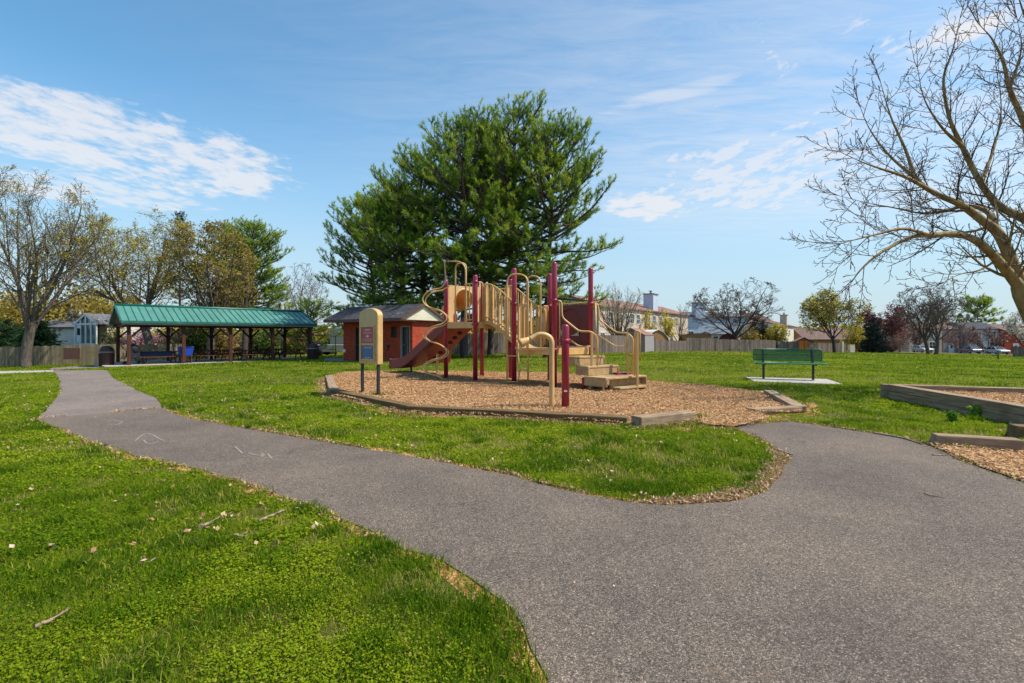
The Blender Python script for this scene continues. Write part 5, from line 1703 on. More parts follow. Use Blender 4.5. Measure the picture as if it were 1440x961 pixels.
def fit(out, base, width, height, depth=None, off=(0, 0), z0=0):
    """scale the skeleton so that the crown has the given width and height above base"""
    A = np.concatenate([np.array(p) for p, _, _ in out])
    mn, mx = np.percentile(A, 1, axis=0), np.percentile(A, 99, axis=0)
    sx = width / (mx[0] - mn[0]); sy = (depth or width) / (mx[1] - mn[1]); sz = height / mx[2]
    res = []
    for p, r, k in out:
        q = np.array(p); f = np.clip(q[:, 2] * sz / (height * .35), 0, 1)
        q = q * [sx, sy, sz]; q[:, 0] += off[0] * f; q[:, 1] += off[1] * f
        rel = (q - [off[0], off[1], height * .5]) / [width * .52, (depth or width) * .52, height * .5]     # ragged dome: pull strays in
        rho = np.sqrt((rel ** 2).sum(1)); m_ = (rho > 1) & (q[:, 2] > height * .3)
        q[m_] = (rel[m_] * ((1 + (rho[m_] - 1) * .25) / rho[m_])[:, None]) * [width * .52, (depth or width) * .52, height * .5] + [off[0], off[1], height * .5]
        res.append((q + np.array(base), np.array(r), k))
    return res


def tubes(out, sides=lambda k, r: 8 if r > .12 else (6 if r > .05 else (4 if r > .02 else 3))):
    mb = MB()
    for p, r, k in out:
        mb.tube(p, r, sides(k, r[0]), caps=False, smooth=True)
    return mb


def leaf_quads(C, size, rng, var, flat=.0, aspect=1.5):
    n = len(C)
    a = rng.normal(size=(n, 3)); a /= np.linalg.norm(a, axis=1, keepdims=True)
    b = rng.normal(size=(n, 3)); b[:, 2] *= (1 - flat)
    b -= a * (a * b).sum(1, keepdims=True); b /= np.linalg.norm(b, axis=1, keepdims=True)
    s = size * rng.uniform(.6, 1.3, (n, 1))
    V = np.stack([C - a * s * aspect / 2, C + b * s / 2, C + a * s * aspect / 2, C - b * s / 2], 1).reshape(-1, 3)
    Fc = np.arange(n * 4).reshape(n, 4)
    return V, Fc, np.repeat(np.clip(var, 0, 1), 4)


def leaves_on(out, levels, per, jitter, size, mat, parent, seed, name='leaves', tipbias=.3, rmax=.5, zmin=None, clump=1.6):
    rng = np.random.RandomState(seed); C = []
    for p, r, k in out:
        if k not in levels: continue
        q = np.asarray(p); n = rng.poisson(per)
        if n == 0: continue
        t = rng.uniform(tipbias, 1, n) * (len(q) - 1); i = np.minimum(t.astype(int), len(q) - 2); f = (t - i)[:, None]
        C.append(q[i] * (1 - f) + q[i + 1] * f + rng.normal(size=(n, 3)) * jitter)
    C = np.concatenate(C)
    if zmin is not None: C = C[C[:, 2] > zmin]
    v = vnoise(C[:, 0] + C[:, 2] * .6, C[:, 1] + C[:, 2] * .8, clump / 2, seed) * .7 + rng.uniform(-.1, .45, len(C))
    V, Fc, var = leaf_quads(C, size, rng, v)
    return fast_mesh(name, V, Fc, M[mat], parent, var, org=ORG[parent.name], nside=4)


def split(out, rcut):
    return [o for o in out if o[1][0] >= rcut], [o for o in out if o[1][0] < rcut]


def make_tree(name, label, base, out, bark, rcut=.05, leaf=None, group='trees round the park', twig=None, cat='tree', zextra=None):
    t = thing(name, label, cat, base, 0, group)
    big, small_ = split(out, rcut)
    tubes(big).build('trunk', M[bark], t)
    cr = None
    if small_:
        cr = tubes(small_, lambda k, r: 3 if r < .02 else 4).build('crown', M[twig or bark], t)
    if leaf:
        for i, L in enumerate(leaf):
            leaves_on(out, parent=(cr if cr else t), seed=11 + i, name='foliage', **L)
    return t


def spreading(seed, trunk_frac=.18, limbs=6, up=.045, dens=1.0, ang=38, wob=.065, rmin=.010, r0=.30):
    lv = [dict(seg=.5, wob=.04, taper=.25, up=.05),
          dict(cnt=limbs, t0=.65, ang=ang, angsd=9, len=6.2, fall=.0, rr=.46, seg=.45, wob=wob, up=.05, taper=.85),
          dict(cnt=int(9 * dens), t0=.18, ang=42, ratio=.52, fall=.45, rr=.5, seg=.35, wob=wob * 1.1, up=up, taper=.8),
          dict(cnt=int(8 * dens), t0=.15, ang=42, ratio=.45, fall=.4, rr=.5, seg=.25, wob=wob * 1.3, up=up, taper=.7),
          dict(cnt=int(6 * dens), t0=.1, ang=40, ratio=.45, fall=.35, rr=.6, seg=.2, wob=wob * 1.5, up=up * .5, taper=.5)]
    T_ = Tree(seed, lv, rmin)
    T_.grow((0, 0, -.2), (0, 0, 1), 2.6, r0, 0)
    return T_.out


# 1. the big budding tree on the left
b0 = D(36, 34.5)
out = fit(spreading(24, limbs=9, dens=1.15, ang=30, r0=.34), b0, 9.4, (515 - 236) / F * 34.5 + .0, 8, off=(.2, 0))
make_tree('budding_tree', 'big forked tree with sparse yellow-green buds beside the left fence', b0, out, 'bark_grey', .05,
          leaf=[dict(levels=(4, 3), per=1.1, jitter=.08, size=.075, mat='leaf_yellow')])
# 2. tall budding tree behind the pavilion
b0 = D(216, 46)
out = fit(spreading(33, limbs=8, dens=1.15, ang=30, r0=.42), b0, 11.8, (508 - 298) / F * 46, 9, off=(-.4, 0))
make_tree('budding_tree', 'tall bare-topped tree behind the left half of the green pavilion roof', b0, out, 'bark_grey', .055,
          leaf=[dict(levels=(4, 3), per=1.8, jitter=.12, size=.10, mat='leaf_yellow', zmin=None)])
# 3. olive-yellow tree
b0 = D(296, 43)
out = fit(spreading(45, limbs=8, dens=.9, ang=32, r0=.36), b0, 7.4, (508 - 312) / F * 43, 7)
make_tree('budding_tree', 'dense olive-yellow tree between the bare tree and the conifer', b0, out, 'bark_grey', .055,
          leaf=[dict(levels=(4, 3), per=3.3, jitter=.18, size=.13, mat='leaf_olive')])
# 5. reddish bare tree right of the pavilion
b0 = D(424, 66)
out = fit(spreading(52, limbs=7, dens=.9, ang=26, r0=.26, rmin=.016), b0, 7.2, (502 - 376) / F * 66, 6)
make_tree('bare_tree', 'pale brown bare tree between the conifer and the big pines', b0, out, 'bark_red', .06)

# hero bare tree on the right: limbs set out by hand, twigs grown on them
hb_ = np.array([12.3, 10.9, 0.0]); hb_[2] = Hz(12.3, 10.9)
def limb(pts): return spline([W(a, b_, d) for a, b_, d in pts], 7)


hero = Tree(77, [dict(seg=.4, wob=.05), dict(per=3.5, t0=.06, ang=42, angsd=12, len=1.5, fall=.45, rr=.36, seg=.12, wob=.06, up=.05, taper=.75),
                 dict(per=6.0, t0=.12, ang=42, angsd=10, ratio=.46, fall=.4, rr=.55, seg=.08, wob=.085, up=.06, taper=.6),
                 dict(per=8.4, t0=.12, ang=44, angsd=12, ratio=.40, fall=.3, rr=.7, seg=.05, wob=.11, up=.05, taper=.4)], .0055)
trunk_ = spline([tuple(hb_), (12.1, 10.9, .8), W(1465, 452, 11.0), W(1446, 420, 11.0)], 6)
limbs_ = [
    (limb([(1446, 420, 11.0), (1429, 398, 11.0), (1407, 371, 10.9), (1380, 344, 10.7), (1349, 330, 10.5), (1308, 331, 10.2), (1281, 334, 10.0), (1241, 354, 9.8), (1212, 378, 9.7), (1194, 402, 9.6)]), .14),
    (limb([(1447, 420, 11.05), (1431, 390, 11.05), (1407, 333, 11.1), (1380, 309, 11.1), (1349, 287, 11.2), (1317, 273, 11.3), (1290, 253, 11.3), (1273, 210, 11.4), (1253, 165, 11.4), (1238, 115, 11.5)]), .155),
    (limb([(1407, 333, 11.1), (1390, 300, 11.4), (1362, 290, 11.7), (1330, 296, 12.0), (1296, 300, 12.1), (1255, 292, 12.2), (1222, 286, 12.2), (1178, 275, 12.2)]), .07),
    (limb([(1317, 273, 11.3), (1275, 250, 11.0), (1240, 238, 10.8), (1212, 228, 10.6), (1182, 214, 10.5)]), .055),
    (limb([(1462, 446, 11.0), (1462, 380, 11.5), (1452, 318, 12.0), (1407, 291, 12.2), (1380, 259, 12.3), (1353, 206, 12.4), (1335, 165, 12.4), (1327, 112, 12.5), (1340, 70, 12.5), (1350, 26, 12.6)]), .15),
    (limb([(1353, 206, 12.4), (1325, 180, 12.0), (1300, 140, 11.8), (1290, 95, 11.7)]), .055),
    (limb([(1452, 318, 12.0), (1462, 240, 11.8), (1442, 178, 11.6), (1420, 125, 11.5), (1411, 88, 11.5), (1395, 55, 11.5), (1376, 34, 11.5)]), .12),
    (limb([(1462, 240, 11.8), (1478, 160, 12.0), (1462, 80, 12.0), (1440, 20, 12.0), (1425, -30, 12.0)]), .10),
    (limb([(1420, 125, 11.5), (1436, 70, 11.2), (1430, 25, 11.0)]), .05),
    (limb([(1407, 362, 11.0), (1378, 380, 10.7), (1350, 386, 10.5), (1326, 398, 10.3)]), .035),
    (limb([(1308, 331, 10.2), (1270, 322, 9.7), (1232, 330, 9.5), (1200, 338, 9.4), (1182, 343, 9.4)]), .045),
    (limb([(1290, 253, 11.3), (1250, 218, 11.8), (1222, 180, 12.0), (1206, 140, 12.1)]), .045),
    (limb([(1462, 380, 11.5), (1520, 300, 11.5), (1560, 200, 11.5), (1590, 100, 11.5)]), .14),
    (limb([(1520, 300, 11.5), (1500, 220, 10.6), (1470, 150, 10.2), (1445, 110, 10.0)]), .07),
    (limb([(1380, 259, 12.3), (1400, 200, 12.8), (1408, 150, 13.0), (1400, 90, 13.1)]), .05)]
trunk_ += [W(1440, 412, 11.0), W(1433, 402, 11.02), W(1426, 392, 11.03)]
nt_ = len(trunk_)
hero.out.append((trunk_, [.36 - .13 * i / (nt_ - 4) if i < nt_ - 3 else (.205, .15, .04)[i - nt_ + 3] for i in range(nt_)], 0))
for pts, r in limbs_:
    n = len(pts); rad = [max(.007, r * (1 - .965 * (i / (n - 1)) ** .72)) for i in range(n)]
    hero.out.append((pts, rad, 0))
    e_ = _n(tuple(np.array(pts[-1]) - np.array(pts[-2])))
    for _ in range(3): hero.grow(tuple(pts[-1]), _n(tuple(e_[x] + hero.g.gauss(0, .28) for x in range(3))), hero.g.uniform(.5, .9), .010, 1)
    L = sum(np.linalg.norm(np.array(pts[i + 1]) - np.array(pts[i])) for i in range(n - 1))
    q = hero.lv[1]; m = int(L * q['per']); az = hero.g.uniform(0, 6)
    for j in range(m):
        t = .10 + .9 * (j + hero.g.random()) / m; i = min(n - 2, int(t * (n - 1)))
        dd = _n(tuple(np.array(pts[i + 1]) - np.array(pts[i]))); az += 2.4 + hero.g.uniform(-.5, .5)
        ang = R(max(15, hero.g.gauss(46, 12))); pp = perp(dd, az)
        D_ = _n(tuple(dd[x] * math.cos(ang) + pp[x] * math.sin(ang) for x in range(3)))
        hero.grow(tuple(pts[i]), D_, q['len'] * hero.g.uniform(.45, 1.15) * (1 - .45 * t), max(.010, rad[i] * .34), 1)
make_tree('bare_tree', 'large bare tree leaning in from the photo edge over the raised bed', tuple(hb_), hero.out, 'bark_gold', .028, twig='twig_dark')

# ---- pines
def pine(seed, height, spread, z_low, lean=(0, 0), rmin=.012, bulge=.42, per=3.2, tilt0=0, tilt1=40, zk=.9):
    """returns skeleton + plume positions"""
    g = random.Random(seed); out = []; C = []; Dr = []; Tp = []
    n = 14; tp = [(lean[0] * (i / n) ** 1.5 + g.gauss(0, .03), lean[1] * (i / n) ** 1.5 + g.gauss(0, .03), height * .97 * i / n - .1) for i in range(n + 1)]
    out.append((tp, [max(.03, .27 * (1 - .93 * i / n)) for i in range(n + 1)], 0))
    z = z_low
    def at(z):
        f = min(n - 1e-3, max(0, (z + .1) / (height * .97) * n)); i = int(f); f -= i
        return tuple(tp[i][x] * (1 - f) + tp[i + 1][x] * f for x in range(3))
    az = g.uniform(0, 6)
    while z < height * .985:
        u = (z - z_low) / (height - z_low)
        prof = min(1.0, (u / bulge) ** .5 * .35 + .65) if u < bulge else max(.08, (1 - ((u - bulge) / (1 - bulge)) ** 1.9) ** .74)
        cnt = g.choice((4, 4, 5, 5))
        az += g.uniform(.3, 1.2)
        for j in range(cnt):
            a = az + j * 6.283 / cnt + g.gauss(0, .25)
            L = spread * prof * g.uniform(.62, 1.12)
            el = R(tilt0 + (tilt1 - tilt0) * u ** 1.3 + g.gauss(0, 7))
            d = (math.cos(a) * math.cos(el), math.sin(a) * math.cos(el), math.sin(el))
            p = at(z + g.uniform(-.15, .15)); m = max(3, int(L / .38)); st = L / m; pts = [p]; dirs = [d]
            for i in range(m):
                d = _n((d[0] + g.gauss(0, .07), d[1] + g.gauss(0, .07), d[2] + g.gauss(0, .04) + .035 + .02 * i / m - (.05 if (u < .4 and i < m * .5) else 0)))
                p = (p[0] + d[0] * st, p[1] + d[1] * st, p[2] + d[2] * st); pts.append(p); dirs.append(d)
            out.append((pts, [max(rmin, (.018 + .017 * L) * (1 - .8 * i / m)) for i in range(m + 1)], 1))
            # branchlets on the outer part, each ending in plumes
            k = max(2, int(L * per)); s0 = .30 if L > 1.5 else .1
            for i in range(k + 1):
                t = s0 + (1 - s0) * (i + g.uniform(.1, .9)) / (k + .6); ii = min(m - 1, int(t * m))
                q = pts[ii]; dd = dirs[ii]
                if i == k: q = pts[-1]; dd = dirs[-1]; bl = .3
                else: bl = g.uniform(.45, 1.1) * min(1.5, .40 + L * .26) * (1.2 - .5 * t)
                sgn = 1 if i % 2 else -1
                side = _n((-dd[1] * sgn, dd[0] * sgn, g.uniform(-.1, .45)))
                bd = _n(tuple(dd[x] * .75 + side[x] * (.9 if i < k else .1) for x in range(3)))
                e = q; bp = [q]; bd2 = bd; nb = max(2, int(bl / .2))
                for w in range(nb):
                    bd2 = _n((bd2[0] + g.gauss(0, .1), bd2[1] + g.gauss(0, .1), bd2[2] + .10))
                    e = (e[0] + bd2[0] * bl / nb, e[1] + bd2[1] * bl / nb, e[2] + bd2[2] * bl / nb); bp.append(e)
                    if w >= nb * .3:
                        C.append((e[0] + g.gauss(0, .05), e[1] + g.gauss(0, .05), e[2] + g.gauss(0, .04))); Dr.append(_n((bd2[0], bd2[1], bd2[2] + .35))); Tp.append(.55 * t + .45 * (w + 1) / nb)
                        if g.random() < .55:
                            sd = _n((bd2[0] + g.gauss(0, .7), bd2[1] + g.gauss(0, .7), bd2[2] + .3))
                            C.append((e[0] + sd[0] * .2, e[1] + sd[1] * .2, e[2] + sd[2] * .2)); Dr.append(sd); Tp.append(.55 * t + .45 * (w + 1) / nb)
                out.append((bp, [rmin] * len(bp), 2))
        z += zk * g.uniform(.46, .86) * (1.12 - .45 * u)
    return out, np.array(C), np.array(Dr), np.array(Tp)


def plumes(C, Dr, seed, m=20, ln=.25, wd=.031, cone=.60, tp=None):
    rng = np.random.RandomState(seed); n = len(C)
    C = np.repeat(C, m, 0); D_ = np.repeat(Dr, m, 0)
    u = rng.uniform(-.5, .5, (n * m, 1))
    d = D_ + rng.normal(size=(n * m, 3)) * cone; d /= np.linalg.norm(d, axis=1, keepdims=True)
    base = C + D_ * u * ln * .9
    L = ln * rng.uniform(.7, 1.25, (n * m, 1))
    s = np.cross(d, rng.normal(size=(n * m, 3))); s /= np.linalg.norm(s, axis=1, keepdims=True)
    V = np.stack([base - s * wd / 2, base + s * wd / 2, base + d * L], 1).reshape(-1, 3)
    v0 = vnoise(C[::m, 0] + C[::m, 2] * .7, C[::m, 1] + C[::m, 2] * .5, .8, seed) * .55 + rng.normal(.0, .14, n)
    v0 = v0 + (.10 if tp is None else (tp - .52) * 1.0)  # lighter tips: new growth, plus sunlit outer clumps painted into the tone
    v = np.repeat(v0, m) + np.tile(np.linspace(-.05, .05, m), n) + rng.uniform(-.05, .25, n * m)
    return V, np.arange(n * m * 3).reshape(-1, 3), np.repeat(np.clip(v, 0, 1), 3)


def pine_tree(px, d, ytop, spread, zl, seed, label, lean=(0, 0), mat='pine', group='pines behind the playground', bark='bark_pine', pl=None, per=3.3, **kw):
    b0 = D(px, d); h = W(px, ytop, d)[2] - b0[2]
    out, C, Dr, Tp = pine(seed, h, spread, zl, lean, per=per, **kw)
    t = thing('pine_tree', label, 'tree', b0, 0, group)
    out = [(np.array(p) + np.array(b0), np.array(r), k) for p, r, k in out]
    tr = tubes([o for o in out if o[2] < 2]).build('trunk', M[bark], t)
    tubes([o for o in out if o[2] == 2], lambda k, r: 3).build('twigs', M[bark], t)
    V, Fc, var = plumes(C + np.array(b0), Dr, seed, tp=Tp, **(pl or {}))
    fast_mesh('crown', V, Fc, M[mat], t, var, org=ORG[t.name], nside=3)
    return t


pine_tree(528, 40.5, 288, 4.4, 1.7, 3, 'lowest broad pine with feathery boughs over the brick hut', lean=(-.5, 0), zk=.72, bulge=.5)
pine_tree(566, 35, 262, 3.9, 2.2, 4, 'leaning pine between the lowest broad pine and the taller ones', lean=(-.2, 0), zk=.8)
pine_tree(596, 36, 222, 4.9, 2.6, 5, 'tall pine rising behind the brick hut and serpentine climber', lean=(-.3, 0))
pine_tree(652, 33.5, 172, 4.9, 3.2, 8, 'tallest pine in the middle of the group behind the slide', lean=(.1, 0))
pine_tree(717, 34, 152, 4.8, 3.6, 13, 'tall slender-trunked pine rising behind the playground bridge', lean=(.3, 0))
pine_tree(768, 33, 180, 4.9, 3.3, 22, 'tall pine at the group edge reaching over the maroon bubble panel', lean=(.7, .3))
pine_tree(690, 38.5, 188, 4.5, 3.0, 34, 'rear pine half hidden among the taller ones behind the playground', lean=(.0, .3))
# conifers left of the hut
pine_tree(352, 54, 316, 4.6, 3.0, 41, 'dark layered conifer behind the middle of the pavilion roof', group='conifers behind the pavilion', lean=(.3, 0), zk=.62)
pine_tree(318, 58, 314, 3.4, 4.0, 43, 'conifer top showing between the olive-yellow tree and the layered conifer', group='conifers behind the pavilion')
pine_tree(253, 75, 298, 2.2, 5.0, 47, 'thin dark conifer spire poking above the olive-yellow tree', mat='pine_dark', group='conifers behind the pavilion', per=1.8)
pine_tree(437, 44, 432, 3.2, .7, 51, 'low conifer with drooping boughs beside the far trash can', group='conifers behind the pavilion', bulge=.5)
pine_tree(1375, 128, 424, 5.6, 6.5, 53, 'flat-topped green pine behind the light grey townhouse', group='conifers across the field', pl=dict(ln=.6, wd=.10, m=10), per=1.4)


# spruce: short stiff needles on drooping whorls
def spruce(px, d, ytop, spread, seed, label, mat='spruce', group='spruces near the houses', zl=.4, m=8):
    b0 = D(px, d); h = W(px, ytop, d)[2] - b0[2]; g = random.Random(seed); out = []; C = []; Dr = []
    out.append(([(0, 0, -.1), (0, 0, h * .5), (0, 0, h)], [.16, .1, .02], 0)); z = zl
    while z < h - .1:
        u = (z - zl) / (h - zl); L0 = spread * (1 - u) ** .85 + .08
        for j in range(max(4, int(11 * (1 - u) + 3))):
            a = g.uniform(0, 6.283); L = L0 * g.uniform(.75, 1.1); dz = -.18 + .5 * u
            pts = []
            for i in range(5):
                t = i / 4; pts.append((math.cos(a) * L * t, math.sin(a) * L * t, z + L * (dz * t + .16 * t * t)))
            out.append((pts, [.02, .016, .012, .01, .008], 1))
            for k in range(max(3, int(L * 9))):
                t = g.uniform(.15, 1); q = (math.cos(a) * L * t + g.gauss(0, .10 + .1 * L), math.sin(a) * L * t + g.gauss(0, .10 + .1 * L), z + L * (dz * t + .16 * t * t) + g.gauss(-.03, .05))
                C.append(q); Dr.append(_n((math.cos(a), math.sin(a), .1)))
        z += h * .035
    t = thing('spruce_tree', label, 'tree', b0, 0, group)
    tubes([(np.array(p) + np.array(b0), np.array(r), k) for p, r, k in out]).build('trunk', M['bark_dark'], t)
    V, Fc, var = plumes(np.array(C) + np.array(b0), np.array(Dr), seed, m=m, ln=.26, wd=.06, cone=.6)
    fast_mesh('crown', V, Fc, M[mat], t, var, org=ORG[t.name], nside=3)
    return t


spruce(1227.5, 84, 442, 2.15, 3, 'dark blue-green spruce at the field edge beside the yellow-green tree')
spruce(52, 45, 444, 2.1, 5, 'dark shaggy spruce right behind the big left tree trunk', mat='pine_dark')
spruce(10, 47, 448, 2.6, 6, 'dark evergreen behind the fence at the photo edge', mat='pine_dark')
spruce(1073, 82, 449, 1.4, 7, 'narrow dark evergreen between two yellow-green shrubs')
spruce(1061, 88, 446, 1.5, 8, 'bluish evergreen behind the shrubs under the wide bare tree')

# ---- deciduous trees to the right
def upright_tree(seed, limbs=9, ang=24, dens=1.0, rmin=.014, r0=.2):
    lv = [dict(seg=.3, wob=.05, taper=.2, up=.05), dict(cnt=limbs, t0=.3, ang=ang, angsd=9, len=4.5, fall=0, rr=.55, seg=.4, wob=.06, up=.04, taper=.85),
          dict(cnt=int(9 * dens), t0=.12, ang=26, ratio=.55, fall=.5, rr=.5, seg=.3, wob=.08, up=.06, taper=.8), dict(cnt=int(8 * dens), t0=.12, ang=28, ratio=.45, fall=.4, rr=.55, seg=.25, wob=.1, up=.05, taper=.6)]
    T_ = Tree(seed, lv, rmin); T_.grow((0, 0, -.1), (0, 0, 1), 1.0, r0, 0); return T_.out


b0 = D(871, 53)
out = fit(upright_tree(61, 11, 25, 1.1), b0, 5.8, (496 - 397) / F * 53, 5)
make_tree('bare_tree', 'vase-shaped pale twiggy tree beside the pines and the stair handrail', b0, out, 'bark_grey', .05, twig='twig_tan',
          leaf=[dict(levels=(3,), per=1.1, jitter=.06, size=.07, mat='blossom_white')])
b0 = D(929, 69)
out = fit(upright_tree(62, 7, 32, .8), b0, 4.4, (492 - 431) / F * 69, 4)
make_tree('yellow_tree', 'small yellow-leaved tree in front of the long tan row house', b0, out, 'bark_dark', .05, leaf=[dict(levels=(3, 2), per=4.5, jitter=.16, size=.16, mat='leaf_yellow')])
b0 = D(955, 72)
out = fit(upright_tree(63, 6, 36, .8), b0, 6.0, (492 - 424) / F * 72, 5)
make_tree('bare_tree', 'thin open bare tree in front of the boxed blue-grey chimney', b0, out, 'bark_grey', .05, twig='twig_tan', leaf=[dict(levels=(3,), per=.5, jitter=.1, size=.1, mat='leaf_olive')])
b0 = D(1036, 74)
out = fit(spreading(64, limbs=9, dens=.9, ang=46, r0=.34, rmin=.020), b0, 13.2, (491 - 388) / F * 74, 10)
make_tree('bare_tree', 'wide dark bare tree standing behind the middle of the grey fence', b0, out, 'bark_dark', .06, twig='bark_dark',
          leaf=[dict(levels=(4,), per=.25, jitter=.1, size=.13, mat='leaf_olive')])
b0 = D(1173.5, 76)
out = fit(spreading(65, limbs=9, dens=.9, ang=40, r0=.26, rmin=.018), b0, 9.4, (490 - 402) / F * 76, 8)
make_tree('budding_tree', 'round yellow-green tree in front of the grey fence end', b0, out, 'bark_dark', .06, twig='bark_dark',
          leaf=[dict(levels=(4, 3), per=1.7, jitter=.18, size=.16, mat='leaf_yellow'), dict(levels=(4,), per=.8, jitter=.2, size=.15, mat='leaf_green')])
b0 = D(1243, 98)
out = fit(spreading(66, limbs=8, dens=.85, ang=40, r0=.3, rmin=.024), b0, 8.6, (494 - 427) / F * 98, 7)
make_tree('red_tree', 'red-budding tree behind the dark blue-green spruce', b0, out, 'bark_dark', .06, leaf=[dict(levels=(4, 3), per=2.6, jitter=.25, size=.24, mat='leaf_red')])
for px, off, sd in ((1305.5, -.6, 67), (1316, .6, 68)):
    b0 = D(px, 82 if sd == 67 else 79)
    out = fit(spreading(sd, limbs=9, dens=.9, ang=33, r0=.30, rmin=.020), b0, 9.2, (494.5 - (396 if sd == 67 else 388)) / F * 80, 8, off=(off * 1.5, 0))
    make_tree('bare_tree', 'dark bare tree by the white car, darker of the close pair' if sd == 67 else 'dark bare tree by the white car, forking low with the wider crown', b0, out, 'bark_grey', .05, twig='bark_grey')
for px, d, yt, w, sd, lab, lf, mt in ((1266, 104, 452, 5.0, 71, 'russet twiggy shrub tree right of the dark spruce', 'leaf_wine', 'bark_red'),
                              (1290, 108, 456, 4.0, 76, 'reddish twiggy tree before the tan stone townhouse', 'leaf_wine', 'bark_red'),
                              (1350, 106, 455, 6.5, 72, 'reddish twiggy tree before the brownish townhouse', 'leaf_wine', 'bark_red'),
                              (1392, 105, 458, 6.0, 73, 'low forked wine-coloured tree before the light grey townhouse', 'leaf_wine', 'bark_dark'),
                              (1447, 72, 430, 6.2, 74, 'white blossoming tree at the photo edge beside the brick townhouse', 'blossom_white', 'bark_dark'),
                              (1330, 122, 446, 6.0, 75, 'olive tree top showing behind the townhouse roofs', 'leaf_olive', 'bark_grey')):
    b0 = D(px, d); hgt = W(px, yt, d)[2] - b0[2]
    out = fit(upright_tree(sd, 7, 40, .9, rmin=.022), b0, w, hgt, w)
    make_tree('blossom_tree' if 'blossom' in lab else 'small_tree', lab, b0, out, mt, .05, leaf=[dict(levels=(3, 2), per=2.2 if lf != 'blossom_white' else 5, jitter=.2, size=.2, mat=lf)])


# ---- shrubs: many stems with leaves
def shrub(px, d, ytop, w, leaf, seed, label, per=5, size=.14, name='garden_shrub', ybase=None, group='shrubs beyond the fences', bark='bark_dark', dep=None, jit=.22):
    b0 = D(px, d); hgt = W(px, ytop, d)[2] - b0[2]
    lv = [dict(seg=.2, wob=.05, taper=.2), dict(cnt=11, t0=.05, ang=36, angsd=16, len=2.4, fall=0, rr=.6, seg=.3, wob=.1, up=.05, taper=.8),
          dict(cnt=9, t0=.1, ang=45, ratio=.5, fall=.3, rr=.5, seg=.25, wob=.12, up=.02, taper=.6), dict(cnt=6, t0=.1, ang=45, ratio=.5, fall=.3, rr=.6, seg=.2, wob=.15, taper=.5)]
    T_ = Tree(seed, lv, .014); T_.grow((0, 0, -.1), (0, 0, 1), .5, .12, 0)
    out = fit(T_.out, b0, w, hgt, dep or w)
    return make_tree(name, label, b0, out, bark, .045, leaf=[dict(levels=(2, 3), per=per, jitter=jit, size=size, mat=leaf, tipbias=.1)], group=group, cat='shrub')


shrub(90, 58, 398, 9.0, 'leaf_olive', 81, 'big olive-gold bush tree behind the low grey bungalow', per=9, size=.26, jit=.35)
shrub(140, 56, 412, 8.5, 'leaf_olive', 82, 'big olive bush tree behind the tan shed and trash can', per=9, size=.26, jit=.35)
shrub(165, 62, 412, 6.0, 'leaf_yellow', 83, 'golden bush showing above the pavilion gable', per=7, size=.24, jit=.3)
shrub(20, 60, 415, 7.0, 'leaf_olive', 84, 'olive bush behind the big left tree at the photo edge', per=8, size=.26, jit=.35)
shrub(158, 52, 462, 3.4, 'leaf_green', 85, 'dark green shrub between the trash can and the pavilion end', per=4)
shrub(196, 50, 466, 3.6, 'blossom_pink', 86, 'pink blossoming shrub behind the pavilion left of the thick trunk', per=5)
shrub(238, 52, 463, 4.2, 'blossom_pink', 87, 'pink blossoming shrub behind the pavilion right of the thick trunk', per=5)
shrub(268, 46, 456, 4.0, 'leaf_green', 88, 'dark green shrub behind the pavilion above the blue tub', per=4.5)
shrub(305, 47, 462, 3.6, 'leaf_olive', 89, 'olive undergrowth shrub seen through the middle of the pavilion', per=3.6)
shrub(335, 52, 468, 4.6, 'leaf_wine', 90, 'brownish shrub seen through the pavilion behind the tables', per=2.6)
shrub(372, 46, 462, 3.2, 'leaf_green', 91, 'fresh green shrub seen through the right half of the pavilion', per=4.5)
shrub(409, 54, 458, 3.6, 'leaf_olive', 92, 'olive twiggy shrub beside the pavilion end post', per=2.2)
shrub(425, 60, 472, 5.0, 'leaf_olive', 93, 'olive shrub behind the tawny brown fence', per=3)
shrub(1055, 79, 458, 4.2, 'leaf_olive', 94, 'yellow-green shrub behind the fence under the wide bare tree', per=4.5)
shrub(1092, 80, 456, 2.8, 'leaf_yellow', 95, 'bright yellow-green shrub beside the far cream row house', per=4.5)
shrub(1206, 90, 456, 4.5, 'leaf_yellow', 96, 'yellow shrub between the round tree and the dark spruce', per=4)
shrub(1255, 96, 474, 5.0, 'leaf_wine', 97, 'low russet shrub beside the utility cabinet', per=3)
# trunks seen through the pavilion
for px, d, r, bk, lab in ((296, 44, .30, 'bark_dark', 'dark thick tree trunk seen through the middle of the pavilion'), (343.5, 43, .26, 'bark_dark', 'dark straight tree trunk seen through the right half of the pavilion'), (315.5, 47, .16, 'twig_tan', 'pale thin tree trunk seen through the pavilion')):
    b0 = D(px, d); T_ = Tree(int(px), [dict(seg=.6, wob=.03, taper=.4), dict(cnt=9, t0=.45, ang=50, len=2.2, fall=.4, rr=.4, seg=.4, wob=.1, up=.05, taper=.8), dict(cnt=6, t0=.2, ang=40, ratio=.5, rr=.5, seg=.3, wob=.1, taper=.6)], .015)
    T_.grow((b0[0], b0[1], b0[2] - .2), (0, 0, 1), 7.0, r, 0)
    make_tree('bare_tree', lab, b0, [(np.array(p), np.array(rr), k) for p, rr, k in T_.out], bk, .05, leaf=[dict(levels=(2,), per=2.0, jitter=.2, size=.16, mat='leaf_olive')])
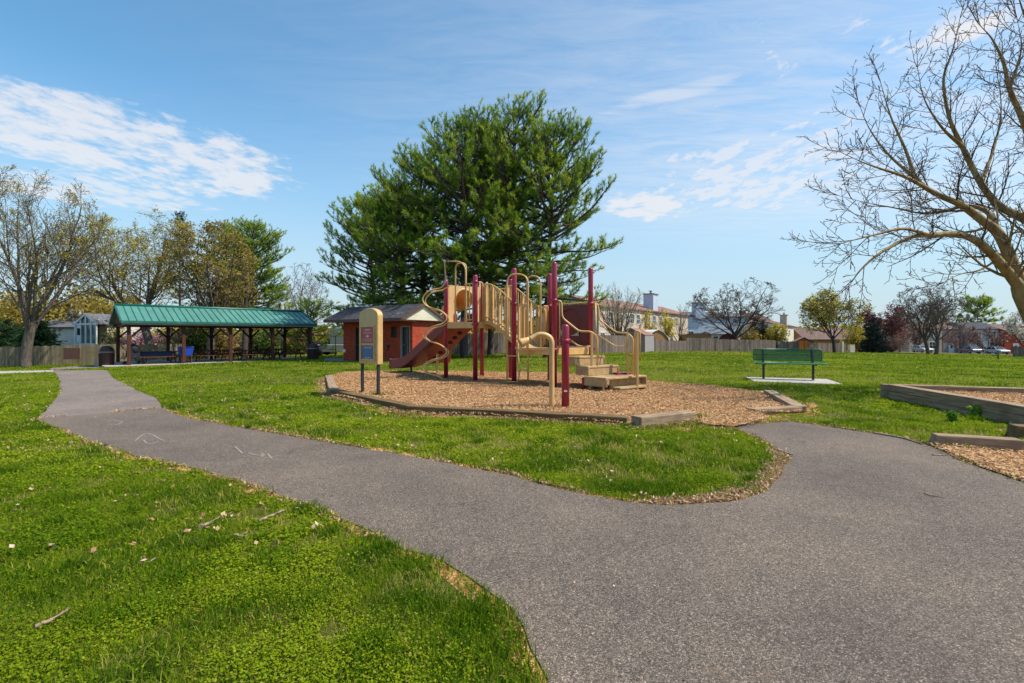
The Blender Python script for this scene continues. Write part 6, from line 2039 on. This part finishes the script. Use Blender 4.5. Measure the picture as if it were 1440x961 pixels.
# far line of woods closing the horizon
rng = np.random.RandomState(4)
C = []
for i in range(900):
    a = rng.uniform(-1.25, 1.25); d = rng.uniform(170, 240); x = math.tan(a) * d if abs(a) < 1.2 else math.copysign(520, a)
    hh = rng.uniform(4.5, 8.5); z0 = Hz(x, d)
    n = 26; C.append(np.stack([x + rng.normal(0, 2.6, n), d + rng.normal(0, 2.6, n), z0 + hh * rng.uniform(0, 1, n) ** .8], 1))
C = np.concatenate(C); V, Fc, var = leaf_quads(C, 1.7, rng, rng.uniform(0, 1, len(C)))
o = fast_mesh('distant_woods', V, Fc, M['leaf_olive'], None, var, nside=4)
tag(o, kind='stuff')
# ------------------------------------------------------------------ grass, chips, litter
rng = np.random.RandomState(12)
hut_poly = [(-10.8, 31.2), (-5.5, 27.8), (-4.2, 29.9), (-9.4, 33.4)]
pav_poly = [PV(-1.25, -.8), PV(PL + 1.05, -.8), PV(PL + 1.05, PWD + 1.25), PV(-1.25, PWD + 1.25)]
side_poly = PX([(75, 521), (75, 523.5), (0, 525.8)]) + [(-44, 31.2), (-44, 32.6)] + PX([(0, 522.6)])
solid = [side_poly, path_poly, old_poly, mulch_poly, raised_poly, apron_poly, pad_poly, pav_poly, apron, walk, hut_poly]


def wheel(lo, hi, dens, rng, amax=1.16):
    """random ground points in the ring lo..hi of depth within the view fan"""
    area = math.tan(R(52)) * (hi * hi - lo * lo); n = int(area * dens)
    d = np.sqrt(rng.uniform(lo * lo, hi * hi, n)); k = rng.uniform(-1, 1, n) * 1.22
    return k * d, d


def lawn_mask(x, y, margin=.0):
    ok = np.ones(len(x), bool)
    for p in solid: ok &= ~inpoly(x, y, p)
    return ok


def bare(x, y):
    """0..1 how worn the turf is"""
    w = np.clip((vnoise(x, y, 1.5, 31) * .5 + vnoise(x, y, 6.5, 32) * .5 - np.where(y > 4.5, .55, .585)) * 7, 0, 1)
    dm = polydist(x, y, mulch_poly); w = np.maximum(w, np.clip(1.15 - dm / .22, 0, 1) * .93)
    dt = polydist(x, y, tip, closed=False); w = np.maximum(w, np.clip(1.2 - dt / (.03 + .26 * vnoise(x, y, 3.3, 35)), 0, 1) * .93)
    dp = np.minimum(polydist(x, y, path_poly), 9); w = np.maximum(w, np.clip(1 - dp / .06, 0, 1) * .8)
    return w


def blades(x, y, h, w, bend, rng, var, segs=2):
    n = len(x); z = H(x, y)
    az = rng.uniform(0, 2 * math.pi, n); ta = rng.uniform(0, 2 * math.pi, n)
    sx, sy = np.cos(az) * w / 2, np.sin(az) * w / 2
    bx, by = np.cos(ta) * bend, np.sin(ta) * bend
    if segs == 1:
        V = np.stack([np.stack([x - sx, y - sy, z], 1), np.stack([x + sx, y + sy, z], 1), np.stack([x + bx * h, y + by * h, z + h * np.sqrt(np.maximum(.05, 1 - bend ** 2))], 1)], 1)
        return V.reshape(-1, 3), np.arange(n * 3).reshape(n, 3), np.repeat(var, 3)
    hm = h * .55
    V = np.stack([np.stack([x - sx, y - sy, z - .005], 1), np.stack([x + sx, y + sy, z - .005], 1),
                  np.stack([x + bx * h * .28 + sx * .75, y + by * h * .28 + sy * .75, z + hm], 1), np.stack([x + bx * h * .28 - sx * .75, y + by * h * .28 - sy * .75, z + hm], 1),
                  np.stack([x + bx * h, y + by * h, z + hm + (h - hm) * np.sqrt(np.maximum(.02, 1 - bend ** 2))], 1)], 1)
    b = np.arange(n)[:, None] * 5
    Fc = np.concatenate([b + [0, 1, 2], b + [0, 2, 3], b + [3, 2, 4]], 1).reshape(-1, 3)
    return V.reshape(-1, 3), Fc, np.repeat(var, 5)


Vs, Fs, Va = [], [], []; nv_ = 0
def push(V, Fc, var):
    global nv_
    Vs.append(V); Fs.append(Fc + nv_); Va.append(var); nv_ += len(V)


for lo, hi, dens, hh, ww, segs in ((1.25, 2.6, 17000, .032, .0033, 2), (2.6, 4.5, 11000, .034, .0046, 2), (4.5, 7.5, 5000, .038, .007, 2), (7.5, 13, 1250, .046, .014, 1), (13, 24, 330, .056, .026, 1), (24, 46, 75, .07, .055, 1), (46, 90, 12, .085, .12, 1)):
    x, y = wheel(lo, hi, dens, rng)
    ok = lawn_mask(x, y); x, y = x[ok], y[ok]
    wear = bare(x, y) if hi < 25 else np.zeros(len(x))
    keep = rng.uniform(0, 1, len(x)) > wear * .62; x, y = x[keep], y[keep]
    n = len(x)
    clump = np.clip((vnoise(x, y, 1.25, 41) * .55 + vnoise(x, y, 3.6, 42) * .45 - .50) * 5, 0, 1)       # taller, darker tussocks
    yel = np.clip((vnoise(x, y, .35, 43) - .42) * 3, 0, 1) * (.35 + .65 * np.clip((y - 3) / 20, 0, 1))
    h = hh * (.55 + .6 * rng.uniform(0, 1, n)) * (1 + .55 * clump)
    bend = np.clip(rng.normal(.62, .22, n), .05, .97)
    var = .53 - .30 * clump + .26 * yel + .30 * (vnoise(x, y, 7.0, 47) - .5) + rng.normal(0, .14, n)
    straw = rng.uniform(0, 1, n) < .05 + .30 * (wear[keep] if len(wear) else 0); var[straw] = rng.uniform(.9, 1, straw.sum()); bend[straw] = np.clip(bend[straw] + .3, 0, .97); h[straw] *= 1.3
    push(*blades(x, y, h, ww * rng.uniform(.7, 1.3, n), bend, rng, np.clip(var, 0, 1), segs))
# tufts
tx, ty = [], []
for px, py in ((150, 870), (435, 850), (380, 790), (590, 850), (455, 720), (690, 860), (250, 700), (60, 820), (540, 930), (640, 930), (350, 860), (700, 905), (545, 768), (120, 760), (290, 770), (220, 860), (580, 800), (840, 640), (930, 690), (700, 600), (880, 690), (760, 655)):
    q = G(px, py); n = 260; tx.append(rng.normal(q[0], .10, n)); ty.append(rng.normal(q[1], .08, n))
for _ in range(190):
    d_ = rng.uniform(1.5, 10.5); q = (rng.uniform(-1.15, .9) * d_, d_); n = rng.randint(50, 190); s_ = rng.uniform(.03, .09)
    tx.append(rng.normal(q[0], s_, n)); ty.append(rng.normal(q[1], s_, n))
x = np.concatenate(tx); y = np.concatenate(ty); ok = lawn_mask(x, y); x, y = x[ok], y[ok]; n = len(x)
push(*blades(x, y, rng.uniform(.04, .095, n), rng.uniform(.003, .0055, n) * (1 + y * .1), np.clip(rng.normal(.6, .2, n), .1, .98), rng, np.clip(rng.normal(.24, .13, n), 0, 1), 2))
# weeds hugging sign posts and timbers
for px, py, n, s_ in ((532, 558, 200, .09), (1372, 593, 160, .05), (978, 590, 160, .1), (1345, 627, 200, .12)):
    q = G(px, py); x = rng.normal(q[0], s_, n); y = rng.normal(q[1], s_, n)
    push(*blades(x, y, rng.uniform(.06, .13, n), np.full(n, .012), np.clip(rng.normal(.5, .2, n), .1, .95), rng, np.clip(rng.normal(.35, .15, n), 0, 1), 2))
V = np.concatenate(Vs); Fc = np.concatenate(Fs); var = np.concatenate(Va)
o = fast_mesh('grass', V, Fc, M['grass'], None, var, nside=3); tag(o, kind='stuff')
print('grass tris', len(Fc))

# clover and other low broad leaves among the grass
Cs = []; Ss = []
for lo, hi, dens, sz in ((1.25, 2.6, 19000, .0042), (2.6, 4.5, 10000, .0058), (4.5, 8, 3600, .0082), (8, 14, 800, .015)):
    x, y = wheel(lo, hi, dens, rng); ok = lawn_mask(x, y); x, y = x[ok], y[ok]
    p = np.clip((.60 - (vnoise(x, y, 1.25, 41) * .55 + vnoise(x, y, 3.6, 42) * .45)) * 4, .08, 1) * (1 - bare(x, y))
    k = rng.uniform(0, 1, len(x)) < p; x, y = x[k], y[k]
    Cs.append(np.stack([x, y, H(x, y) + rng.uniform(.012, .045, len(x))], 1)); Ss.append(np.full(len(x), sz))
C = np.concatenate(Cs); s = np.concatenate(Ss) * rng.uniform(.7, 1.3, len(C)); n = len(C)
az = rng.uniform(0, 2 * math.pi, n); tl = rng.normal(0, .35, (n, 2))
V = []
for k in range(6):
    a = az + k * math.pi / 3; dx, dy = np.cos(a) * s, np.sin(a) * s
    V.append(np.stack([C[:, 0] + dx, C[:, 1] + dy, C[:, 2] + dx * tl[:, 0] + dy * tl[:, 1]], 1))
V = np.stack(V, 1).reshape(-1, 3)
var = np.clip(.50 + rng.normal(0, .14, n) + .45 * (vnoise(C[:, 0], C[:, 1], .6, 51) - .5), 0, .9)
o = fast_mesh('clover_leaves', V, np.arange(n * 6).reshape(n, 6), M['grass'], None, np.repeat(var, 6), nside=6); tag(o, kind='stuff')

# wood chips
def chips(name, poly, dz, n, size, mat, near_bias=True, spill=.0):
    xs = [p[0] for p in poly]; ys = [p[1] for p in poly]
    x = rng.uniform(min(xs) - spill, max(xs) + spill, n); y = rng.uniform(min(ys) - spill, max(ys) + spill, n)
    k = inpoly(x, y, poly)
    if spill: k |= (polydist(x, y, poly) < spill * rng.uniform(0, 1, n) ** 2) & ~k
    x, y = x[k], y[k]; n = len(x)
    C = np.stack([x, y, H(x, y) + dz + (vnoise(x, y, 1.1, 2) - .5) * .05 + (vnoise(x, y, 4.1, 5) - .5) * .025 + rng.uniform(.0, .022, n)], 1)
    a = rng.uniform(0, 2 * math.pi, n); el = rng.normal(0, .3, n)
    d = np.stack([np.cos(a) * np.cos(el), np.sin(a) * np.cos(el), np.sin(el)], 1); up = np.array([0, 0, 1]) + rng.normal(0, .35, (n, 3)); s = np.cross(up, d); s /= np.linalg.norm(s, axis=1, keepdims=True)
    L = size * rng.uniform(.5, 1.5, (n, 1)); w = size * .36 * rng.uniform(.5, 1.4, (n, 1))
    V = np.stack([C - d * L / 2 - s * w / 2, C + d * L / 2 - s * w * .35, C + d * L / 2 + s * w * .35, C - d * L / 2 + s * w / 2], 1).reshape(-1, 3)
    o = fast_mesh(name, V, np.arange(n * 4).reshape(n, 4), M[mat], None, np.repeat(np.clip(rng.beta(1.6, 1.6, n), 0, 1), 4), nside=4); tag(o, kind='stuff'); return o


chips('wood_chips', mulch_poly, .045, 330000, .031, 'chips', spill=.16)
chips('wood_chips', apron_poly, .03, 60000, .029, 'chips', spill=.10)
chips('wood_chips', raised_poly, .20, 80000, .030, 'chips')
# litter along the path edge and at the timbers
ep = np.array(resample(path_poly, .02)); T_ = np.roll(ep, -1, 0) - np.roll(ep, 1, 0); T_ /= (np.linalg.norm(T_, axis=1, keepdims=True) + 1e-9)
N_ = np.stack([T_[:, 1], -T_[:, 0]], 1)
idx = rng.randint(0, len(ep), 12000); off = np.abs(rng.normal(0, .035, len(idx))) * (1 if area2(path_poly) > 0 else -1) - .008
P_ = ep[idx] + N_[idx] * off[:, None]; k = (P_[:, 1] > 1) & (P_[:, 1] < 22) & (vnoise(P_[:, 0], P_[:, 1], 2.0, 61) > .38); P_ = P_[k]
tb = np.concatenate([np.array(resample([tA0, tA1, tB1, tC1, tD0, tD1], .02, closed=False))]); idx = rng.randint(0, len(tb), 9000)
P2_ = tb[idx] + rng.normal(0, .11, (9000, 2)); tp_ = np.array(resample(tip, .03, closed=False)); P3_ = tp_[rng.randint(0, len(tp_), 3000)] + rng.normal(0, .05, (3000, 2))
P_ = np.concatenate([P_, P2_[~inpoly(P2_[:, 0], P2_[:, 1], mulch_poly)], P3_[~inpoly(P3_[:, 0], P3_[:, 1], path_poly)]])
n = len(P_); C = np.stack([P_[:, 0], P_[:, 1], H(P_[:, 0], P_[:, 1]) + .018 + rng.uniform(0, .012, n)], 1)
V, Fc, var = leaf_quads(C, .016, rng, rng.uniform(.1, .9, n), flat=.7, aspect=2.6)
o = fast_mesh('leaf_litter', V, Fc, M['deadleaf'], None, var, nside=4); tag(o, kind='stuff')
# dead leaves and shreds on the lawn
x, y = wheel(1.3, 12, 9, rng); ok = lawn_mask(x, y); x, y = x[ok], y[ok]
k = vnoise(x, y, 1.3, 71) > .40; x, y = x[k], y[k]
cl = rng.randint(1, 5, len(x)); x = np.repeat(x, cl); y = np.repeat(y, cl); x = x + rng.normal(0, .03, len(x)); y = y + rng.normal(0, .03, len(y))
n = len(x); C = np.stack([x, y, H(x, y) + rng.uniform(.025, .055, n)], 1)
V, Fc, var = leaf_quads(C, .024, rng, rng.uniform(.2, 1, n), flat=.8, aspect=1.5)
o = fast_mesh('fallen_leaves', V, Fc, M['deadleaf'], None, var, nside=4); tag(o, kind='stuff')
# pebbles on the asphalt
x, y = wheel(1.5, 9, 5, rng); ok = inpoly(x, y, path_poly); x, y = x[ok], y[ok]; n = len(x)
C = np.stack([x, y, H(x, y) + .017], 1); V, Fc, var = leaf_quads(C, .010, rng, rng.uniform(.4, 1, n), flat=.9, aspect=1.2)
o = fast_mesh('grit', V, Fc, M['deadleaf'], None, var, nside=4); tag(o, kind='stuff')

# sticks lying about
def stick(pts, r, label, z=.035):
    P = [G(*p) for p in pts]; Q = [(p[0], p[1], Hz(*p) + z) for p in P]
    Q = spline(Q, 4); n = len(Q); g = random.Random(int(pts[0][0]))
    Q = [(q[0] + g.gauss(0, .004), q[1] + g.gauss(0, .004), q[2]) for q in Q]
    t = thing('stick', label, 'stick', tuple(Q[0]), 0, 'fallen sticks on the ground')
    b = MB(); b.tube(Q, [r * (1.15 - .6 * i / (n - 1)) for i in range(n)], 7); b.build('stem', M['stick'], t)
    m = Q[int(n * .55)]; b = MB(); b.tube([m, (m[0] + r * 4, m[1] + r * 5, m[2] + r * 2)], [r * .5, r * .25], 5); b.build('twig', M['stick'], t)


stick([(50, 893), (72, 883), (95, 867)], .009, 'pale curved stick in the lawn near the photo corner')
stick([(365, 740), (382, 732), (402, 724)], .010, 'long pale stick on the lawn closest to the asphalt edge')
stick([(281, 749), (290, 745), (300, 741)], .013, 'short thick pale stick on the lawn')
stick([(329, 760), (337, 762), (345, 764)], .008, 'thin bent stick on the lawn below the short thick one')
stick([(1094, 637), (1103, 640), (1116, 644)], .016, 'pale stick at the tip of the grass island', z=.03)
stick([(1228, 611), (1262, 617), (1282, 622), (1296, 627)], .012, 'long dark root-like stick along the asphalt edge by the low timber', z=.02)
stick([(1300, 697), (1314, 701), (1329, 703)], .004, 'thin dark twig on the open asphalt', z=.018)
stick([(1310, 642), (1328, 643), (1350, 644)], .006, 'thin dark twig beside the chamfered low timber', z=.018)

# weeds at the raised bed
def weed(px, py, h, w, seed, label):
    q = G(px, py); b0 = (q[0], q[1], Hz(*q)); g = np.random.RandomState(seed)
    t = thing('weed', label, 'weed', b0, 0, 'weeds by the raised bed')
    out = []
    for i in range(9):
        a = g.uniform(0, 6.28); r = w * g.uniform(.1, .5); out.append((np.array([b0, (b0[0] + math.cos(a) * r * .5, b0[1] + math.sin(a) * r * .5, b0[2] + h * .5), (b0[0] + math.cos(a) * r, b0[1] + math.sin(a) * r, b0[2] + h * g.uniform(.7, 1))]), np.array([.004, .003, .002]), 1))
    tubes(out, lambda k, r: 4).build('stem', M['weed'] if False else M['bark_dark'], t)
    leaves_on(out, (1,), 26, .022, .035, 'weed', t, seed, tipbias=.1)


weed(1340.5, 595, .17, .12, 3, 'dark green weed in the grass before the raised bed')
weed(1372, 588, .20, .16, 4, 'leafy weed growing against the raised bed timbers')
weed(1433, 592, .15, .16, 5, 'small weed at the raised bed foot near the photo edge')
# ------------------------------------------------------------------ sky, sun, camera
SUN_EL, SUN_AZ = R(55), R(97)     # azimuth clockwise from +Y
sunv = (math.sin(SUN_AZ) * math.cos(SUN_EL), math.cos(SUN_AZ) * math.cos(SUN_EL), math.sin(SUN_EL))
SKYS, SUNS, EXPO, CLOUD = .14, 3.9, .68, 3.9
wd = bpy.data.worlds.new('World'); S.world = wd; wd.use_nodes = True
nt = wd.node_tree; nt.nodes.clear()
def wn(t, **k):
    n = nt.nodes.new(t)
    for a, v in k.items(): setattr(n, a, v)
    return n


sky = wn('ShaderNodeTexSky', sky_type='NISHITA'); sky.sun_disc = False; sky.sun_elevation = SUN_EL; sky.sun_rotation = SUN_AZ
sky.altitude = 100; sky.air_density = 1.0; sky.dust_density = .3; sky.ozone_density = 1.0
geo = wn('ShaderNodeTexCoord')
sep = wn('ShaderNodeSeparateXYZ'); nt.links.new(geo.outputs['Generated'], sep.inputs[0])
def wm(op, a, b=0., clamp=False):
    n = wn('ShaderNodeMath', operation=op); n.use_clamp = clamp
    for s_, v in ((n.inputs[0], a), (n.inputs[1], b)):
        if isinstance(v, (int, float)): s_.default_value = v
        else: nt.links.new(v, s_)
    return n.outputs[0]


zc = wm('MAXIMUM', sep.outputs[2], .02)
u = wm('DIVIDE', sep.outputs[0], zc); v = wm('DIVIDE', sep.outputs[1], zc)
cb = wn('ShaderNodeCombineXYZ'); nt.links.new(u, cb.inputs[0]); nt.links.new(v, cb.inputs[1]); nt.links.new(wm('MULTIPLY', zc, 1.5), cb.inputs[2])
cloudp = cb.outputs[0]


def wnoise(scale, detail, rough, sc=(1, 1, 1), rot=0, dist=0, loc=(0, 0, 0)):
    mp = wn('ShaderNodeMapping'); mp.inputs['Scale'].default_value = sc; mp.inputs['Rotation'].default_value = (0, 0, rot); mp.inputs['Location'].default_value = loc
    nt.links.new(cloudp, mp.inputs[0]); n = wn('ShaderNodeTexNoise'); n.inputs['Scale'].default_value = scale; n.inputs['Detail'].default_value = detail
    n.inputs['Roughness'].default_value = rough; n.inputs['Distortion'].default_value = dist; nt.links.new(mp.outputs[0], n.inputs['Vector']); return n.outputs['Fac']


def wrange(x, a, b, c=0., d=1.):
    n = wn('ShaderNodeMapRange', interpolation_type='SMOOTHSTEP'); nt.links.new(x, n.inputs[0])
    for i, q in enumerate((a, b, c, d)): n.inputs[i + 1].default_value = q
    return n.outputs[0]


def blob(cx, cy, rx, ry, ang):
    """soft elliptical bank on the cloud layer (cloud layer at unit height, east / north coordinates)"""
    mp = wn('ShaderNodeMapping', vector_type='TEXTURE'); mp.inputs['Location'].default_value = (cx, cy, 0); mp.inputs['Rotation'].default_value = (0, 0, R(ang)); mp.inputs['Scale'].default_value = (rx, ry, 1)
    flat = wn('ShaderNodeVectorMath', operation='MULTIPLY'); flat.inputs[1].default_value = (1, 1, 0); nt.links.new(cloudp, flat.inputs[0])
    nt.links.new(flat.outputs[0], mp.inputs[0]); ln = wn('ShaderNodeVectorMath', operation='LENGTH'); nt.links.new(mp.outputs[0], ln.inputs[0])
    return wrange(ln.outputs['Value'], 1.0, .2)


n_bank = wnoise(2.6, 10, .60, (1, .8, .5), R(20), .15)
n_soft = wnoise(.75, 5, .6, (1.0, 1.0, .3), R(20), .4, (3, 1, 0))
n_cell = wnoise(7.5, 7, .62, (1, .55, .3), R(-25), .2)
n_wisp = wnoise(2.2, 8, .68, (1, 3.2, 1), R(33), .5)


n_fine = wnoise(9.0, 8, .62, (1, .7, .3), R(15), .1)
n_mix = wm('ADD', wm('MULTIPLY', n_bank, .50), wm('MULTIPLY', n_fine, .50))


def bank(m, noise_, lo, hi, amt):
    # the mask lowers the noise threshold, so edges stay ragged
    return wm('MULTIPLY', wrange(wm('ADD', noise_, wm('MULTIPLY', wm('SUBTRACT', m, 1.0), .45)), lo, hi), amt)


left = bank(blob(-2.05, 2.75, 2.0, 1.4, 62), n_mix, .37, .53, .78)
leftlow = bank(blob(-3.0, 3.4, 1.6, 1.1, 40), n_mix, .38, .54, .66)
right = bank(blob(1.55, 3.15, 1.9, 1.25, 68), n_cell, .37, .55, .72)
pineside = bank(blob(1.02, 3.85, .95, .65, 60), n_mix, .30, .48, .85)
streak = bank(blob(.67, 2.05, .62, .17, -33), n_wisp, .18, .6, .6)
corner = bank(blob(1.50, 1.52, .62, .34, -50), n_bank, .36, .58, .95)
bits = wm('MULTIPLY', wrange(wm('ADD', n_cell, wm('MULTIPLY', wm('SUBTRACT', blob(1.2, 1.9, 1.3, 1.1, 0), 1.0), .4)), .53, .70), .7)
veil = wm('MULTIPLY', blob(2.4, 2.6, 4.2, 3.6, 0), wrange(n_wisp, .25, .75, .16, .56))
cl = left
for q in (leftlow, right, pineside, streak, corner, bits): cl = wm('MAXIMUM', cl, q)
cl = wm('MAXIMUM', cl, veil)
cl = wm('MULTIPLY', cl, wrange(sep.outputs[2], .015, .14))
mixc = wn('ShaderNodeMix', data_type='RGBA'); nt.links.new(cl, mixc.inputs[0]); hs = wn('ShaderNodeHueSaturation'); hs.inputs['Hue'].default_value = .487; hs.inputs['Saturation'].default_value = 1.22; hs.inputs['Value'].default_value = .92
nt.links.new(sky.outputs[0], hs.inputs['Color']); 
hz = wn('ShaderNodeMix', data_type='RGBA'); nt.links.new(wrange(sep.outputs[2], .42, .0, 0, .88), hz.inputs[0]); nt.links.new(hs.outputs[0], hz.inputs[6])
hz.inputs[7].default_value = (2.2, 2.9, 3.4, 1)     # low haze layer of the air itself
nt.links.new(hz.outputs[2], mixc.inputs[6])
mixc.inputs[7].default_value = (CLOUD, CLOUD * 1.0, CLOUD * 1.03, 1)
bg = wn('ShaderNodeBackground'); bg.inputs[1].default_value = SKYS
nt.links.new(mixc.outputs[2], bg.inputs[0])
wo = wn('ShaderNodeOutputWorld'); nt.links.new(bg.outputs[0], wo.inputs[0])

sl_ = bpy.data.lights.new('sun', 'SUN'); sl_.energy = SUNS; sl_.angle = R(.6); sl_.color = (1.0, .93, .82)
so = bpy.data.objects.new('sun', sl_); COL.objects.link(so); so.location = (30, 10, 40)
so.rotation_euler = Vector(sunv).to_track_quat('Z', 'Y').to_euler()

cam = bpy.data.cameras.new('camera'); co = bpy.data.objects.new('camera', cam); COL.objects.link(co)
cam.sensor_width = 36; cam.lens = 17.5; cam.clip_start = .05; cam.clip_end = 3000
cam.shift_y = -(480.5 - HY) / 1440
co.location = (0, 0, CH); co.rotation_euler = (R(90), 0, 0)
S.camera = co
vs = S.view_settings; vs.view_transform = 'Standard'; vs.look = 'None'; vs.exposure = EXPO; vs.gamma = 1; vs.use_curve_mapping = False
S.cycles.max_bounces = 6; S.cycles.diffuse_bounces = 3; S.cycles.glossy_bounces = 2; S.cycles.transmission_bounces = 3; S.cycles.transparent_max_bounces = 4
S.cycles.caustics_reflective = False; S.cycles.caustics_refractive = False
S.cycles.use_adaptive_sampling = True; S.cycles.adaptive_threshold = .02
